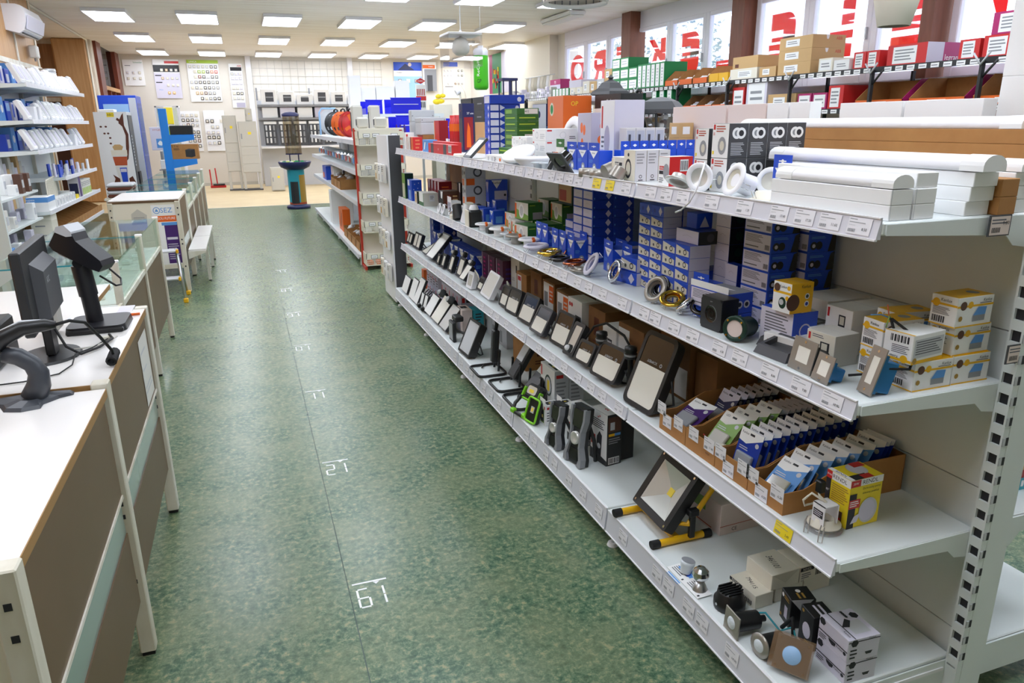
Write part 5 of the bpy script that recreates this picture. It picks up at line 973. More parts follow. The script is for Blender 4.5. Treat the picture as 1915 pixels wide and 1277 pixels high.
g=G();g.tube([(.0,0,.07),(-.02,.03,.085),(-.03,.045,.06),(-.02,.05,.04),(0,.03,.055)],.003,7,'cream');g.tube([(0,.0,.07),(-.005,.02,.08),(.0,.03,.09),(0,.028,.11)],.003,7,'cream');g.obj('cable',t);g=G();g.b(-.008,.016,.085,.01,.036,.118,'black',c=.003);g.obj('terminal_block',t)
for y in(-.028,.02):g=G();g.tube([(-.035,y,.03),(-.05,y-.01,.02),(-.06,y-.02,.001),(-.055,y-.028,.002),(-.035,y-.01,.03)],.0014,6,'steel');g.obj('spring_clip',t)
# ================================================================== bottom level
def panel(label,y,d,h,lean,edge='paper',x=1.125):
 t=thing('flat_panel_lamp',label,'lamp',(x,y,Z4+.0008));t.rotation_euler=(0,ra(lean),0)
 g=G();g.b(.002,-d/2,0,.022,d/2,h,'charcoal',c=.003);g.obj('housing',t);g=G();g.b(0,-d/2+.004,.004,.003,d/2-.004,h-.004,edge);g.obj('lens',t)
 g=G();g.tube([(.02,-d/2,h*.5),(.055,-d/2,h*.2),(.06,0,h*.1),(.055,d/2,h*.2),(.02,d/2,h*.5)],.004,6,'black');g.obj('bracket',t)
for y,d,h,l,e_,lb in((5.84,.2,.13,20,'paper','white-faced flat floodlight at the far end of the bottom shelf'),(5.58,.17,.165,20,'paper','white-faced flat floodlight beside the taller one'),(5.44,.16,.20,24,'paper','tallest white-faced flat floodlight'),(5.02,.18,.15,32,'paper','white-faced flat floodlight leaning behind the sensor lamps'),(4.80,.2,.19,36,'ledwhite','large cream-faced flat floodlight leaning far back'),(4.585,.17,.18,38,'reflector','black-edged flat floodlight with reflecting face')):
 panel(lb,y,d,h,l,e_)
for i,(y,h,lb)in enumerate(((5.26,.12,'narrow flat lamp with black sensor next to the tallest panel'),(5.15,.125,'second narrow flat lamp with black sensor'))):
 t=thing('sensor_lamp',lb,'lamp',(1.13,y,Z4+.001));t.rotation_euler=(0,ra(16),0);g=G();g.b(0,-.04,0,.02,.04,h,'charcoal',c=.003);g.obj('housing',t);g=G();g.b(-.002,-.034,.03,.001,.034,h-.004,'paper');g.obj('lens',t);g=G();g.push(T(-.012,0,.02));g.b(-.012,-.022,-.018,.014,.022,.018,'black',c=.008);g.pop();g.obj('sensor',t);g=G();g.tube([(.02,-.03,h),(.04,-.03,h+.03),(.04,.03,h+.03),(.02,.03,h)],.004,6,'black');g.obj('handle',t)
for x,y,lb in((1.235,4.93,'grey dome sensor on a bent bracket'),(1.235,4.70,'grey dome sensor on a taller bracket')):
 t=thing('dome_sensor',lb,'sensor',(x,y,Z4));g=G();g.tube([(.04,0,0),(.04,0,.12),(.02,0,.17),(0,0,.185)],.012,8,'charcoal');g.obj('bracket',t);g=G();g.push(T(-.012,0,.185)@R(-60,'Y'));g.lathe([(.028,-.02),(.03,0),(.024,.008),(.022,.02),(.012,.03),(0,.033)],18,'slate');g.pop();g.obj('head',t);g=G();g.push(T(-.02,0,.19)@R(-60,'Y'));g.lathe([(.0215,.0),(.02,.014),(.012,.023),(0,.026)],18,'lgrey');g.pop();g.obj('dome',t)
t=thing('sensor_post_lamp','small black lamp head with square sensor on an arm','lamp',(1.13,4.36,Z4));g=G();g.b(0,-.05,.0,.022,.05,.13,'charcoal',c=.004);g.obj('housing',t);g=G();g.b(-.0015,-.042,.015,.002,.042,.12,'steelprint');g.obj('lens',t);g=G();g.b(.02,-.045,.13,.075,.045,.165,'charcoal',c=.006);g.obj('sensor',t);g=G();g.tube([(.02,-.04,.08),(.06,-.1,.07),(.09,-.2,.01)],.009,8,'charcoal');g.obj('arm',t)
flood('big black floodlight with ribbed panel on the bottom shelf',1.112,4.03,.19,.215,24,3,z=Z4,lens='lgrey',border=.014,t_=.05,top=.0)
def worklight(label,x,y,w,h,lean,zoff,stand,panelm='lgrey',rz=0,topm='slate'):
 t=thing('work_light',label,'work light',(x,y,Z4+.001),ra(rz));r=.0075;sw,sd=stand
 g=G();pts=rrect(sw,sd,.03,4);g.tube([(px,py,r)for px,py in pts],r,7,'black',closed=True);g.obj('stand',t)
 g=G();g.tube([(.05,-w/2-.012,r),(.06,-w/2-.012,zoff+h*.4),(.055,-w/2-.004,zoff+h*.42)],r*.9,7,'black');g.obj('upright',t);g=G();g.tube([(.05,w/2+.012,r),(.06,w/2+.012,zoff+h*.4),(.055,w/2+.004,zoff+h*.42)],r*.9,7,'black');g.obj('upright',t)
 M=T(.02,0,zoff)@R(lean,'Y')
 g=G();g.push(M);g.b(0,-w/2,0,.035,w/2,h,'charcoal',c=.006);g.pop();hd=g.obj('head',t)
 g=G();g.push(M);g.b(-.003,-w/2+.012,h*.5,.001,w/2-.012,h-.012,panelm,c=.001);g.pop();g.obj('lens',hd);g=G();g.push(M);g.b(-.002,-w/2+.012,.012,.001,w/2-.012,h*.48,topm);g.pop();g.obj('cover',hd)
 g=G();g.tube([(.06,0,zoff*.5),(.09,.05,.02),(.05,.1,.008),(.0,.09,.008),(-.02,.05,.008)],.004,6,'rubber');g.obj('cable',t)
 return t
t=worklight('black folding work light with foam handle on a tube stand',1.165,3.70,.05,.19,4,.05,(.16,.2),'dgrey');g=G();g.tube([(.05,0,.22),(.055,-.01,.28),(.04,-.03,.325),(.02,-.05,.33)],.011,8,'rubber');g.obj('handle',t)
worklight('black work light with small square panel on a tube stand',1.185,3.44,.1,.2,32,.05,(.15,.19),'lgrey');worklight('black work light with dark cover leaning back on a wide stand',1.195,3.19,.13,.2,42,.06,(.17,.22),'bonegrey')
t=thing('green_work_lamp','lime and black work lamp with handle frame','work light',(1.16,3.04,Z4));t.rotation_euler=(0,0,ra(14))
g=G();g.push(T(0,0,.075)@R(30,'Y'));g.b(0,-.055,0,.05,.055,.075,'charcoal',c=.012);g.b(-.003,-.05,.0,.004,.05,.008,'black');g.pop();hd=g.obj('head',t)
g=G();g.push(T(-.003,0,.078)@R(30,'Y'));g.push(MYZ);g.prism(rrect(.07,.04,.012,4,0,.042),0,.003,'reflector');g.prism(rrect(.035,.016,.006,4,0,.038),-.001,0,'cob');g.pop();g.pop();g.obj('lens',hd)
g=G();g.push(T(0,0,.074)@R(30,'Y'));g.b(-.006,-.062,-.012,.03,.062,0,'lime',c=.006);g.b(-.006,.055,-.012,.02,.066,.05,'lime',c=.004);g.b(-.006,-.066,-.012,.02,-.055,.05,'lime',c=.004);g.pop();g.obj('bumper',t)
g=G();g.tube([(0,.06,.075),(-.04,.06,.045),(-.06,.05,.01),(-.06,-.05,.01),(-.03,-.06,.06)],.009,8,'charcoal');g.tube([(.03,0,.08),(.06,0,.04),(.07,0,.008)],.014,8,'charcoal');g.obj('stand',t)
g=G();g.b(-.072,.03,.004,-.048,.062,.03,'lime',c=.006);g.b(-.072,-.06,.004,-.048,-.03,.03,'lime',c=.006);g.obj('foot',t)
t=thing('pocket_flood','small black floodlight with lime green rim','work light',(1.115,2.925,Z4+.001));t.rotation_euler=(0,ra(18),ra(12));g=G();g.b(.004,-.042,0,.035,.042,.115,'charcoal',c=.01);g.obj('housing',t)
g=G();g.tube([(0,y,z)for y,z in rrect(.086,.112,.014,4,0,.058)],.0055,7,'lime',closed=True);g.obj('rim',t);g=G();g.b(.002,-.036,.012,.005,.036,.104,'black');g.b(.0005,-.013,.045,.003,.013,.075,'reflector');g.b(-.0005,-.007,.052,.001,.007,.07,'cob');g.obj('lens',t)
def cornerlamp(label,x,y,h,rz):
 t=thing('clamp_work_lamp',label,'work light',(x,y,Z4+.001));t.rotation_euler=(0,ra(8),ra(rz));w=h*.46
 g=G();prof=[(-w*.5,0),(w*.5,0),(w*.5,h*.12),(w*.33,h*.3),(w*.3,h*.6),(w*.42,h*.78),(w*.4,h),(-w*.4,h),(-w*.42,h*.78),(-w*.3,h*.6),(-w*.33,h*.3),(-w*.5,h*.12)]
 g.push(MYZ);g.prism(prof,.006,.04,'charcoal');g.pop();g.obj('body',t)
 for s_ in(-1,1):
  g=G();g.push(MYZ);q=lambda pts:[(s_*a*w,b_*h)for a,b_ in pts]if s_>0 else[(s_*a*w,b_*h)for a,b_ in pts][::-1]
  g.prism(q([(.3,0),(.54,0),(.54,.14),(.36,.32),(.34,.58),(.46,.78),(.44,.98),(.33,.98),(.35,.78),(.26,.6),(.27,.32),(.38,.12)]),-.006,.02,'grey');g.pop();g.obj('corner_guard',t)
 g=G();g.push(MYZ);g.prism(rrect(w*.56,h*.3,.006,3,0,h*.79),-.002,.006,'black_gloss');g.pop();g.obj('panel',t);g=G();g.push(MYZ);g.prism(rrect(w*.5,h*.2,.004,3,0,h*.16),.0,.006,'black');g.pop();g.obj('battery_panel',t)
 g=G();g.push(T(.004,0,h*.45)@R(-90,'Y'));g.lathe([(w*.24,0),(w*.24,.012),(w*.2,.014),(w*.12,.006),(0,.005)],20,'reflector');g.pop();g.obj('reflector',t)
 g=G();g.tube([(.04,-w*.2,h*.7),(.075,-w*.25,h*.4),(.095,-w*.25,.01)],.008,6,'charcoal');g.obj('stand_leg',t)
cornerlamp('larger black work lamp with grey corner guards',1.13,2.47,.245,10);cornerlamp('smaller black work lamp with grey corner guards',1.11,2.645,.195,10)
def pr_bren(F):F.r(0,.93,1,1,'paper').p([(.35,.1),(.65,.1),(.7,.55),(.55,.62),(.4,.5)],'ink').c(.52,.32,.012,'lgrey',12).r(.04,.3,.3,.5,'red').ln(.08,.66,.85,.85,5,'ink').p([(.42,.9),(.5,.9),(.46,.86)],'red').p([(.52,.9),(.6,.9),(.56,.94)],'red').p([(0,0),(1,0),(1,.1),(0,.22)],'charcoal')
def pr_brens(F):F.r(.06,.66,.94,.95,'picbrown').r(.2,.7,.5,.85,'lgrey').r(.1,.58,.6,.63,'yellow').r(.5,.58,.9,.63,'lblue').ln(.1,.42,.9,.55,3,'grey').bar(.1,.03,.85,.16)
place(carton('brb',.072,.118,.222,'charcoal',{'L':'paper','T':'paper'},{'L':pr_bren,'F':pr_brens,'T':lambda F:F.p([(.4,.5),(.5,.6),(.5,.4)],'red').p([(.52,.5),(.62,.6),(.62,.4)],'red')},seam=False),'tall white and charcoal lamp box with work lamp picture',1.25,2.40,Z4,8)
place(carton('brb2',.066,.108,.175,'charcoal',{'L':'paper','T':'paper'},{'L':pr_bren,'F':pr_brens,'T':lambda F:F.p([(.4,.5),(.5,.6),(.5,.4)],'red').p([(.52,.5),(.62,.6),(.62,.4)],'red')},seam=False),'shorter white and charcoal lamp box with work lamp picture',1.225,2.60,Z4,6)
place(carton('brb3',.07,.11,.222,'charcoal',{'L':'paper','T':'paper'},{'L':pr_bren},seam=False),'tall white and charcoal lamp box hidden behind the front one',1.325,2.43,Z4,8)
place(carton('gledS',.076,.06,.1,'paper',{},{'L':lambda F:F.r(.1,.1,.75,.8,'lgreen').r(.16,.16,.7,.74,'ink').r(.35,.35,.55,.5,'cob').r(.8,.8,.95,.95,'red'),'F':lambda F:F.r(.1,.8,.5,.92,'red').ln(.1,.2,.8,.7,4),'T':lambda F:F.r(.2,.2,.8,.8,'ink').r(.4,.4,.6,.6,'cob')},tab=('paper',.03)),'small white lamp box with green rimmed light picture',1.173,2.865,Z4,2)
place(carton('gledS2',.06,.055,.1,'paper',{},{'T':lambda F:F.r(.2,.2,.8,.8,'ink').r(.4,.4,.6,.6,'cob'),'F':lambda F:F.r(.5,.8,.9,.92,'red')},tab=('paper',.0305)),'second small white lamp box beside the green rimmed one',1.252,2.86,Z4,2)
place(carton('gledL',.075,.175,.21,'paper',{'F':'lgrey'},{'L':lambda F:F.c(.55,.55,.045,'forest',18,1.2).c(.55,.55,.036,'lgrey',16,1.2).r(.48,.42,.64,.68,'cob').p([(.2,.05),(.5,.05),(.5,.4),(.3,.45)],'ink').r(.03,.7,.12,.95,'red'),'F':lambda F:F.r(.12,.82,.6,.9,'red').ln(.12,.2,.8,.75,6,'grey'),'T':lambda F:F.r(.3,.2,.9,.85,'forest').c(.6,.5,.02,'cob',14).r(.05,.7,.25,.9,'red')}),'large pale lamp box with green oval light picture',1.275,3.0,Z4,0)
place(carton('gledL2',.075,.16,.21,'lgrey',{},{'F':lambda F:F.ln(.12,.2,.8,.75,6,'grey').r(.1,.82,.4,.9,'oxide')}),'pale lamp box behind the one with green oval picture',1.352,3.0,Z4,0)
place(carton('brl',.2,.2,.2,'kraft',{},{'F':pr_kd}),'brown carton under the floodlight shelf in the middle bay',1.36,3.62,Z4)
pk=carton('pk',.1,.1,.2,'lav',{},{'L':lambda F:F.r(.5,.4,.9,.9,'lgrey').r(.6,.1,.8,.3,'ink').r(.05,.7,.2,.9,'red').t(.2,.35,.014,'LED','grey',.03),'F':lambda F:F.r(.1,.75,.3,.92,'red').r(.4,.75,.8,.92,'ink').ln(.2,.2,.8,.6,3)})
for i in range(5):place(pk,'tall lilac-white lamp box with red and black marks',1.30,4.72+i*.104,Z4,group='tall lilac-white lamp boxes')
for i in range(5):
 place(carton('pks',.09,.09,.1,'lav',{},{'L':lambda F:F.r(.1,.6,.3,.9,'red').ln(.4,.2,.9,.8,3),'T':lambda F:F.r(.2,.3,.6,.7,'ink')}),'short lilac-white lamp box in the far bay',1.30,5.27+i*.094,Z4,group='short lilac-white boxes')
for i in range(4):place(BOX['pks'],'short lilac-white lamp box stacked on another in the far bay',1.30,5.36+i*.094,Z4+.1005,group='upper lilac-white boxes')
place(carton('pkp',.07,.15,.165,'pink',{},{'L':lambda F:F.r(.15,.1,.7,.7,'lav').r(.2,.75,.5,.9,'ink'),'T':lambda F:F.r(.2,.2,.6,.8,'ink')}),'pale pink lamp box with black lid picture',1.235,4.46,Z4)
place(carton('pkt',.07,.12,.16,'teal',{'L':'cyan'},{'L':lambda F:F.ln(.2,.5,.8,.9,4,'ink'),'F':lambda F:F.ln(.2,.4,.8,.9,4,'ink')}),'turquoise lamp box beside the pale pink one',1.31,4.45,Z4)
place(carton('pko',.04,.08,.16,'orange',seam=False),'orange box at the far corner of the bottom shelf',1.32,5.93,Z4)
for i in range(3):place(carton('pkg',.12,.14,.19,'lgrey',{},{'L':lambda F:F.r(.1,.1,.4,.5,'grey')}),'grey lamp box deep in the bottom shelf',1.40,4.05+i*.15,Z4,group='grey boxes deep in the bottom shelf')
t=thing('portable_floodlight','large portable floodlight with silver reflector on yellow stand','floodlight',(1.22,1.93,Z4));r=.014
for y in(-.11,.115):
 pass
g=G();g.cyl((-.085,-.115,r),(.105,-.115,r),r*.85,n=12,m='yellow');g.obj('foot_tube',t);g=G();g.cyl((-.105,.11,r),(.06,.11,r),r*.85,n=12,m='yellow');g.obj('foot_tube',t)
for a in((-.085,-.115),(.105,-.115),(-.105,.11),(.06,.11)):
 g=G();s_=-1 if a[0]<0 else 1;g.cyl((a[0]-s_*.012,a[1],r),(a[0]+s_*.018,a[1],r),r,n=12,m='rubber');g.obj('end_cap',t)
g=G();g.b(-.018,-.115,.008,.006,.115,.026,'yellow',c=.003);g.obj('crossbar',t)
g=G();g.b(.03,-.135,.02,.05,-.12,.11,'black',c=.002);g.b(.022,-.14,.1,.06,-.115,.125,'black',c=.004);g.obj('knob_post',t)
M=T(-.05,.0,.05)@R(-2,'Z')@R(34,'Y');W_,H_=.225,.215
g=G();g.push(M@MYZ);a=rrect(W_,H_,.008,3,0,H_/2);b_=rrect(W_-.05,H_-.05,.004,3,0,H_/2);n=len(a)
g.prism(a,.034,.05,'black',pts1=rrect(W_-.04,H_-.04,.008,3,0,H_/2));g.add([(*p,.006)for p in a]+[(*p,.034)for p in a],[(i,(i+1)%n,n+(i+1)%n,n+i)for i in range(n)],'black');g.add([(*p,-.004)for p in a]+[(*p,-.001)for p in b_]+[(*p,.006)for p in a]+[(*p,.0038)for p in b_],[(i,(i+1)%n,n+(i+1)%n,n+i)[::-1]for i in range(n)]+[(i,2*n+i,2*n+(i+1)%n,(i+1)%n)[::-1]for i in range(n)]+[(n+i,n+(i+1)%n,3*n+(i+1)%n,3*n+i)[::-1]for i in range(n)],'black');g.pop();hd=g.obj('head',t)
g=G();g.push(M@MYZ);w2,h2=(W_-.054)/2,(H_-.054)/2;cy_=H_/2;s_=.014
o4=[(-w2,cy_-h2,.0034),(w2,cy_-h2,.0034),(w2,cy_+h2,.0034),(-w2,cy_+h2,.0034)];i4=[(-s_,cy_-s_,.0037),(s_,cy_-s_,.0037),(s_,cy_+s_,.0037),(-s_,cy_+s_,.0037)]
dz=.03
o4=[(x,y,-.0005)for x,y,_ in o4];i4=[(x,y,.03)for x,y,_ in i4]
for k in range(4):g.add([o4[k],o4[(k+1)%4],i4[(k+1)%4],i4[k]],[(3,2,1,0)],'reflector')
g.pop();g.obj('reflector',hd);g=G();g.push(M@MYZ);g.prism([(x,y)for x,y,_ in i4],.028,.03,'cob');g.pop();g.obj('led_chip',hd)
for cx_,cz in((-1,0),(1,0),(-1,1),(1,1)):g=G();g.push(M@MYZ);g.prism(rrect(.009,.009,.004,3,cx_*(W_/2-.013),.013+cz*(H_-.026)),-.0055,-.003,'chrome');g.pop();g.obj('screw',hd)
g=G();g.push(M);g.tube([(.03,-W_/2+.02,.04),(.06,-W_/2-.006,.06),(.065,-W_/2-.006,.2),(.05,-.05,.26),(.05,.05,.26),(.065,W_/2+.006,.2),(.06,W_/2+.006,.06)],.009,8,'yellow');g.pop();g.obj('carry_frame',t)
place(carton('pinkbig',.24,.27,.115,'pink',{},{'L':lambda F:F.ln(.1,.05,.9,.12,1,'oxide').c(.3,.2,.006,'grey').c(.5,.2,.006,'grey').r(.3,.5,.7,.9,'lgreen'),'F':lambda F:F.r(0,.28,1,.3,'oxide').t(.25,.15,.013,'CE','ink',.03).p([(.35,.65),(.55,.55),(.6,.7),(.5,.72)],'ink').t(.8,.75,.014,'LED','text',.06).c(.75,.14,.006,'grey')}),'large pale pink garden light carton behind the portable floodlight',1.37,1.80,Z4,3)
t=thing('bulb_card','silver-capped lamp on a blue card','bulb',(1.135,1.655,Z4));g=G();g.push(R(-12,'Y'));g.b(-.035,-.03,.002,.035,.035,.004,'lblue');g.b(-.02,-.02,.004,.02,.02,.0045,'blue');g.pop();g.obj('card',t);g=G();g.push(T(.01,0,.008)@R(12,'Y'));g.lathe([(.016,0),(.02,.02),(.022,.03),(.022,.04),(0,.041)],20,'clear_plastic');g.lathe([(0,.0415),(.021,.0412)],20,'grey');g.pop();g.obj('lamp',t)
t=thing('crystal_bulb','faceted clear globe lamp standing in its holder','bulb',(1.142,1.572,Z4));g=G();g.push(T(0,0,.055));g.lathe([(.0,-.026),(.014,-.022),(.023,-.01),(.026,0),(.023,.012),(.013,.022),(0,.025)],12,'chrome',False);g.pop();g.obj('globe',t);g=G();g.lathe([(.026,0),(.02,.012),(.012,.03),(.01,.03),(.008,.0)],14,'alu');g.obj('holder',t)
for i,y in enumerate((1.67,1.585)):
 g=G();g.push(R(-3,'Y'));g.b(0,0,0,.05,.085,.0008,'paper');Face(g,(0,.085,.0008),(0,-1,0),(1,0,0),.085,.05).ln(.1,.2,.8,.8,4).r(.85,.1,.92,.25,'ink');g.pop();tag(g.obj('paper_slip',None,(1.11,y-.05,Z4+.003)),('folded white price slip under the blue card lamp','folded white price slip under the crystal lamp')[i],'paper')
t=thing('bulkhead_lamp','round black bulkhead lamp with ribbed visor','lamp',(1.178,1.478,Z4));g=G();g.lathe([(0,0),(.043,0),(.045,.008),(.045,.026),(.038,.034),(.036,.05),(.03,.056),(0,.058)],30,'black');g.obj('housing',t)
for i in range(6):
 y=-.025+i*.01;L=math.sqrt(max(.0005,.034**2-y*y));g=G();g.push(T(0,y,.054)@R(25,'X'));g.b(-L,-.001,0,L,.002,.008,'black');g.pop();g.obj('visor_slat',t)
g=G();g.cyl((-.046,0,.02),(-.038,0,.02),.004,n=8,m='alu');g.obj('screw',t)
cb=carton('cb',.066,.112,.045,'cream',{'L':'cream'},{'L':lambda F:F.r(0,.75,.5,.98,'ink').t(.25,.865,.008,'RENDL','cream',.045).bar(.55,.1,.9,.5,'ink',None).ln(.1,.15,.4,.6,3),'T':pr_hand('794115')},seam=False)
cb2=carton('cb2',.1,.11,.05,'cream',{},{'T':pr_hand('3461101'),'F':lambda F:F.p([(.02,.98),(.5,.3),(.98,.98)],'beige')},seam=False)
cb3=carton('cb3',.1,.1,.05,'cream',{'F':'cream'},{'T':pr_hand('7701'),'F':lambda F:F.r(0,.7,.5,.95,'ink').t(.25,.82,.007,'RENDL','cream',.04).ln(.05,.2,.4,.6,3).bar(.55,.2,.9,.85,'ink',None).t(.1,.1,.007,'CE','ink',.015)},seam=False)
place(cb,'cream lamp box with handwriting and barcode in front',1.235,1.438,Z4,3);place(cb2,'cream lamp box with long handwriting on top of others',1.291,1.443,Z4+.0455,2);place(cb3,'cream lamp box with brand strip and handwriting on top',1.394,1.446,Z4+.0455,2)
place(carton('cb4',.1,.11,.045,'cream',seam=False),'plain cream lamp box at the bottom of the pile',1.31,1.445,Z4,2);place(carton('cb5',.1,.11,.045,'cream',seam=False),'plain cream lamp box at the back of the pile',1.415,1.45,Z4,2)
def pr_bg(F):F.c(.2,.85,.006,'paper').ln(.35,.78,.85,.92,2,'gold_print').r(.45,.2,.75,.6,'violetgrey').c(.15,.15,.005,'gold_print')
bgb=carton('bgb',.07,.06,.092,'black',{},{'L':pr_bg,'F':lambda F:F.p([(.0,1),(.9,1),(.45,.6)],'lgrey').c(.8,.15,.005,'gold_print'),'T':lambda F:F.c(.35,.5,.007,'paper').ln(.5,.3,.9,.7,2,'gold_print')},seam=False)
place(bgb,'black and gold spot box with white triangle',1.27,1.338,Z4,-16);place(carton('bgb2',.06,.062,.105,'black',{},{'L':lambda F:F.c(.55,.45,.018,'lav',16,1.3).c(.2,.9,.005,'gold_print').ln(.5,.08,.9,.2,2,'gold_print'),'T':lambda F:F.ln(.2,.3,.9,.8,2,'lav')},seam=False),'second black and gold spot box with oval lamp picture',1.262,1.243,Z4,-10)
def hexa(F,u,v,r):F.p([(u+r*math.cos(a)/F.w,v+r*math.sin(a)/F.h)for a in[i*PI/3 for i in range(6)]],'ink')
def pr_wb(F):hexa(F,.12,.86,.011);F.r(0,.42,1,.47,'ink').r(.35,.5,.8,.9,'lav').p([(.36,.4),(.62,.4),(.6,.25),(.5,.2),(.4,.28)],'ink').t(.75,.35,.006,'Kanlux','ink',.022).c(.92,.33,.005,'ink').ln(.05,.1,.3,.35,3,'ink')
def pr_wbf(F):hexa(F,.2,.82,.011);F.r(0,.86,1,.9,'ink').t(.75,.95,.005,'Kanlux','ink',.02).r(.5,.3,.85,.7,'lav').p([(.55,.35),(.8,.35),(.75,.22),(.6,.22)],'ink').ln(.08,.1,.3,.6,3,'ink')
def pr_wbt(F):hexa(F,.25,.85,.012);F.r(.4,.35,.85,.85,'lgrey').p([(.3,.5),(.55,.2),(.6,.4),(.4,.6)],'ink').t(.8,.14,.006,'Kanlux','ink',.03).r(.0,.2,1,.23,'ink');[F.c(.08+.06*i,.6,.004,'ink')for i in range(4)]
wbx=carton('wbx',.094,.104,.064,'lav',{},{'L':pr_wb,'F':pr_wbf,'T':pr_wbt},seam=False)
place(wbx,'white and black downlight box at the bottom of the pair',1.258,1.122,Z4,-2);place(wbx,'white and black downlight box with black hexagons on top of the pair',1.256,1.122,Z4+.0645,-3)
def ground(label,x,y,square,tilt,rz,R_=.034,L=.075,z=None):
 t=thing('recessed_ground_light',label,'lamp',(x,y,Z4+(z or R_+.001)));t.rotation_euler=(0,ra(-90+tilt),ra(rz))
 g=G()
 if square:g.b(-R_,-R_,0,R_,R_,.004,'steel',c=.001)
 else:g.lathe([(.0,0),(R_,0),(R_,.003),(R_*.7,.006),(0,.006)],28,'steel')
 g.obj('face_plate',t);g=G();g.push(T(0,0,.0045 if square else.0062));g.lathe([(R_*.52,0),(R_*.42,.003),(R_*.2,.004),(0,.005)],20,'clear_plastic');g.pop();g.obj('lens',t)
 g=G();g.cyl((0,0,0),(0,0,-L),R_*.78,R_*.74,24,'black');g.obj('housing',t);g=G();g.cyl((0,0,-L),(0,0,-L-.025),.009,n=10,m='black');g.obj('cable_gland',t);return t
ground('square-faced steel recessed ground light with black barrel',1.115,1.378,True,4,-4);ground('round-faced steel recessed ground light with black barrel',1.128,1.278,False,6,4,.033,.07)
t=thing('glass_ground_light','square steel ground light with frosted lens in a clear bag','lamp',(1.145,1.19,Z4+.001));t.rotation_euler=(0,ra(32),ra(34));q=.085
g=G();g.b(0,-q/2,0,.005,q/2,q,'steel',c=.001);g.obj('face_plate',t);g=G();g.push(T(-.0015,0,q/2)@R(-90,'Y'));g.lathe([(0,0),(.024,0),(.022,.003),(0,.004)],24,'skyprint');g.pop();g.obj('lens',t)
for a,b_ in((-1,-1),(1,-1),(-1,1),(1,1)):g=G();g.cyl((-.002,a*.034,q/2+b_*.034),(.001,a*.034,q/2+b_*.034),.003,n=8,m='chrome');g.obj('screw',t)
g=G();g.push(T(.005,0,q/2)@R(90,'Y'));g.lathe([(.03,0),(.028,.045),(0,.046)],20,'black');g.pop();g.obj('housing',t);g=G();g.b(-.004,-q/2-.006,-.0,-.0032,q/2+.01,q+.006,'plastic_bag');g.obj('bag',t)
g=G();g.tube([(1.19,1.40,.2),(1.215,1.37,.215),(1.235,1.33,.18),(1.24,1.29,.22),(1.235,1.27,.20)],.003,6,'cyan');g.tube([(1.24,1.33,.19),(1.245,1.30,.24),(1.235,1.28,.2)],.006,6,'rubber');tag(g.obj('lamp_tail_cable',None),'black and blue cable tail between the recessed lights','cable')
def socket_ring(x,y,label):
 t=thing('porcelain_socket',label,'socket',(x,y,Z4));g=G();g.lathe([(0,0),(.055,0),(.058,.01),(.058,.042),(.05,.045),(.048,.02),(.03,.018),(.03,.05)],28,'bonegrey');g.obj('base',t);g=G();g.lathe([(.0,.02),(.03,.02),(.034,.024),(.034,.062),(.026,.064),(.024,.03),(0,.03)],24,'grey');g.obj('socket',t);g=G();g.lathe([(.022,.062),(.024,.0645),(.024,.03)],20,'chrome');g.obj('thread',t)
for x,y,lb in((1.86,1.40,'porcelain lamp socket beside the upright on the other side'),(1.95,1.50,'porcelain lamp socket behind the first one'),(2.03,1.40,'porcelain lamp socket at the frame edge'),(1.80,1.38,'porcelain lamp socket half hidden by the upright')):socket_ring(x,y,lb)
for i in range(4):place(carton('rbk%d'%(i%2),.05,.16,.2,('bookred','oxide')[i%2],{},{'F':lambda F:F.r(.1,.3,.9,.8,'tan').r(0,0,1,.18,'teal').r(.4,.05,.6,.14,'paper')}),('red printed carton with teal foot on the other side','orange-brown printed carton with teal foot on the other side')[i%2],1.74+i*.055,1.2,.5504,group='red and teal cartons on the other side')
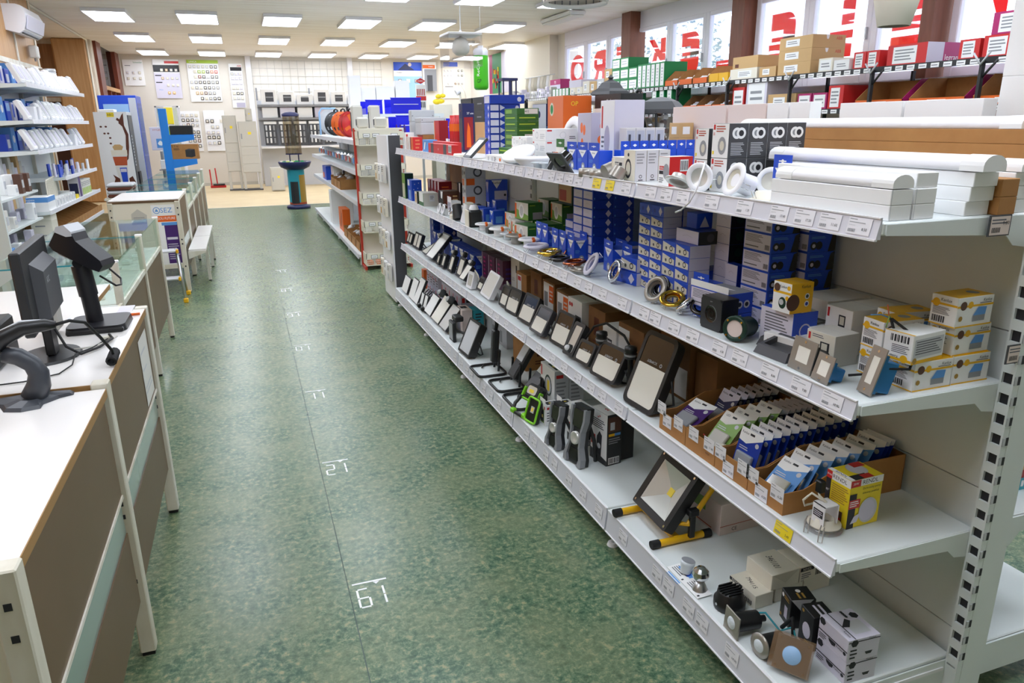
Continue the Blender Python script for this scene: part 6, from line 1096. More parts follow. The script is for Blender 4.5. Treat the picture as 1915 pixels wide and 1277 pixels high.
# ================================================================== sales counters on the left
def post(g,x,y,z1,s=.042,m='post_white',holes=True):
 g.b(x-s,y-s/2,.012,x,y+s/2,z1,m,c=.003);g.b(x-s+.004,y-s/2+.004,0,x-.004,y+s/2-.004,.014,'rubber')
 if holes:
  for z in(z1-.07,z1-.13,.5,.46,.25):g.add([(x-s/2-.006,y-s/2-.0006,z),(x-s/2+.006,y-s/2-.0006,z),(x-s/2+.006,y-s/2-.0006,z+.014),(x-s/2-.006,y-s/2-.0006,z+.014)],[(0,1,2,3)],'ink')
def counter(label,y0,y1,zt,end=False,paper=False):
 t=thing('sales_counter',label,'counter',(0,0,0));X=-.41
 g=G();g.b(-1.02,y0+.004,zt-.022,X-.002,y1-.004,zt,'laminate');g.b(X-.002,y0+.004,zt-.022,X,y1-.004,zt-.0005,'edge_brown');g.b(-1.02,y0+.001,zt-.022,X,y0+.004,zt-.0005,'edge_brown');g.obj('worktop',t)
 g=G();g.b(X-.018,y0+.03,.545,X-.006,y1-.025,zt-.022,'counter_brown');g.obj('front_panel',t)
 g=G();g.b(X-.02,y0+.03,.43,X-.012,y1-.025,.54,'band');g.obj('kick_band',t);g=G();g.b(X-.014,y0+.03,.538,X-.002,y1-.025,.547,'post_white');g.obj('rail',t)
 g=G();g.b(X-.018,y0+.03,.205,X-.008,y1-.025,.43,'counter_brown');g.obj('front_panel',t)
 for y in(y0+.0,y1-.0):
  if y==y1 and not paper:continue
  g=G();post(g,X+.004,y+.012,zt+.004);g.obj('post',t)
 g=G();g.b(-1.0,y0+.3,0,-.96,y0+.34,zt-.022,'post_white');g.b(-1.0,y1-.1,0,-.96,y1-.06,zt-.022,'post_white');g.obj('rear_leg',t)if 0 else None
 for yy in(y0+.05,y1-.09):g=G();g.b(-1.01,yy,0,-.97,yy+.04,zt-.022,'post_white');g.obj('rear_leg',t)
 if end:g=G();g.b(-1.0,y0+.002,.2,X-.04,y0+.012,zt-.022,'cream');g.obj('end_panel',t)
 if paper:
  g=G();F=Face(g,(X-.0055,y0+.62,.56),(0,1,0),(0,0,1),.2,.24,off=.001);F.r(0,0,1,1,'offwhite').ln(.1,.15,.9,.3,2,'lgrey').ln(.1,.5,.6,.56,1,'lgrey').ln(.1,.75,.7,.82,1,'lgrey');g.obj('paper_notice',t)
 return t
counter('white-topped brown counter with the scanner stand on it',1.20,2.075,.85,end=True);counter('white-topped brown counter with the monitor and card terminal',2.085,2.97,.86,paper=True)
def case(label,ys,X,D,deck,top,worktop=None,kick=True,brown_bottom=.2):
 t=thing('glass_showcase',label,'showcase',(0,0,0));X0=X-D;y0,y1=ys[0],ys[-1]
 for i in range(len(ys)-1):
  a,b_=ys[i],ys[i+1]
  g=G();g.b(X-.016,a+.02,brown_bottom,X-.006,b_-.02,deck-.02,'counter_brown');g.obj('front_panel',t)
  g=G();g.b(X-.012,a+.02,deck-.022,X+.002,b_-.02,deck+.004,'post_white');g.obj('rail',t)
  if not(worktop and i==0):
   g=G();g.b(X-.012,a+.02,deck+.004,X-.006,b_-.02,top-.006,'glass');g.obj('front_glass',t)
   g=G();g.b(X0,a+.004,top-.006,X-.004,b_-.004,top,'glass');g.obj('top_glass',t)
   g=G();g.b(X0,a+.004,top-.0062,X-.004,a+.007,top+.0003,'cyan');g.obj('glass_edge',t)
   g=G();g.b(X0+.01,a+.02,deck+.09,X-.1,b_-.02,deck+.095,'glass');g.obj('glass_shelf',t)
  g=G();g.b(X0,a+.004,deck-.025,X-.016,b_-.004,deck-.005,'laminate');g.obj('deck',t)
 for y in ys:
  g=G();post(g,X+.006,y,deck if worktop and y==ys[0]else top+.004,.034,holes=False);g.obj('post',t);g=G();post(g,X0+.034,y,deck,.034,holes=False);g.obj('post',t)
  if not(worktop and y==ys[0]):g=G();g.b(X-.03,y-.012,top,X+.01,y+.012,top+.012,'white',c=.003);g.obj('corner_clip',t)
 if worktop:
  a,b_,z=worktop;g=G();g.b(X0,a,z-.02,X-.03,b_,z,'laminate');g.b(X-.03,a,z-.02,X-.028,b_,z-.0005,'edge_brown');g.obj('worktop',t)
 return t
c1=case('long glass-topped showcase with brown front beyond the monitor counter',[3.0,3.93,4.86,5.79],-.637,.55,.685,.885,worktop=(3.0,3.84,.80))
sez=case('far glass showcase row with brown panels near the beige floor',[8.32,9.25,10.19,11.12,12.08],-.605,.55,.69,.885,brown_bottom=.16)
t=thing('end_counter','white-topped counter whose cream end panel carries a purple poster','counter',(0,0,0));X=-.605;y0,y1=7.38,8.28
g=G();g.b(X-.58,y0,.855,X,y1,.88,'laminate');g.b(X-.58,y0-.002,.852,X,y0,.872,'counter_brown');g.obj('worktop',t);g=G();g.b(X-.575,y0+.002,.24,X-.035,y0+.012,.855,'cream');g.obj('end_panel',t)
g=G();g.b(X-.016,y0+.04,.5,X-.006,y1-.03,.855,'counter_brown');g.obj('front_panel',t);g=G();g.b(X-.016,y0+.04,.41,X-.008,y1-.03,.5,'band');g.obj('kick_band',t);g=G();g.b(X-.016,y0+.04,.2,X-.006,y1-.03,.41,'counter_brown');g.obj('front_panel',t)
for x,y in((X,y0+.01),(X,y1-.02)):g=G();post(g,x+.004,y,.86);g.obj('post',t)
g=G();post(g,X-.545,y0+.01,.86);g.obj('post',t)
g=G();F=Face(g,(X-.24,y0+.0015,.28),(1,0,0),(0,0,1),.2,.55,off=.0006);F.r(0,0,1,1,'paper').r(.0,.72,1,.82,'orange').t(.5,.77,.03,'NEJSOU FUTURE','paper',.18).r(.35,.66,1,.71,'lblue').p([(.45,.66),(1,.66),(1,.02),(.45,.02)],'purple').r(.5,.42,.95,.46,'lav').ln(.5,.08,.95,.36,8,'violetgrey').t(.62,.91,.045,'SEZ','lblue',.12).c(.22,.91,.03,'lblue',18).c(.22,.91,.024,'paper',18).p([(.14,.89),(.3,.89),(.22,.94)],'lblue');g.obj('poster',t)
g=G();F=Face(g,(X-.42,y0+.0015,.66),(1,0,0),(0,0,1),.14,.14,off=.0006);F.p([(.05,0),(.95,.05),(1,.6),(.5,1),(.1,.7)],'bonegrey').ln(.2,.1,.9,.5,4,'grey');g.obj('sticker_remnant',t)
t=thing('low_bench','low white bench shelf on slanted brackets along the far counters','bench',(0,0,0))
for a,b_ in((7.5,8.4),(8.42,9.32)):g=G();g.b(-.59,a,.372,-.435,b_,.39,'laminate');g.obj('seat',t)
for y in(7.5,8.41,9.31):
 g=G();pts=[(-.595,.30),(-.435,.355),(-.435,.372),(-.595,.372)];g.push(XZM);g.prism(pts,y-.004,y+.004,'post_white');g.pop();g.obj('bracket',t)
for y in(7.9,8.7,9.2):g=G();g.b(-.47,y,.012,-.44,y+.03,.372,'post_white');g.b(-.468,y+.002,0,-.442,y+.028,.014,'rubber');g.obj('leg',t)
t=thing('step_ladder','small aluminium step ladder with yellow feet beside the end counter','ladder',(-.80,7.08,0))
for s_ in(-.16,.16):
 g=G();g.tube([(s_*1.1+.0,-.12,.03),(s_*.85,.06,.46)],.014,6,'alu');g.obj('rail',t);g=G();g.tube([(s_*1.05,.22,.03),(s_*.85,.06,.46)],.011,6,'alu');g.obj('rear_rail',t)
 for y in(-.12,.22):g=G();g.b(s_*1.1-.02,y-.02,0,s_*1.1+.02,y+.02,.04,'yellow',c=.006);g.obj('foot',t)
for z,y in((.22,-.05),(.45,.05)):
 g=G();g.b(-.15,y-.07,z-.012,.15,y+.06,z+.004,'lgrey',c=.004);g.obj('step',t)
 for s_ in(-.16,.14):g=G();g.b(s_,y-.08,z-.02,s_+.02,y-.04,z+.012,'yellow',c=.004);g.obj('step_bracket',t)
rr=random.Random(3)
for i in range(46):
 y=rr.uniform(3.98,5.72);x=rr.uniform(-1.12,-.72);s_=rr.uniform(.03,.07);zz=rr.choice((.6815,.7815));m=rr.choice(('paper','offwhite','cream','lav','pink','bonegrey'))
 if any(abs(y-p)<.055 for p in(4.86,)):continue
 g=G();g.b(-s_/2,-s_*.7,0,s_/2,s_*.7,s_*.5,m,c=.003);g.b(-s_*.3,-s_*.4,s_*.5,s_*.3,s_*.4,s_*.5+.004,'white',c=.001)
 if zz>.7:continue
 tag(g.obj('switch_sample',None,(x,y,zz),rr.uniform(-.2,.2)),'small pale switch lying in the near glass showcase','switch','switches in the near showcase')
for i in range(18):
 y=8.5+i*.19;s_=.06;g=G();g.b(-s_/2,-s_*.7,0,s_/2,s_*.7,s_*.5,('paper','offwhite','lgrey')[i%3],c=.003)
 if min(abs(y-p)for p in(9.25,10.19,11.12))<.06:continue
 tag(g.obj('switch_sample',None,(-.85+.1*(i%2),y,.6855)),'small pale switch lying in the far glass showcase','switch','switches in the far showcase')
zt=.8505
t=thing('scanner_stand','grey barcode scanner in its curved stand on the near counter','scanner',(-.56,2.03,zt))
foot=[]
g=G();pts=[(-.03,.055),(.03,.05),(.075,.045),(.078,.02),(.05,.006),(.02,-.03),(.02,-.06),(-.02,-.07),(-.06,-.055),(-.075,-.02),(-.14,.0),(-.15,.03),(-.09,.035),(-.06,.05)]
g.prism(pts,0,.008,'scanner',pts1=[(x*.9,y*.9)for x,y in pts]);g.prism([(x*.9,y*.9)for x,y in pts],.008,.016,'scanner',pts1=[(x*.45,y*.5)for x,y in pts]);g.obj('foot',t)
g=G();pr_=[]
A_=[(-.005,.0,.012,.030),(.012,.0,.045,.027),(.016,.0,.075,.024),(.006,.0,.1,.022),(-.02,-.0,.122,.022),(-.05,0,.132,.02)]
g.tube([(a[0],a[1],a[2])for a in A_],[a[3]for a in A_],14,'scanner');g.obj('neck',t)
g=G();B_=[(.072,.01,.192),(.05,.008,.194),(0,0,.192),(-.045,-.005,.172),(-.09,-.01,.135),(-.12,-.012,.105)]
g.tube(B_,[.009,.015,.018,.02,.024,.027],14,'black');g.obj('scanner_body',t);g=G();g.push(T(-.052,0,.140)@R(40,'Y'));g.b(-.025,-.012,-.006,.025,.012,.006,'black',c=.004);g.pop();g.obj('trigger',t)
g=G();g.tube([(B_[0][0]-.03,.01,.205),(-.0,.0,.209),(-.045,-.005,.190),(-.09,-.01,.160)],.004,8,'lgrey');g.obj('seam_strip',t)
g=G();cp=[(.07,.01,.192),(.1,.02,.197),(.125,.06,.18),(.14,.13,.12),(.15,.2,.06),(.145,.24,.03)];g.tube(cp,.0042,8,'rubber')
hel=[(.145-.004*k+.012*math.cos(i*.62),.19+.1*k,.030+.012*math.sin(i*.62))for i,k in[(j,j/109)for j in range(110)]]
g.tube(hel,.0035,6,'rubber');g.obj('coiled_cord',t)
zt=.8605
t=thing('monitor','black flat monitor seen from behind with brand mark','monitor',(-.60,2.42,zt))
g=G();g.push(R(90-6+0,'Z'));g.pop()
g=G();g.push(T(0,.0,0));N=32;el=[(.085*math.cos(2*PI*i/N)-.01,.11*math.sin(2*PI*i/N))for i in range(N)];g.prism(el,0,.007,'black',pts1=[(x*.94,y*.94)for x,y in el]);g.pop();g.obj('foot',t)
g=G();g.b(-.012,-.03,.007,.012,.03,.15,'black',c=.004);g.obj('neck',t)
M=T(-.018,.04,.1)@R(4,'Z')
g=G();g.push(M);g.b(-.014,-.21,0,.012,.20,.235,'charcoal',c=.004);g.pop();g.obj('cabinet',t)
g=G();g.push(M);vs=[(.012,-.12,.02),(.012,.13,.02),(.012,.13,.19),(.012,-.12,.19),(.042,-.11,.03),(.042,.12,.03),(.042,.12,.165),(.042,-.11,.165)]
g.add(vs,[(0,3,2,1),(4,5,6,7),(0,1,5,4),(1,2,6,5),(2,3,7,6),(3,0,4,7)],'dgrey');g.pop();hb=g.obj('rear_housing',t)
g=G();g.push(M);Face(g,(.042,-.11,.03),(0,1,0),(0,0,1),.23,.135).t(.22,.78,.018,'AOC','lgrey',.045);g.pop();g.obj('brand_mark',hb)
g=G();g.push(M);g.b(-.016,-.2,.012,-.0138,.19,.225,'black_gloss');g.pop();g.obj('screen',t)
for k,(pts,r,m,lb)in enumerate(((([(-.58,2.40,.95),(-.55,2.36,.90),(-.52,2.38,.868),(-.48,2.44,.868),(-.455,2.52,.872),(-.47,2.56,.875)]),.004,'rubber','thick black monitor cable lying on the counter'),([(-.75,2.16,.864),(-.62,2.17,.864),(-.545,2.21,.864),(-.525,2.28,.866),(-.53,2.36,.875),(-.50,2.44,.868),(-.47,2.55,.866)],.002,'rubber','thin black cable running across the counter'),([(-.56,2.44,.866),(-.5,2.46,.866),(-.47,2.5,.866),(-.45,2.56,.866)],.003,'bonegrey','beige network cable by the terminal foot'))):
 g=G();g.tube(pts,r,7,m);tag(g.obj('counter_cable',None),lb,'cable')
g=G();g.b(0,0,0,.03,.02,.012,'beige',c=.002);tag(g.obj('cable_plug',None,(-.485,2.535,zt),.3),'beige cable connector on the counter by the coiled cord','connector')
t=thing('card_terminal','black card payment terminal tilted on a column stand','payment terminal',(-.525,2.74,zt))
g=G();pts=rrect(.185,.2,.03,5);g.prism(pts,.0,.022,'terminal',pts1=[(x*.95,y*.95)for x,y in pts]);g.b(-.085,-.105,.0,.085,-.085,.016,'black',c=.004);g.obj('foot',t)
g=G();g.cyl((-.012,.0,.02),(-.018,0,.12),.026,.026,20,'terminal');g.cyl((-.018,0,.112),(-.026,0,.215),.0295,.0295,20,'terminal');g.obj('column',t)
M=T(-.01,.0,.262)@R(-20,'Z')@R(36,'Y')
g=G();g.push(M);prof=[(-.085,-.03),(-.065,-.038),(.06,-.024),(.088,-.016),(.09,.008),(.075,.02),(-.02,.032),(-.045,.05),(-.072,.056),(-.088,.04)]
g.push(Matrix(((1,0,0,0),(0,0,-1,0),(0,1,0,0),(0,0,0,1))));g.prism(prof,-.04,.04,'terminal');g.pop();g.pop();hd=g.obj('terminal_body',t)
g=G();g.push(M);g.push(Matrix(((1,0,0,0),(0,0,-1,0),(0,1,0,0),(0,0,0,1))));g.prism([(-.091,.038),(-.074,.058),(-.044,.052),(-.036,.04),(-.05,.028),(-.088,.02)],-.042,.042,'lgrey');g.pop();g.pop();g.obj('printer_cover',hd)
g=G();g.push(M);g.push(Matrix(((1,0,0,0),(0,0,-1,0),(0,1,0,0),(0,0,0,1))));g.prism([(-.06,-.037),(.086,-.016),(.086,-.022),(-.05,-.045)],-.03,.03,'lgrey');g.pop();g.pop();g.obj('rear_plate',hd)
g=G();g.tube([(.03,-.03,.18),(.075,-.04,.145),(.085,.0,.14),(.082,.03,.155),(.05,.04,.19)],.0035,7,'black');g.obj('wire_loop',t)
g=G();g.cyl((-.028,-.03,.225),(-.028,.035,.225),.016,n=14,m='black');g.obj('hinge',t)
g=G();g.b(0,0,0,.2,.16,.004,'paper');Face(g,(0,0,.004),(1,0,0),(0,1,0),.2,.16).r(.75,0,1,1,'lav').r(.0,.0,.05,.2,'lgrey');tag(g.obj('paper_sheets',None,(-.64,2.85-.04,zt),.0)if 0 else g.obj('paper_sheets',None,(-.65,2.80+.06,zt)),'white paper sheets lying behind the terminal foot','paper')
g=G();g.cyl((0,0,.005),(.04,0,.005),.005,n=8,m='orange');tag(g.obj('orange_pen',None,(-.455,2.858,zt),.1),'orange pen end beside the terminal foot','pen')
t=thing('receipt_printer','black receipt printer behind the monitor','printer',(-.83,2.42,zt));g=G();g.b(-.06,-.12,0,.12,.1,.12,'charcoal',c=.008);g.obj('body',t);g=G();g.b(-.05,-.08,.12,.08,.06,.123,'lgrey');g.obj('paper_roll_lid',t);g=G();g.b(.02,.04,.12,.04,.06,.17,'orange',c=.004);g.obj('orange_marker',t)
t=thing('desk_phone_base','grey plastic holder standing behind the monitor','holder',(-.66,2.70,zt));g=G();g.b(-.03,-.05,0,.03,.05,.13,'bonegrey',c=.02);g.obj('shell',t);g=G();g.b(-.035,-.03,.02,-.028,.03,.1,'dgrey',c=.002);g.obj('inset',t)
# ================================================================== wall shelving behind the counters
LX,LY0,LY1=-2.0,9.0,12.05
ws=thing('wall_shelving','white wall shelving with six levels of white fittings behind the counters','shelving',(0,0,0));LZ=[1.95,1.59,1.285,.955,.66,.36]
g=G();g.b(XL+.02,LY0,0,XL+.06,LY1,2.05,'shelf_white');g.obj('back_panel',ws)
for y in(LY0,10.0,11.0,LY1-.03):g=G();g.b(XL+.06,y,0,XL+.1,y+.03,2.1,'post_white');g.obj('upright_post',ws)
for k,z in enumerate(LZ):
 for i in range(3):
  a,b_=LY0+i*1.015,LY0+(i+1)*1.015
  if k==3 and i==0:continue
  g=G();g.b(XL+.06,a+.003,z-.03,LX-.004,b_-.003,z-.004,'shelf_white');s_=g.obj('shelf',ws);g=G();g.b(LX-.004,a+.003,z-.036,LX+.006,b_-.003,z+.008,'white');F=Face(g,(LX+.006,a,z-.034),(0,1,0),(0,0,1),1.0,.04);[F.r(.05+.12*j,.15,.14+.12*j,.9,'ticket')for j in range(8)];g.obj('price_strip',s_)
  g=G();g.push(XZM);g.prism([(XL+.06,z-.004),(XL+.06,z-.1),(XL+.2,z-.06),(LX-.01,z-.034),(LX-.01,z-.004)],a+.001,a+.004,'shelf_white');g.pop();g.obj('bracket',s_)
rr=random.Random(8)
def fitting(z,y,x,kind,k):
 lab={0:'white ventilation grille leaning on the wall shelf',1:'white rectangular wall lamp leaning on the wall shelf',2:'white oval wall lamp leaning on the wall shelf',3:'white square lamp box on the wall shelf'}[kind]
 lev={0:'top',1:'second',2:'third'}[k];lab=lab.replace('wall shelf',lev+' wall shelf from the ceiling');gp='white fittings on the %s wall shelf'%lev
 h=rr.uniform(.19,.24);w=rr.uniform(.1,.16);t=thing('white_fitting',lab,'lamp',(x,y,z+(.018 if kind<3 else 0)),0,gp+' '+str(kind));t.rotation_euler=(0,ra(-24),ra(rr.uniform(-6,6)))
 if kind==3:
  t.rotation_euler=(0,0,0);g=G();g.b(-.12,-w/2,0,0,w/2,h*.6,'white',c=.004);g.obj('body',t);return
 g=G();r=.012 if kind<2 else w*.45
 g.push(Matrix(((0,0,1,0),(1,0,0,0),(0,1,0,0),(0,0,0,1))));g.prism(rrect(w,h,r,5,0,h/2),-.05,-.012,'white',pts1=rrect(w,h,r,5,0,h/2));g.prism(rrect(w*.96,h*.96,r*.9,5,0,h/2),-.012,0,'paper',pts1=rrect(w*.85,h*.88,r*.8,5,0,h/2));g.pop();g.obj('body',t)
 g=G()
 if kind==0:
  for i in range(7):g.b(0,-w*.3,h*.2+i*h*.085,.004,w*.3,h*.225+i*h*.085,'lgrey')
  o=g.obj('louvre',t);o['kind']='stuff'
 else:g.push(Matrix(((0,0,1,0),(1,0,0,0),(0,1,0,0),(0,0,0,1))));g.prism(rrect(w*.6,h*.7,r*.6,4,0,h*.5),0,.003,'lav');g.pop();g.obj('diffuser',t)
for k,(z,sp)in enumerate(((LZ[0],.19),(LZ[1],.2),(LZ[2],.235))):
 y=LY0+.12
 while y<LY1-.1:
  fitting(z,y,LX-.03,rr.choice((0,1,1,2,1,3 if k else 1)),k);y+=sp+rr.uniform(0,.05)
bxs=[carton('lb%d'%i,.16,.15,h,m,{},{'R':fn})for i,(h,m,fn)in enumerate(((.2,'blue',lambda F:F.r(.1,.5,.9,.9,'skyprint')),(.24,'lblue',lambda F:F.c(.5,.5,.04,'paper')),(.17,'dblue',lambda F:F.r(.2,.2,.8,.7,'lgrey')),(.19,'lav',lambda F:F.r(.1,.2,.5,.9,'blue'))))]
for k,z in enumerate(LZ[:3]):
 for i in range(13 if k else 12):place(bxs[(i*3+k)%4],('bright blue fan box','light blue fan box with white disc','dark blue fan box','lilac-white fan box with blue panel')[(i*3+k)%4]+' at the back of the '+('top','second','third')[k]+' wall shelf',-2.36,LY0+.13+i*.22,z-.0035,group='boxes at the back of the %s wall shelf'%('top','second','third')[k],corner=False)
g=G();g.cyl((0,0,0),(0,0,.32),.1,.1,28,'alu')
for i in range(9):g.lathe([(.1,.02+i*.033),(.106,.03+i*.033),(.1,.04+i*.033)],28,'alu')
tag(g.obj('duct_roll',None,(-2.33,10.75,LZ[0]+.0)),'silver flexible duct roll on the top wall shelf','duct')if 0 else tag(g.obj('duct_roll',None,(-2.36,11.88,LZ[0]-.0035)),'silver flexible duct roll on the top wall shelf','duct')
for i in range(16):y=10.08+.115*i;g=G();w=.09;g.b(-.02,-w/2,0,.0,w/2,rr.uniform(.08,.16),rr.choice(('dblue','paper','lav','lgrey','blue')),c=.003);tag(g.obj('carded_part',None,(LX-.05-.08*(i%3),y,LZ[3]-.0035)),'small carded electrical part on the fourth wall shelf','package','carded parts on the fourth wall shelf')
for i in range(5):g=G();s_=.05;g.lathe([(0,0),(s_,0),(s_,.06),(s_*.7,.08),(0,.085)],16,('white','charcoal')[i%2]);tag(g.obj('round_fitting',None,(LX-.1,11.2+i*.16,LZ[3]-.0035+.0)),('white round wall fitting at the far end of the fourth wall shelf','black round wall fitting at the far end of the fourth wall shelf')[i%2],'fitting','round fittings on the fourth wall shelf')if 0 else None
for i in range(9):g=G();g.b(-.12,-.045,0,0,.045,.56-.06*(i%3),('lgrey','lav','tan','bonegrey')[i%4],c=.004);tag(g.obj('cable_duct',None,(-2.38,LY0+.1+i*.1,LZ[4]-.0035)),'long pale cable duct standing upright below the third wall shelf','cable duct','upright cable ducts')
g=G()
for i in range(10):
 pts=[(-2.05-.01*i,9.3+.09*i+.035*math.cos(a),LZ[4]+.17+.14*math.sin(a))for a in[j*2*PI/16 for j in range(16)]];g.tube(pts,.006,5,'cream',closed=True)
o=tag(g.obj('cord_bundle',None),'bundle of white cords hanging over the lower wall shelf','cord');o['kind']='stuff'
g=G();g.b(-.03,-.3,0,.03,.3,.07,'charcoal',c=.01);tag(g.obj('power_strip',None,(-1.99,9.25,LZ[4]+.245)),'black power strip lying on the lower wall shelf front','power strip')if 0 else None
gb=carton('gb',.1,.085,.2,'offwhite',{},{'R':lambda F:F.r(.1,.1,.9,.5,'apple').ln(.1,.6,.9,.9,3)})
for i in range(6):place(gb,'white and apple green bulb box in a row on the lower wall shelf',LX-.06,10.95+i*.1,LZ[4]-.0035,group='apple green bulb boxes',corner=False)
place(carton('pb2',.12,.13,.27,'lav',{'F':'lav','R':'purple'},{'F':lambda F:F.r(.1,.1,.9,.65,'navy')}),'violet and blue lamp box beside the apple green boxes',LX-.07,10.78,LZ[4]-.0035,0,corner=False)
place(carton('bw9',.2,.34,.15,'paper',{},{'F':lambda F:F.r(0,.65,1,1,'lblue').t(.2,.82,.03,'hygiene','paper',.08),'R':lambda F:F.r(0,.65,1,1,'lblue')}),'white box with broad blue band at the near end of the lower wall shelf',LX-.11,9.2,LZ[4]-.0035,corner=False)
for i in range(7):place(carton('ws9',.09,.09,.1,'paper',{},{'R':lambda F:F.r(.2,.2,.8,.8,'lgrey')}),'small white carded socket on the lower wall shelf',LX-.06,9.5+i*.15,LZ[4]-.0035,group='white carded sockets',corner=False)
place(carton('ye9',.1,.15,.05,'lemon'),'small yellow pack on the lower wall shelf',LX-.07,10.6,LZ[4]-.0035,corner=False)
kt=thing('kraft_bin','brown divided cardboard bin row on the lowest wall shelf','bin',(LX-.208,10.5,LZ[5]-.0028))
g=G();g.b(-.18,-1.0,0,.2,1.5,.005,'kraft');g.obj('base',kt)
for i in range(14):g=G();g.b(.195,-1.0+i*.18,0,.2,-1.0+i*.18+.172,.09,'kraft');g.obj('front_flap',kt);g=G();g.push(XZM);g.prism([(-.18,.005),(.195,.005),(.195,.09),(.05,.16),(-.18,.17)],-1.0+i*.18,-1.0+i*.18+.005,'kraft');g.pop();g.obj('divider',kt)
for i in range(10):g=G();q=random.Random(i);g.b(-.09,-.05,0,.09,.05,.06,'plastic_bag',c=.02);g.b(-.06,-.03,.005,.06,.03,.045,q.choice(('lgrey','kraft','bonegrey')),c=.01);tag(g.obj('plastic_bag',None,(LX-.16,9.5+i*.18+.09,LZ[5]+.004),.0),'clear bag of small parts in the brown divided bins','bag','clear bags in the brown bins')
for j in range(3):place(carton('cr9',.2,.26,.1,'cream',{},{'F':lambda F:F.ln(.2,.3,.7,.6,1,'grey')if 1 else F}),'cream carton in the small stack on the lowest wall shelf',LX-.12,9.2,LZ[5]-.0035+j*.1005,group='cream cartons on the lowest wall shelf',corner=False)
t=thing('side_rack','white side rack with hanging packs behind the receipt printer','rack',(-2.05,7.6,0));g=G();g.b(-.45,0,0,0,.03,1.25,'shelf_white');g.b(-.5,0,0,-.45,1.3,1.25,'shelf_white');g.obj('frame',t)
for z in(.35,.62,.9):g=G();g.b(-.45,.03,z-.02,.0,1.3,z,'shelf_white');g.obj('shelf',t)
for i in range(20):
 y=7.72+.12*(i%10);z=(.352,.6205,.9005)[i//7%3];g=G();h=rr.uniform(.09,.2);m=rr.choice(('paper','lav','offwhite','violetgrey','lblue','picbrown'));g.b(-.05,-.05,0,.02,.05,h,m,c=.004);g.b(.02,-.03,h*.3,.022,.03,h*.7,'lgrey');tag(g.obj('hanging_pack',None,(-2.08-.12*(i%2),y,z)),'pale packaged fitting on the side rack','package','packs on the side rack')
t=thing('air_conditioner','white split air conditioner on the panelled wall','air conditioner',(XL,11.25,2.68))
pts=[(0,0),(.14,-.035),(.2,.0),(.235,.1),(.24,.2),(.2,.285),(.15,.3),(0,.3)]
g=G();g.push(XZM);g.prism(pts,0,.92,'white');g.pop();g.obj('body',t);g=G();g.b(.155,.06,-.032,.175,.86,-.02,'ink');g.obj('outlet_slot',t);g=G();g.push(T(.2,0,0));g.push(R(14,'Y'));g.b(.012,.02,.02,.02,.9,.19,'lav',c=.003);g.pop();g.pop();g.obj('front_cover',t)
g=G();g.tube([(XL+.02,12.2,2.85),(XL+.02,12.72,2.86)],.012,6,'cream');g.tube([(-2.62,12.8,3.17),(-2.69,17.4,3.17),(-2.69,17.4,2.0),(-2.69,17.4,.3)],.02,6,'cream');o=struct(g.obj('trim_2'))
t=thing('wall_bell','small pale box on the panelled wall above the duct roll','box',(XL+.02,12.1,2.42));g=G();g.b(0,0,0,.1,.14,.16,'offwhite',c=.012);g.obj('body',t);g=G();g.cyl((.05,.07,-.04),(.05,.07,0),.012,n=8,m='grey');g.obj('stub',t)
t=thing('coffee_machine','tall coffee machine with cup and splash print on its white side','coffee machine',(-2.16,13.5,0));H=1.74;Wd=.47
g=G();g.b(0,0,.02,Wd,.55,H,'lgrey',c=.004);g.obj('cabinet',t)
g=G();F=Face(g,(0,0,.02),(1,0,0),(0,0,1),Wd,H-.02,off=.001);F.r(.0,0,1,1,'paper').r(.4,.955,.62,.995,'lemon').t(.51,.975,.035,'ABO','ink',.09)
for u,v in((.17,.87),(.32,.87),(.25,.81),(.36,.81),(.4,.77),(.39,.72),(.58,.2),(.66,.14),(.56,.13)):F.c(u,v,.018,'coffee',10,.8)
F.p([(.84,.97),(.9,.99),(.88,.88),(.97,.8),(.93,.68),(.86,.58),(.8,.56),(.84,.7),(.88,.79),(.82,.87),(.72,.9),(.74,.92)],'coffee').p([(.66,.93),(.8,.9),(.82,.92),(.7,.95)],'coffee')
F.p([(.36,.64),(.84,.64),(.79,.52),(.74,.32),(.5,.32),(.42,.52)],'offwhite').p([(.38,.6),(.82,.6),(.79,.52),(.42,.52)],'copperwire').p([(.35,.66),(.85,.66),(.84,.61),(.36,.61)],'cream').p([(.42,.69),(.5,.71),(.66,.71),(.75,.69),(.7,.66),(.46,.66)],'tan').p([(.54,.5),(.76,.5),(.73,.33),(.58,.33)],'blue').r(.56,.46,.74,.49,'lav')
F.p([(.3,.44),(.5,.4),(.5,.34),(.3,.36),(.36,.4)],'coffee').p([(.46,.3),(.62,.32),(.58,.26),(.5,.22)],'oxide').p([(.78,.4),(.9,.42),(.98,.36),(.88,.36),(.94,.3),(.8,.32)],'coffee').p([(.72,.29),(.88,.12),(.9,.11),(.76,.26)],'coffee').p([(.78,.28),(.98,.22),(.99,.23),(.8,.3)],'coffee');g.obj('side_print',t)
g=G();g.b(Wd,.05,.1,Wd+.012,.5,H-.05,'dgrey');[g.b(Wd+.012,.1,.9+i*.05,Wd+.02,.14,.93+i*.05,'lgrey')for i in range(10)];g.b(Wd+.012,.2,.5,Wd+.04,.42,.8,'ink');o=g.obj('front_panel',t)
g=G();g.b(.08,.02,H,.3,.3,H+.04,'paper',c=.006);g.obj('lid',t)
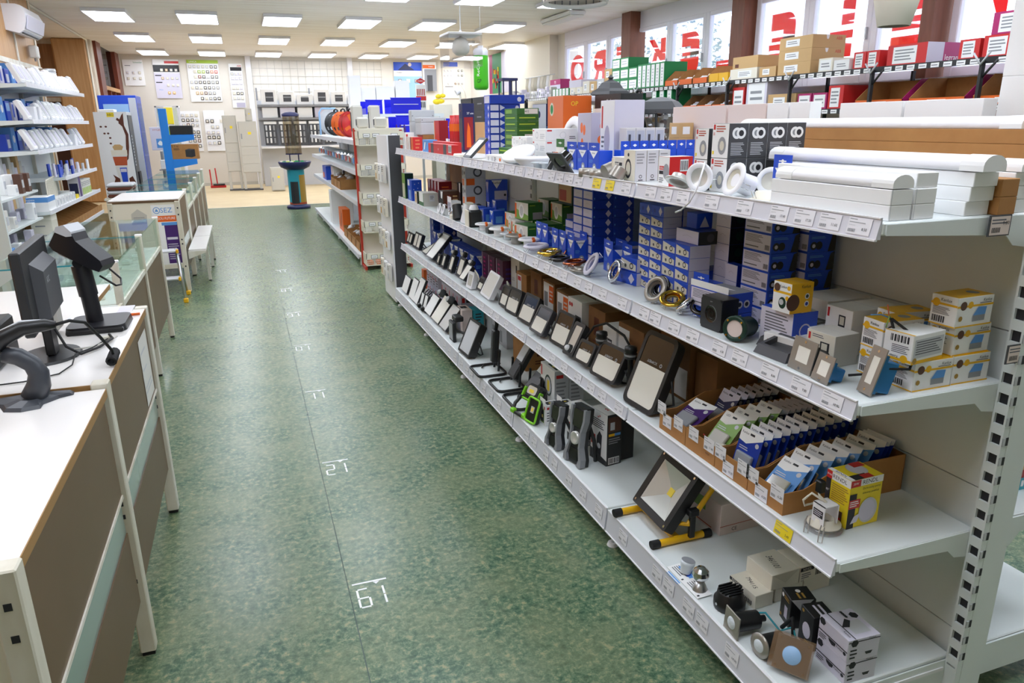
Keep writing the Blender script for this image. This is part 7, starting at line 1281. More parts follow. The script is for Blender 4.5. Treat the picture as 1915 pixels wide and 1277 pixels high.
t=thing('vending_machine','blue framed vending cabinet behind the coffee machine','vending machine',(-2.2,14.4,0));g=G();g.b(0,0,.02,.58,.7,2.02,'blue',c=.006);g.b(.46,-.003,.02,.575,0,1.98,'lgrey');g.obj('cabinet',t);g=G();Face(g,(0,0,.02),(1,0,0),(0,0,1),.58,2.0,off=.002).r(.12,.1,.78,.93,'skyprint').p([(.55,.86),(.7,.86),(.68,.72),(.57,.72)],'dgrey');g.obj('side_print',t);g=G();g.b(.58,.05,.3,.585,.66,1.9,'clear');g.obj('front_glass',t)
t=thing('glass_cabinet','white framed glass display cabinet beside the vending cabinet','cabinet',(-1.55,16.5,0))
for x in(0,.4):
 for y in(0,.4):g=G();g.b(x,y,0,x+.03,y+.03,1.9,'white');g.obj('frame_post',t)
for z in(.05,.5,.95,1.4,1.87):g=G();g.b(0,0,z,.43,.43,z+.025,'white');g.obj('shelf',t)
g=G();g.b(.03,.01,.08,.4,.016,1.86,'glass');g.obj('door',t)
g=G();g.cyl((0,0,0),(0,0,.03),.16,.14,20,'dgrey');g.cyl((0,0,.03),(0,0,1.1),.025,n=10,m='grey')
t=thing('hygiene_stand','grey sanitiser stand with white notice board','stand',(-1.32,14.2,0));g.obj('pole',t);g=G();g.b(-.14,-.02,1.12,.14,.01,1.5,'lav',c=.004);Face(g,(-.14,-.02,1.12),(1,0,0),(0,0,1),.28,.38,off=.001).t(.5,.88,.03,'HYGIENA','oxide',.2).r(.3,.1,.72,.5,'lblue').p([(.36,.3),(.5,.42),(.66,.34),(.58,.2),(.42,.22)],'paper');g.obj('notice',t);g=G();g.b(-.07,-.06,.78,.07,.04,.8,'grey');g.b(-.04,-.04,.8,.04,.03,.96,'paper',c=.01);g.obj('dispenser',t)
t=thing('blue_display_stand','bright blue perforated display stand with two angled shelves','stand',(-1.2,13.2,0));g=G();g.b(0,0,.0,.12,.05,1.78,'standblue',c=.004);g.b(-.25,-.3,0,.3,.35,.03,'standblue');g.obj('column',t)
for z in(.94,1.32):
 g=G();g.push(T(.12,0,z));g.add([(0,-.01,-.08),(0,.06,-.08),(.36,.06,-.02),(.36,-.01,-.02),(0,-.01,.06),(0,.06,.06),(.36,.06,.05),(.36,-.01,.05)],[(0,1,2,3),(4,7,6,5),(0,3,7,4),(1,5,6,2),(2,6,7,3),(0,4,5,1)],'standblue');g.b(0,0,.05,.36,.35,.06,'standblue');g.pop();g.obj('shelf_arm',t)
place(carton('eaton',.40,.2,.23,'kraft',{},{'F':lambda F:F.p([(.5,.15),(.72,.1),(.72,.6),(.5,.62)],'charcoal').p([(.72,.1),(.86,.18),(.86,.66),(.72,.6)],'ink').p([(.5,.62),(.72,.6),(.86,.66),(.64,.7)],'dgrey').t(.14,.86,.03,'E·T·N','ink',.09).ln(.08,.6,.3,.75,2,'ink')}),'brown carton with black box picture on the blue stand',-1.08,13.22,1.0006);g=G();g.b(0,0,0,.34,.2,.14,'black',c=.006);tag(g.obj('ups_unit',None,(-1.07,13.22,1.3806)),'black power supply unit on the upper arm of the blue stand','power supply')
t=thing('leaflet_column','yellow leaflet holder column behind the blue stand','stand',(-1.18,14.9,0));g=G();g.b(-.1,-.1,0,.1,.1,.03,'bonegrey');g.b(-.07,-.02,.03,.07,.02,1.85,'cream');g.obj('column',t);g=G();g.b(-.07,-.03,1.55,.07,-.021,1.83,'lemon');Face(g,(-.07,-.03,1.2),(1,0,0),(0,0,1),.14,.6).r(.1,.05,.9,.5,'apple');g.obj('leaflet',t)
for i,y in enumerate((12.4,12.63)):
 for j in range(4):g=G();g.b(-.18,-.1,0,.18,.1,.05,('coffee','lgrey')[j%2],c=.02);tag(g.obj('coffee_bag',None,(-1.78,y,.50+j*.051)),'shiny pack of coffee stacked in front of the coffee machine','bag','coffee packs')
t=thing('side_table','small white table with coffee packs in front of the coffee machine','table',(-1.78,12.5,0));g=G();g.b(-.22,-.26,.47,.22,.26,.4995,'cream');g.obj('table_top',t)
for x in(-.2,.17):
 for y in(-.24,.21):g=G();g.b(x,y,0,x+.03,y+.03,.47,'bonegrey');g.obj('leg',t)
# ================================================================== back wall display boards
XZ=lambda x,z,w,h:((x,-.012,z),(1,0,0),(0,0,1),w,h)
def board(label,x0,x1,z0,z1,fn=None,rows=(),sw=.065,base='paper',y=20.985):
 t=thing('sample_board',label,'display board',(x0,y,z0));w,h=x1-x0,z1-z0
 g=G();g.b(0,-.012,0,w,0,h,base,c=.002)
 if fn:fn(Face(g,(0,-.012,0),(1,0,0),(0,0,1),w,h,off=.001))
 g.obj('board',t)
 for v,cols in rows:
  n=len(cols)
  for i,m in enumerate(cols):
   if not m:continue
   key=('sw',m,sw)
   if key not in BOX:g=G();g.b(-sw/2,-.03,-sw/2,sw/2,-.012,sw/2,m,c=.004);g.b(-sw*.3,-.034,-sw*.3,sw*.3,-.03,sw*.3,'cream' if m!='paper' else 'lgrey',c=.002);BOX[key]=g.mesh('switch_sample')
   put(BOX[key],'switch_sample',t,((i+.7)/(n+.4)*w,0,v*h))
 return t
pal=['bonegrey','lgrey','cream','charcoal','tan','dgrey','black','grey','beige']
rp=random.Random(2);row=lambda n:[rp.choice(pal)for _ in range(n)]
board('white board with faint switch drawings in the wall corner',-2.54,-2.09,2.475,3.075,lambda F:F.t(.75,.9,.035,'Schneider','sgreen',.2).ln(.1,.75,.4,.8,1),[(.5,['lav','lav','beige']),(.28,['beige','beige','beige'])],.06)
board('white board with red header, black band and few switches',-1.87,-1.28,2.18,3.09,lambda F:F.r(.45,.9,1,.96,'red').r(0,.68,1,.86,'charcoal').r(0,.0,1,.66,'lav').ln(.04,.56,.3,.62,1,'ink').ln(.04,.38,.3,.44,1,'ink').t(.2,.22,.04,'Anya','lblue',.12),[(.73,[None,'cream','tan','lgrey','lgrey']),(.52,[None,'tan','beige','beige','lgrey']),(.34,[None,None,'cream','cream','cream']),(.14,[None,None,'yellow','yellow',None])],.06)
board('board with lime header and seven rows of coloured switches',-1.095,-.36,2.095,3.09,lambda F:F.r(0,.92,1,1,'apple').t(.2,.96,.04,'UNICA','paper',.2),[(.84,['lgrey']*5+['dgrey','dgrey']),(.72,[None,'cream','apple','apple','charcoal','salmon','red']),(.6,[None,'cream','dred','charcoal','lgrey','dgrey','dgrey']),(.47,['lgrey','grey','dgrey','black','charcoal','grey','dgrey']),(.34,['beige','grey','beige','black','dgrey','grey','grey']),(.21,[None,'tan','tan','coffee','grey','grey',None]),(.08,[None,None,'charcoal','beige','grey','dgrey','black'])],.07)
board('narrow tall board with black strip and pale switches',-.12,.2,1.945,3.015,lambda F:F.t(.78,.95,.04,'ABB','red',.1).r(.1,.84,.95,.92,'ink').r(.3,.01,.95,.12,'violetgrey'),[(.77,['lgrey','lav','lav']),(.67,['lav','lav','lav']),(.56,['lav','lav','lav']),(.45,['beige','beige','lav']),(.33,['beige','charcoal','dgrey']),(.22,['beige','lgrey','beige'])],.07)
board('lower board with black and white square switches',-1.42,-.95,.887,1.87,None,[(.9,['lgrey','cream','lgrey','beige']),(.78,['black','black','charcoal','lgrey']),(.66,['lgrey','coffee','grey','lgrey']),(.48,[None,'black','black','black']),(.37,[None,'black','black','black']),(.26,[None,'grey','black','coffee']),(.13,[None,None,'black','black'])],.075)
board('lower white board with scattered black switches',-.86,-.36,.882,1.885,None,[(.74,['black','black',None,'cream']),(.6,[None,'lgrey','lgrey',None]),(.46,['lav','lgrey','lav',None]),(.34,['black','black','black',None]),(.2,['lav','lgrey','black',None])],.08)
board('board with blue mountain picture on the grid wall',4.1,4.88,1.9,3.11,lambda F:F.r(0,.82,1,1,'blue').p([(.15,.83),(.42,.97),(.75,.83)],'navy').c(.58,.95,.05,'pink',12).t(.2,.78,.03,'THEBEN','ink',.2).r(0,0,1,.7,'skyprint'),[(.6,['grey','beige','grey'])],.1)
board('narrow grey stone-patterned board with orange strip',4.9,5.28,2.36,3.12,lambda F:F.r(0,.78,.9,.9,'orange').t(.6,.84,.03,'THEBEN','paper',.14).r(.1,0,1,.76,'grey').r(.3,0,.7,.55,'dgrey'),y=20.93)
board('cream board with blue top and small fittings',5.47,6.1,2.17,3.15,lambda F:F.r(.05,.86,.7,.98,'blue').ln(.1,.3,.5,.34,1),[(.75,['lav','lav','lav',None,'dgrey','charcoal']),(.62,['lav','lav','lav',None,'grey','charcoal']),(.4,[None,'lgrey',None,'copper','coffee','grey'])],.05,'cream')
t=thing('tool_board','green and red perforated tool board on the right wall','display board',(6.1,17.75,2.2));g=G();g.b(0,0,0,.02,.7,.92,'sgreen');g.b(0,.7,0,.02,.95,.92,'magenta');g.b(0,-.5,0,.02,0,.92,'lav');g.obj('board',t)
for i in range(14):g=G();q=random.Random(i);g.b(-.02,-.02,-.05,0,.02,.05,q.choice(('black','orange','lemon','red')),c=.005);g.obj('tool',t,(0,q.uniform(.05,.65),q.uniform(.1,.6)))
def mcab(label,x,y,w,d,z0,z1,legs=False,extra=0):
 t=thing('meter_cabinet',label,'cabinet',(x,y,0));g=G();g.b(0,0,z0,w,d,z1,'bonegrey',c=.006);g.obj('body',t);zs=z0+(z1-z0)*(.5 if extra else 0)
 g=G();g.b(.02,-.012,zs+.02,w-.02,0,z1-.03,'bonegrey',c=.004);dd=g.obj('door',t);g=G();q=min(.4,(z1-z0)*.6);g.b(w*.12,-.02,z1-q,w*.18,-.012,z1-q*.7,'grey');g.obj('handle',dd);g=G();g.b(w*.5,-.014,z1-q*.75,w*.68,-.0122,z1-q*.6,'lemon');g.obj('sticker',dd)
 for i in range(extra):g=G();a=z0+(zs-z0)*i/extra;g.b(.02,-.006,a+.015,w-.02,0,a+(zs-z0)/extra-.01,'bonegrey',c=.004);g.obj('lower_panel',t)
 if legs:
  for xx in(.0,w-.06):g=G();g.b(xx,.02,.02,xx+.06,d,z0,'bonegrey',c=.004);g.obj('leg',t)
  g=G();g.b(-.01,-.03,0,w+.01,d,.03,'dgrey');g.obj('plinth',t)
mcab('tall grey meter cabinet on legs by the lower switch boards',-.39,19.15,.31,.25,.45,1.74,True,3);mcab('wider grey meter cabinet with dark plinth',-.06,19.05,.42,.3,.42,1.6,True,3);mcab('small beige cabinet on the floor beside the recycling column',.55,18.45,.3,.22,.012,.55);mcab('narrow beige cabinet on top of the wider meter cabinet',.13,19.1,.16,.2,1.6005,1.89)
t=thing('floor_brush','red floor brush and dustpan leaning at the back wall','brush',(-.72,20.3,0));g=G();g.b(-.15,-.08,0,.22,.05,.06,'red',c=.01);g.b(-.08,-.1,.06,.2,-.02,.1,'charcoal',c=.01);g.obj('pan',t);g=G();g.cyl((-.12,0,.06),(-.13,.05,.45),.016,n=8,m='red');g.obj('handle',t);g=G();g.cyl((.02,0,.06),(.0,.05,.48),.016,n=8,m='red');g.obj('handle',t)
bs_=thing('back_shelving','grey shelving with white distribution boxes at the back wall','shelving',(.45,19.7,0));g=G();g.b(0,.45,0,2.6,.5,2.1,'lgrey');g.obj('back_panel',bs_)
for x in(0,1.28,2.57):g=G();g.b(x,.5,0,x+.04,.55,2.4,'grey');g.obj('upright_post',bs_)
for z in(1.0,1.68,1.99):g=G();g.b(0,0,z-.05,2.6,.45,z,'grey' if z>1.5 else 'white');g.obj('shelf',bs_)
for i in range(6):g=G();w=.38;g.b(0,0,0,w,.2,.37-.06*(i%3),'paper',c=.01);g.b(w*.28,-.004,.07,w*.78,0,.29-.06*(i%3),'dgrey');g.b(w*.3,-.006,.16,w*.76,-.004,.19,'grey');tag(g.obj('distribution_box',None,(.55+i*.42,19.78,1.9905)),'white distribution box with smoked window on the back shelving','distribution box','white distribution boxes')
for i in range(6):g=G();g.b(0,0,0,.36,.2,.25,('paper','lav')[i%2],c=.008);tag(g.obj('distribution_box',None,(.55+i*.42,19.78,1.6805)),'plain white box on the middle of the back shelving','distribution box','plain white boxes')
for i in range(5):
 t=thing('cable_glands_card','black display panel with hanging cable glands','display board',(.55+i*.36,19.72,1.03));g=G();g.b(0,0,0,.3,.02,.55,'dgrey');g.b(0,-.003,.5,.3,0,.56,'paper');g.obj('panel',t);t['group']='gland panels'
 for j in range(9):g=G();g.b(0,-.03,0,.04,0,.12,('lgrey','paper','grey')[j%3],c=.006);g.obj('gland',t,(.03+.09*(j%3),0,.05+.15*(j//3)))
t=thing('recycling_column','recycling collector with clear tube, blue bowl and printed column','recycling bin',(.88,14.45,0));g=G();g.lathe([(0,0),(.21,0),(.22,.03),(.2,.06),(.13,.08),(0,.08)],28,'navy');g.obj('foot',t);g=G();g.lathe([(.155,.075),(.155,.72)],28,'teal',True,True);g.lathe([(.1555,.08),(.1555,.12)],28,'oxide');g.obj('column',t)
g=G();P_=[(.157*math.cos(a),.157*math.sin(a))for a in[math.radians(-140+i*14)for i in range(5)]];g.add([(x,y,.1)for x,y in P_]+[(x,y,.5)for x,y in P_],[(i,i+1,i+6,i+5)for i in range(4)],'charcoal');P2=[(.1575*math.cos(a),.1575*math.sin(a))for a in[math.radians(-75+i*14)for i in range(5)]];g.add([(x,y,.12)for x,y in P2]+[(x,y,.62)for x,y in P2],[(i,i+1,i+6,i+5)for i in range(4)],'gold_print');g.obj('print',t)
g=G();g.lathe([(.13,.70),(.26,.76),(.3,.85),(.29,.86),(.25,.78),(0,.72)],28,'navy');g.obj('bowl',t);g=G();g.lathe([(.145,1.0),(.145,1.66)],24,'smoky');g.obj('clear_tube',t);g=G();g.lathe([(.15,1.66),(.155,1.7),(.09,1.73),(0,1.74)],24,'navy');g.lathe([(.15,.985),(.15,1.0)],24,'navy');g.obj('lid',t)
for i in range(4):g=G();a=PI/4+i*PI/2;g.cyl((.11*math.cos(a),.11*math.sin(a),.74),(.11*math.cos(a),.11*math.sin(a),.99),.006,n=6,m='navy');g.obj('support_rod',t)
g=G();q=random.Random(5)
for i in range(60):a=q.uniform(0,6.28);r=q.uniform(0,.24);g.push(T(r*math.cos(a),r*math.sin(a),.80+q.uniform(0,.05)));g.b(-.03,-.02,0,.03,.02,.03,q.choice(('apple','paper','sgreen','cream')),c=.006);g.pop()
o=g.obj('collected_waste',t);o['kind']='stuff'
# ================================================================== second gondola and wire basket rack
g2=thing('far_gondola','second white gondola with cable reels, cartons and blue bins','shelving',(0,0,0));HY=[8.12,9.15,10.18,11.21,12.24,13.3];HZ=[1.345,1.03,.70,.12]
for i in range(5):
 for k,z in enumerate(HZ):
  x0=1.12 if k<3 else 1.09;g=G();g.b(x0,HY[i]+.004,z-.03,1.6,HY[i+1]-.004,z,'shelf_white');s_=g.obj('shelf',g2);g=G();g.b(x0-.012,HY[i]+.006,z-.045,x0,HY[i+1]-.006,z+.004,'strip');g.obj('price_strip',s_)
 g=G();g.b(1.6,HY[i],.1,1.64,HY[i+1]-.01,1.4,'lgrey');g.obj('back_panel',g2)
for y in HY:g=G();g.b(1.58,y-.015,0,1.66,y+.015,1.45,'lgrey');g.obj('upright_post',g2);g=G();g.cyl((1.12,y+.06,0),(1.12,y+.06,.09),.014,n=8,m='white');g.obj('levelling_foot',g2)
g=G();g.b(1.66,8.12,1.3,2.7,13.3,1.33,'shelf_white');g.obj('rear_shelf',g2)
for y in(8.2,13.2):g=G();g.b(2.62,y,0,2.68,y+.04,1.3,'lgrey');g.obj('rear_leg',g2)
def reel(label,y,R_,ma,mb):
 t=thing('cable_reel',label,'cable reel',(1.33,y,HZ[0]+R_+.004));t.rotation_euler=(ra(90),0,ra(22))
 for z in(-.05,.045):
  g=G();g.lathe([(R_*.3,z),(R_,z),(R_,z+.006),(R_*.3,z+.006)],28,ma);g.obj('flange',t)
  for i in range(4):g=G();a=i*PI/2+.5;g.push(R(math.degrees(a)));g.b(R_*.35,-R_*.14,z-.002,R_*.85,R_*.14,z+.008,mb,c=.003);g.pop();g.obj('spoke',t)
 g=G();g.lathe([(R_*.72,-.045),(R_*.78,0),(R_*.72,.045)],28,'black');g.obj('cable_winding',t);g=G();g.lathe([(.0,-.055),(R_*.28,-.055),(R_*.28,.055),(0,.055)],16,'oxide');g.obj('hub',t);g=G();g.tube([(0,R_*.2,-.06),(0,R_*1.1,-.05),(0,R_*1.18,0),(0,R_*1.1,.05),(0,R_*.2,.06)],.012,7,'black');g.obj('handle',t)
reel('black and orange cable reel furthest along the top shelf',11.3,.17,'charcoal','lgrey');reel('orange-rimmed cable reel in the middle of three',10.5,.165,'orange','charcoal');reel('bright red-orange cable reel nearest the wire baskets',9.75,.16,'red','orange')
g=G();g.lathe([(.0,0),(.2,0),(.2,.01),(0,.01)],32,'lgrey');o=tag(g.obj('round_plate',None,(1.36,12.4,HZ[0]+.2015),rot=(ra(90),0,ra(25))),'large round grey plate standing behind the reels','plate');t=thing('wire_stand','light blue tube frame stand behind the cable reels','stand',(1.3,12.0,HZ[0]));g=G();g.tube([(-.14,0,.01),(-.14,0,.34),(-.1,0,.4),(.1,0,.4),(.14,0,.34),(.14,0,.01)],.014,8,'skyprint');g.obj('frame',t)
def sock(x,y,z,w,h,label):
 t=thing('wall_socket_unit',label,'socket',(x,y,z));g=G();g.b(0,0,0,w,.1,h,'bonegrey',c=.018);g.obj('body',t);g=G();g.b(-.006,.02,h*.25,.004,.06,h*.8,'dgrey',c=.002);g.obj('inset',t)
br=thing('basket_rack','red framed rack of five cream wire baskets','rack',(0,0,0));X0,X1,Y0,Y1=1.12,1.60,7.80,8.08
for x in(X0-.015,X1):
 for y in(Y1-.05,):g=G();g.b(x,y,0,x+.025,y+.03,1.47,'red_metal');g.obj('upright',br)
 g=G();g.b(x,Y0+.02,.0,x+.025,Y1,.035,'red_metal');g.obj('foot_bar',br)
g=G();g.b(X0,Y1-.02,.04,X1,Y1-.01,1.45,'cream');g.obj('back_panel',br)
for(zt_,zb_)in((1.438,1.297),(1.109,.985),(.819,.692),(.523,.401),(.18,.047)):
 t_=G();mid=(zt_+zb_)/2
 t_.b(X0,Y0,mid+.005,X1,Y0+.006,zt_,'wire_cream');t_.b(X0,Y0,mid,X0+.006,Y1-.03,zt_+.0,'wire_cream');t_.b(X1-.006,Y0,mid,X1,Y1-.03,zt_,'wire_cream');t_.b(X0,Y0,zb_,X1,Y1-.03,zb_+.006,'wire_cream')
 bk_=t_.obj('basket',br);g=G()
 for i in range(33):x=X0+.003+i*(X1-X0-.006)/32;g.b(x-.0018,Y0+.001,zb_,x+.0018,Y0+.005,mid+.006,'wire_cream')
 for i in range(3):g.b(X0,Y0,zb_+.008+i*.02,X1,Y0+.004,zb_+.011+i*.02,'wire_cream')
 for i in range(14):y=Y0+i*(Y1-.03-Y0)/13;g.b(X0,y-.002,zb_,X0+.004,y+.002,mid,'wire_cream')
 o=g.obj('wire_mesh',bk_);o['kind']='stuff'
 for u in(.18,.38,.78):g=G();w=.07;x=X0+u*(X1-X0);g.b(x-w/2,Y0-.003,mid+.012,x+w/2,Y0,mid+.05,'dgrey');F=Face(g,(x-w/2,Y0-.003,mid+.012),(1,0,0),(0,0,1),w,.038);F.r(.06,.08,.94,.92,'paper').ln(.15,.3,.85,.6,1);g.obj('ticket_holder',bk_)
 q=random.Random(int(zb_*100))
 for i in range(9):
  if zb_>1.2 and i>5:continue
  g=G();w=q.uniform(.05,.08);g.b(-w/2,-.04,0,w/2,.04,q.uniform(.04,.07),'orange' if zb_<.1 and i<3 else q.choice(('paper','lgrey','offwhite')),c=.005);tag(g.obj('small_carton',None,(X0+.05+(i%5)*.095,Y0+.07+.1*(i//5),zb_+.0065)),'small pale part in wire basket number %s from the floor'%{1.297:'five',.985:'four',.692:'three',.401:'two',.047:'one'}[zb_]if not(zb_<.1 and i<3)else 'small orange part in the lowest wire basket','part','parts in the wire basket at %d cm'%(zb_*100))
g=G();g.b(X0,Y0+.02,1.452,X1,Y1-.06,1.47,'wire_cream');g.obj('top_tray',br)
for x,z,w,h,lb in((1.13,1.4705,.12,.11,'grey wall socket unit at the front left of the basket rack top'),(1.31,1.4705,.13,.11,'grey wall socket unit at the front right of the basket rack top')):sock(x,7.86,z,w,h,lb)
for x,lb in((1.14,'tall grey socket unit behind the baskets by the reels'),(1.33,'tall grey socket unit behind the baskets by the blue bins')):sock(x,8.3,HZ[0]+.0005,.12,.36,lb)
for i in range(14):
 g=G();q=random.Random(i);g.push(R(q.uniform(-10,10),'X'));g.b(-.09,-.1,.012,.09,.1,.12,'plastic_bag',c=.03);g.b(-.06,-.07,.02,.06,.07,.09,'paper',c=.02);g.b(-.095,-.05,.03,-.091,.05,.09,('red','lblue','oxide')[i%3]);g.pop();tag(g.obj('bagged_parts',None,(1.27,8.35+i*.33,HZ[1]+.02)),'clear bag of white fittings with coloured label on the second gondola','bag','bags on the second gondola')
for i in range(7):
 t=thing('parts_tray','brown cardboard tray of white pipe fittings on the second gondola','tray',(1.13,8.3+i*.36,(HZ[3]if i<4 else HZ[2])+.0008),0,'brown trays on the second gondola');g=G();g.b(0,0,0,.35,.33,.005,'kraft');g.b(0,0,.005,.006,.33,.1,'kraft');g.b(0,0,.005,.35,.006,.13,'kraft');g.b(0,.324,.005,.35,.33,.13,'kraft');g.b(.344,0,.005,.35,.33,.15,'kraft');g.obj('tray',t)
 for j in range(6):g=G();q=random.Random(i*9+j);a=(q.uniform(.06,.3),q.uniform(.06,.27),.03+.02*j);g.tube([(a[0]-.04,a[1],a[2]),(a[0],a[1]+.01,a[2]+.02),(a[0]+.03,a[1]+.04,a[2]+.01)],.018,8,'white');g.obj('pipe_fitting',t)
place(carton('orbox',.1,.42,.3,'orange',{},{'L':lambda F:F.p([(.25,.15),(.3,.15),(.6,.9),(.55,.9)],'ink').p([(.45,.15),(.5,.15),(.8,.8),(.75,.85)],'ink').t(.8,.5,.05,'CABLE','oxide',.14,ang=90)}),'orange carton with black cable drawing on the bottom shelf',1.16,10.0,HZ[3]+.0008);place(carton('whbg',.3,.5,.13,'paper',{},{'F':lambda F:F.ln(.6,.3,.9,.6,1,'ink')}),'white carton lying beside the orange carton',1.28,9.42+.0,HZ[3]+.16)if 0 else None
place(carton('wtall',.3,.25,.48,'paper',seam=False),'tall white carton on the bottom shelf beyond the orange one',1.12,10.9,HZ[3]+.0008);place(carton('blk3',.14,.5,.2,'blue',{},{'L':lambda F:F.r(.1,.1,.5,.5,'orange')}),'blue and orange carton on the middle shelf near the far end',1.15,11.6,HZ[2]+.0008);
for i in range(2):place(carton('rwb',.12,.3,.24,'paper',{},{'L':lambda F:[F.p([(a,0),(a+.12,0),(a+.32,1),(a+.2,1)],'dred')for a in(-.0,.3,.6)]}),'white carton with dark red diagonal stripes on the middle shelf',1.17,9.82+i*.32+.95,HZ[2]+.0008,group='red striped cartons')if i==0 else place(BOX['rwb'],'white carton with dark red diagonal stripes on the middle shelf',1.33,9.82+.95,HZ[2]+.0008,group='red striped cartons')
def bin_(x,y,z,w,d,h,label,m='binblue'):
 t=thing('storage_bin',label,'bin',(x,y,z));g=G();g.b(0,0,0,w,d,.01,m);g.b(0,0,.01,w,.01,h,m,c=.003);g.b(0,d-.01,.01,w,d,h,m,c=.003);g.b(w-.01,.01,.01,w,d-.01,h,m);g.b(0,.01,.01,.01,d-.01,h*.45,m);g.obj('tub',t);g=G();g.b(-.006,-.006,h,w+.006,.012,h+.012,m,c=.003);g.b(.04,-.01,h*.6,w-.04,0,h*.64,'lav');g.obj('rim',t)
rk2=thing('tall_rack','tall white rack carrying blue bins and white cartons','rack',(0,0,0));g=G();g.b(1.70,10.35,1.6,2.7,13.0,1.64,'shelf_white');g.obj('top_shelf',rk2)
for x in(1.7,2.64):
 for y in(10.35,12.94):g=G();g.b(x,y,1.3305,x+.05,y+.05,1.6,'shelf_white');g.obj('leg',rk2)
bin_(1.97,10.4,1.6405,.42,.5,.2,'large bright blue storage bin on the tall rack');bin_(1.72,11.0,1.6405,.24,.5,.19,'narrower bright blue storage bin behind the large one');bin_(1.70,8.7,1.3305,.4,.5,.26,'bright blue storage bin behind the grey socket units');bin_(2.12,8.7,1.3305,.4,.5,.22,'bright blue storage bin further from the socket units')
for i in range(3):g=G();g.cyl((0,0,0),(0,0,.14),.016,n=10,m='purple');g.cyl((0,0,.14),(0,0,.17),.008,n=8,m='purple');tag(g.obj('purple_bottle',None,(1.69-.02+.045*i,8.55,1.3305)),'slim purple bottle in front of the blue bins','bottle','purple bottles')
for x,y,w,h,lb in((1.70,12.4,.18,.61,'tallest plain white carton on the tall rack'),(1.89,12.45,.23,.43,'square white carton beside the tallest one'),(2.13,12.45,.3,.45,'wide white carton on the tall rack'),(2.45,12.45,.23,.54,'white carton next to the red diamond sign')):place(carton('wr%d'%int(x*100),w,.2,h,'paper',seam=False),lb,x,y,1.6405)
t=thing('tool_display','pliers display stand with red diamond sign','display',(3.06,13.3,.06));g=G();g.b(-.02,0,-.06,.02,.03,2.1,'lgrey');g.b(-.15,-.15,-.06,.15,.2,-.03,'lgrey');g.obj('stand',t);g=G();g.b(-.09,-.02,1.62,.09,-.001,2.1,'paper',c=.003);F=Face(g,(-.09,-.02,1.62),(1,0,0),(0,0,1),.18,.48,off=.001);F.r(0,.45,1,.6,'red');[F.r(.1+.17*i,.62,.2+.17*i,.85,'oxide')for i in range(5)];[F.r(.1+.17*i,.2,.2+.17*i,.4,'dgrey')for i in range(5)];g.obj('panel',t);g=G();g.push(T(0,-.022,2.16));g.add([(-.09,0,0),(0,0,-.05),(.09,0,0),(0,0,.05),(-.09,.008,0),(0,.008,-.05),(.09,.008,0),(0,.008,.05)],[(0,1,2,3),(4,7,6,5),(0,4,5,1),(1,5,6,2),(2,6,7,3),(3,7,4,0)],'red');Face(g,(-.09,0,-.05),(1,0,0),(0,0,1),.18,.1,off=.001).t(.5,.5,.022,'KNIPEX','paper',.1);g.pop();g.obj('diamond_sign',t)
g=G();
for i,(x,z,r)in enumerate(((0,.04,.07),(.07,.05,.06),(.03,.12,.055),(.1,.13,.05))):g.push(T(x,0,z));g.lathe([(0,-r*.7),(r*.8,-r*.4),(r,0),(r*.8,r*.4),(0,r*.7)],12,'lemon');g.pop()
tag(g.obj('yellow_foam',None,(3.02,12.0,1.80)),'yellow sponge bundle on the cream box tower','sponge');place(carton('crt',.3,.3,1.795,'cream',seam=False),'cream box tower under the yellow sponge bundle',2.93,11.85,.0)
t=thing('desk_fan','white wire desk fan behind the black cases','fan',(3.3,11.6,0));g=G();g.cyl((0,0,0),(0,0,.04),.16,.14,20,'white');g.cyl((0,0,.04),(0,0,1.95),.02,n=8,m='cream');g.obj('stand',t);g=G();g.push(T(0,0,2.0)@R(60,'Y'));[g.lathe([(.03+.018*i,.02*math.sin(i*.4)),(.034+.018*i,.02*math.sin(i*.4))],20,'cream')for i in range(8)];g.cyl((0,0,-.08),(0,0,-.02),.05,n=14,m='white');g.pop();g.obj('fan_head',t)
# ================================================================== hanging things
t=thing('globe_pendant','white globe pendant lamp inside a clear square frame','pendant lamp',(2.01,7.0,2.18));g=G();g.lathe([(.02,.09),(.05,.078),(.075,.045),(.085,0),(.075,-.04),(.045,-.066),(0,-.068)],28,'offwhite');g.obj('globe',t);g=G();g.cyl((0,0,.09),(0,0,1.02),.004,n=6,m='lgrey');g.cyl((0,0,.09),(0,0,.15),.012,n=8,m='white');g.obj('cord',t);g=G();g.b(-.16,-.16,.1,.16,.16,.12,'white',c=.003);g.obj('frame_top',t)
for a in((-.16,-.16,-.158,.16),(.158,-.16,.16,.16),(-.158,.158,.158,.16)):g=G();g.b(a[0],a[1],-.17,a[2],a[3],.1,'clear');g.obj('clear_side',t)
t=thing('battery_balloon','green inflatable battery hanging from the ceiling','inflatable',(2.515,8.0,1.85));g=G();g.lathe([(0,0),(.06,.002),(.078,.02),(.08,.05),(.08,.35)],24,'recycle_green');g.lathe([(.08,.35),(.08,.40),(.06,.425),(.03,.43),(.03,.45),(0,.45)],24,'lgrey');g.obj('body',t);g=G();Pq=lambda a,r=.081:(r*math.cos(a),r*math.sin(a))
tv,tf,tw,th=text_mesh('ReCyKo');g.add([(*Pq(math.radians(-125)-(y/th-.5)*.5),.14+x/tw*.2)for x,y in tv],tf,'paper');tv,tf,tw,th=text_mesh('GP');g.add([(*Pq(math.radians(-122)+(x/tw-.5)*.6),.07+y/th*.04)for x,y in tv],tf,'ink');g.obj('lettering',t);g=G();g.cyl((0,0,.45),(0,0,1.345),.0015,n=5,m='clear_plastic');g.obj('string',t)
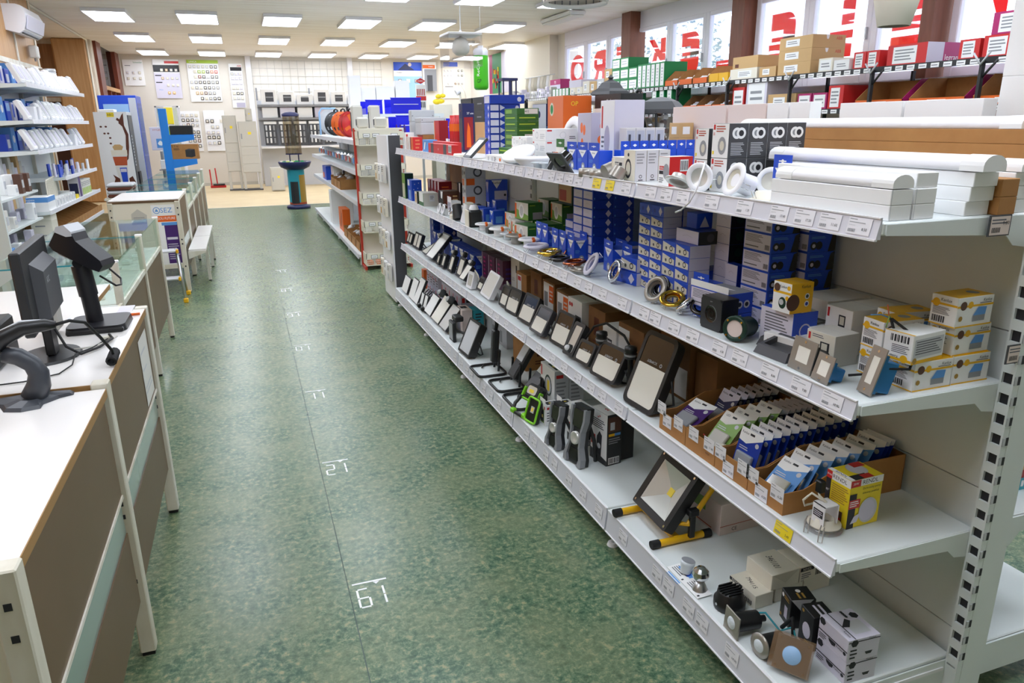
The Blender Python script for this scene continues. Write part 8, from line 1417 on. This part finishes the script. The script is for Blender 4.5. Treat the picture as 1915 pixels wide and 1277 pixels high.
t=thing('drum_pendant','white drum pendant lamp with slotted lower rim','pendant lamp',(1.81,4.0,2.13));g=G();g.lathe([(.16,.02),(.178,0),(.18,.02),(.18,.2),(.165,.22),(0,.225)],36,'offwhite');g.obj('shade',t)
for i in range(24):g=G();a=i*2*PI/24;g.push(R(math.degrees(a)));g.b(.1785,-.004,.01,.1815,.004,.045,'grey');g.pop();g.obj('slot',t)
g=G();g.cyl((0,0,.22),(0,0,1.07),.006,n=6,m='lgrey');g.obj('cord',t)
t=thing('cone_pendant','cream fabric lampshade hanging before the windows','pendant lamp',(2.555,2.5,1.87));g=G();g.lathe([(.058,.0),(.062,0),(.1,.16),(.1,.18),(.0,.18)],28,'cream');g.obj('shade',t);g=G();g.cyl((0,0,.18),(0,0,1.33),.004,n=6,m='lgrey');g.obj('cord',t)
t=thing('frame_lantern','dark square frame lantern standing on the far shelf','lantern',(3.17,9.0,0));g=G();g.cyl((0,0,0),(0,0,1.78),.03,n=8,m='navy');g.cyl((0,0,0),(0,0,.03),.14,n=16,m='navy');g.obj('pole',t);g=G();g.b(-.1,-.1,2.0,.1,.1,2.03,'navy');g.b(-.1,-.1,1.78,.1,.1,1.8,'navy');[g.b(a,b_,1.8,a+.015,b_+.015,2.0,'navy')for a in(-.09,.075)for b_ in(-.09,.075)];g.b(-.012,-.092,1.8,.012,-.08,2.0,'navy');g.obj('frame',t)
# ================================================================== black shelving on the window wall
SX=5.55;PY=[3.4,4.48,5.58,6.68,7.78,8.88,9.98,11.08,12.2,13.4,14.6,15.8]
bs3=thing('black_steel_shelving','black steel shelving with labelled edges along the window wall','shelving',(0,0,0))
for i,y in enumerate(PY):
 for x in(SX-.042,6.0):g=G();g.b(x,y-.012,.0,x+.035,y+.012,1.93,'charcoal');g.obj('upright',bs3)
 g=G();g.tube([(SX-.02,y,1.80),(SX-.02,y-.12,1.93)],.01,5,'charcoal');g.tube([(SX-.05,y,1.9),(SX-.05,y-.07,1.99)],.008,5,'lgrey');g.tube([(SX-.05,y,1.9),(SX-.05,y+.07,1.99)],.008,5,'lgrey');g.obj('brace',bs3)
for i in range(len(PY)-1):
 for z in(1.955,1.60):
  g=G();g.b(SX,PY[i],z-.012,6.03,PY[i+1],z,'dgrey');s_=g.obj('shelf',bs3);g=G();g.b(SX-.004,PY[i]+.002,z-.045,SX,PY[i+1]-.002,z+.004,'charcoal');g.obj('edge',s_)
  if 'wtk' not in BOX:gg=G();gg.b(-.001,-.04,0,0,.04,.036,'paper');Face(gg,(-.001,.04,0),(0,-1,0),(0,0,1),.08,.036).ln(.1,.3,.9,.7,1);BOX['wtk']=gg.mesh('shelf_label')
  for j in range(8 if PY[i]<11 else 11):put(BOX['wtk'],'shelf_label',s_,(SX-.0045,PY[i]+.09+j*(PY[i+1]-PY[i]-.12)/(8 if PY[i]<11 else 11),z-.042))
zt=1.9555;zl=1.6005
def rowbox(key,y,z,w,d,h,m,label,fL=None,group=None):place(carton(key,w,d,h,m,{},{'L':fL}if fL else None,seam=False),label,SX+.012,y,z,group=group)
wl9=lambda F:F.r(.1,.12,.9,.88,'paper').ln(.2,.3,.8,.7,2,'grey')
ABBL=lambda F:F.r(.2,.25,.62,.8,'paper').ln(.25,.4,.55,.7,2,'grey')
for j in range(3):place(carton('abb',.42,.5,.125,'tan',{},{'L':ABBL,'F':lambda F:F.t(.8,.75,.03,'ABB','red',.08).p([(.4,.98),(.5,.98),(.48,.7),(.45,.65),(.42,.7)],'paper')}),'kraft carton with white label in the stack of three on the black shelf',SX+.012,6.45,zt+j*.1255,group='three stacked kraft cartons')
rowbox('cr1',6.98,zt,.3,.28,.11,'tan','low kraft carton beside the stack of three',ABBL);rowbox('cr2',7.30,zt,.3,.5,.12,'cream','wide cream labelled carton on the black shelf',lambda F:F.r(.3,.2,.8,.8,'paper').ln(.35,.3,.75,.7,3,'grey'));rowbox('cr3',7.30,zt+.1205,.3,.46,.13,'tan','open kraft carton with red label on the wide cream one',lambda F:F.r(.1,.1,.25,.4,'coffee'))
for i in range(2):rowbox('yc',7.84+i*.2,zt,.2,.19,.1,'yellow','small yellow-brown carton on the black shelf',None,'small yellow-brown cartons')
for i in range(3):
 t=thing('open_tray','orange-fronted open tray of wrapped parts on the black shelf','tray',(SX+.012,8.27+i*.34,zt),0,'orange-fronted trays on the upper black shelf');g=G();g.b(0,0,0,.4,.32,.005,'kraft');g.b(0,0,.005,.006,.32,.07,'orange');[(g.push(XZM),g.prism([(0,.005),(.4,.005),(.4,.2),(.15,.2),(0,.07)],y,y+.005,'kraft'),g.pop())for y in(0,.315)];g.obj('tray',t)
 for j in range(5):g=G();g.b(-.04,-.04,0,.04,.04,.05,'paper',c=.012);g.obj('wrapped_part',t,(.08+.05*(j%3),.07+.045*j,.03+.02*(j%3)),j)
gvl=lambda F:F.r(.12,.06,.88,.94,'paper').ln(.3,.2,.7,.8,5,'lgrey');ghl=lambda F:F.r(.08,.14,.92,.88,'paper').ln(.15,.3,.8,.75,2,'lgrey')
for i in range(6):rowbox('gv',9.30+i*.125,zt,.36,.12,.33-.0*i,'sgreen','upright green box with tall white label on the upper black shelf',gvl,'upright green label boxes')
for k in range(3):
 for j in range(3 if k else 2):rowbox('gh',10.06+k*.27,zt+j*.156,.34,.26,.155,'sgreen','green box with wide white label in the upper block',ghl,'upper block of green label boxes')
for i,(m,h)in enumerate((('tan',.17),('lgrey',.21),('tan',.18),('cream',.2),('cream',.12),('cream',.12))):rowbox('cm%d'%i,10.87+i*.27,zt,.3,.25,h,m,('kraft carton beside the upper green block','grey labelled carton between kraft cartons','kraft carton with small white sticker','tall cream carton on the upper black shelf','low cream carton with faint print','low cream carton nearest the brown column')[i],ABBL)
rowbox('cmt',10.87,zt+.1705,.3,.25,.17,'tan','upper kraft carton touching the green block',ABBL);rowbox('cmu',12.0,zt+.1205,.3,.5,.12,'lav','lilac-white carton on two low cream cartons')
for i in range(5):rowbox('gs9',12.52+i*.15,zt,.2,.14,.13,'sgreen','small green box with white front near the lantern',gvl,'small green boxes near the lantern')
legr=lambda F:F.r(.15,.08,.75,.9,'paper').ln(.2,.2,.7,.8,4,'grey')
for i,(y,d,h)in enumerate(((3.95,.3,.16),(4.27,.26,.16),(4.56,.18,.15))):rowbox('lg%d'%i,y,zt,.35,d,h,'red',('red carton with white label at the right end of the upper shelf','red carton with white label under the magenta one','slim red carton with white label')[i],legr)
rowbox('lgt',4.12,zt+.1605,.35,.36,.16,'magenta','magenta and red carton on top of the red cartons',legr)
place(carton('lgb',.42,.42,.17,'red',{},{'L':legr,'F':lambda F:F.r(0,0,.45,1,'lav').r(.45,0,1,1,'magenta').t(.72,.25,.06,'legrand','paper',.2)},seam=False),'large red carton with white half and lettering on the upper shelf',SX+.012,5.05,zt);
for i in range(2):rowbox('lgs',5.56+i*.16,zt,.3,.15,.15,'red','slim red-edged white-label carton beside the large red one',legr,'slim red-edged cartons')
rowbox('lgw',5.92,zt,.3,.2,.1,'paper','low white carton next to the slim red-edged ones',wl9);rowbox('lgc',6.14,zt,.3,.19,.13,'cream','small cream printed carton before the stack of three',wl9)
for i in range(3):
 t=thing('red_tray','open red carton with kraft inside and lettered side on the lower black shelf','tray',(SX+.012,4.0+i*.62,zl),0,'open red cartons on the lower shelf');g=G();g.b(0,0,0,.42,.55,.006,'kraft');g.b(0,0,.006,.006,.55,.07,'orange');[(g.push(XZM),g.prism([(0,.006),(.42,.006),(.42,.24),(.2,.24),(0,.07)],y,y+.006,'magenta' if y<.1 else 'kraft'),g.pop())for y in(0,.544)];g.b(.414,.006,.006,.42,.544,.24,'kraft');Face(g,(.12,0,.03),(1,0,0),(0,0,1),.28,.12,off=.0008).t(.5,.5,.05,'legrand','paper',.2);g.obj('tray',t);g=G();g.b(-.0005,.18,.015,0,.36,.055,'paper');g.obj('label',t)
for i,(y,d,h,m,fn)in enumerate(((5.95,.2,.22,'red',legr),(6.17,.2,.16,'magenta',wl9),(6.39,.2,.16,'magenta',wl9),(6.62,.45,.17,'tan',ABBL),(7.1,.36,.34,'lav',wl9),(7.5,.22,.27,'red',wl9))):rowbox('lo%d'%i,y,zl,.35,d,h,m,('bright red labelled carton on the lower black shelf','magenta carton next to the bright red one','magenta carton next to the kraft one','open kraft carton on the lower black shelf','tall lilac-white carton on the lower black shelf','dark red and white carton beside the lilac one')[i],fn)
for i in range(3):
 t=thing('open_tray','orange-fronted open tray of bagged parts on the lower black shelf','tray',(SX+.012,7.82+i*.33,zl),0,'orange-fronted trays on the lower black shelf');g=G();g.b(0,0,0,.4,.31,.005,'kraft');g.b(0,0,.005,.006,.31,.09,'orange');[(g.push(XZM),g.prism([(0,.005),(.4,.005),(.4,.22),(.15,.22),(0,.09)],y,y+.005,'kraft_dark'),g.pop())for y in(0,.305)];g.obj('tray',t)
 for j in range(6):g=G();g.b(-.04,-.04,0,.04,.04,.05,('paper','lgrey','lav')[j%3],c=.012);g.obj('wrapped_part',t,(.08+.06*(j%3),.06+.038*j,.05+.02*(j%3)),j)
for i in range(3):rowbox('gv2',9.08+i*.2,zl+.0,.3,.13,.34,'sgreen','tall upright green label box on the lower black shelf',gvl,'tall green boxes on the lower black shelf')
for i in range(6):rowbox('gv3',9.67+i*.1,zl,.25,.095,.15,'sgreen','small upright green label box on the lower black shelf',gvl,'small green boxes on the lower black shelf')
for k in range(2):
 for j in range(2):rowbox('gh2',10.3+k*.25,zl+j*.156,.3,.24,.155,'sgreen','green box with wide white label in the lower block',ghl,'lower block of green label boxes')
for i in range(7):rowbox('cs%d'%(i%2),10.9+i*.2,zl,.25,.19,.12+.05*(i%2),('tan','cream')[i%2],('small kraft carton at the far lower black shelf','small cream carton at the far lower black shelf')[i%2],wl9,'small cartons at the far lower black shelf')
for i in range(23):g=G();q=random.Random(i);h=q.uniform(.08,.2);g.b(0,-.05,0,.12,.05,h,q.choice(('lav','lgrey','paper','bonegrey','violetgrey')),c=.008);g.b(-.002,-.03,h*.3,0,.03,h*.7,'grey');tag(g.obj('small_part',None,(SX+.02,13.4+i*.105,zt)),'small pale boxed part on the far end of the upper black shelf','package','pale parts at the far end of the black shelf')
g=G();g.b(0,0,0,.2,.5,.12,'magenta',c=.004);tag(g.obj('magenta_box',None,(SX+.2,13.3,zt+.22)),'magenta lettered box lying above the pale parts','box')if 0 else None
place(carton('mgt',.2,.5,.33,'magenta',{},{'L':lambda F:F.r(0,0,1,.7,'lav').t(.5,.84,.05,'m','paper',.08)},seam=False),'magenta topped lilac carton beside the window reveal',5.8,13.45,zt)
for k in range(9):
 g=G();y=14.5+k*.17
 for i in range(8):x=6.08;g.tube([(x,y+i*.018,2.42),(x-.02,y+i*.018+.006,2.25),(x,y+i*.018,2.06)],.006,4,('cream','paper','beige')[k%3])
 o=tag(g.obj('cord_hank',None),'cream bundle of cords hanging on the wall rail','cord','hanging cord bundles');o['kind']='stuff'
g=G();g.tube([(6.085,14.4,2.43),(6.085,16.1,2.43)],.008,6,'alu');struct(g.obj('trim_3'))
# ================================================================== settle leaning goods on their shelves, tell look-alikes apart
def low(o,M):
 z=min((M@v.co).z for v in o.data.vertices)if o.type=='MESH' else 9
 for c in o.children:
  if c.name.startswith('cord'):continue
  z=min(z,low(c,M@c.matrix_parent_inverse@c.matrix_basis))
 return z
tops=[o for o in COL.objects if not o.parent and 'category' in o]
for o in tops:
 e=o.rotation_euler
 if 1.0<o.location.x<1.7 and o.name.split('.')[0]!='blister_pack' and(abs(e.x)+abs(e.y))>.01 and o.location.y<6.2:
  z=low(o,o.matrix_basis);s=[q for q in(Z1,Z2,Z3,Z4)if abs(q-z)<.09]
  if s:o.location.z+=s[0]-z+.0003
by={}
for o in tops:by.setdefault(o['label'],[]).append(o)
for lb,os_ in by.items():
 if len(os_)<2 or 'group' not in os_[0]:continue
 q=lambda v:round(v/.03)
 zs=sorted({q(o.location.z)for o in os_});cs=sorted({(q(o.location.x),q(o.location.y))for o in os_},key=lambda c:-c[1])
 ys=sorted({c[1]for c in cs},reverse=True);xs={c[0]for c in cs}
 for o in os_:
  a=b_=''
  if len(zs)>1 and len(zs)<=len(ORD)and len(os_)>=len(zs)*max(1,len(cs)-1):a=', %s from the bottom'%ORD[zs.index(q(o.location.z))]
  if len(ys)>1 and len(ys)==len(cs)and len(ys)<=len(ORD)and len(zs)<=4:b_=', %s from the back wall'%ORD[ys.index(q(o.location.y))]
  elif len(ys)==1 and len(xs)>1 and len(xs)<=len(ORD):b_=', %s from the aisle'%ORD[sorted(xs).index(q(o.location.x))]
  for e in(a+b_,a,b_):
   if e and len((lb+e).split())<=16:o['label']=lb+e;break
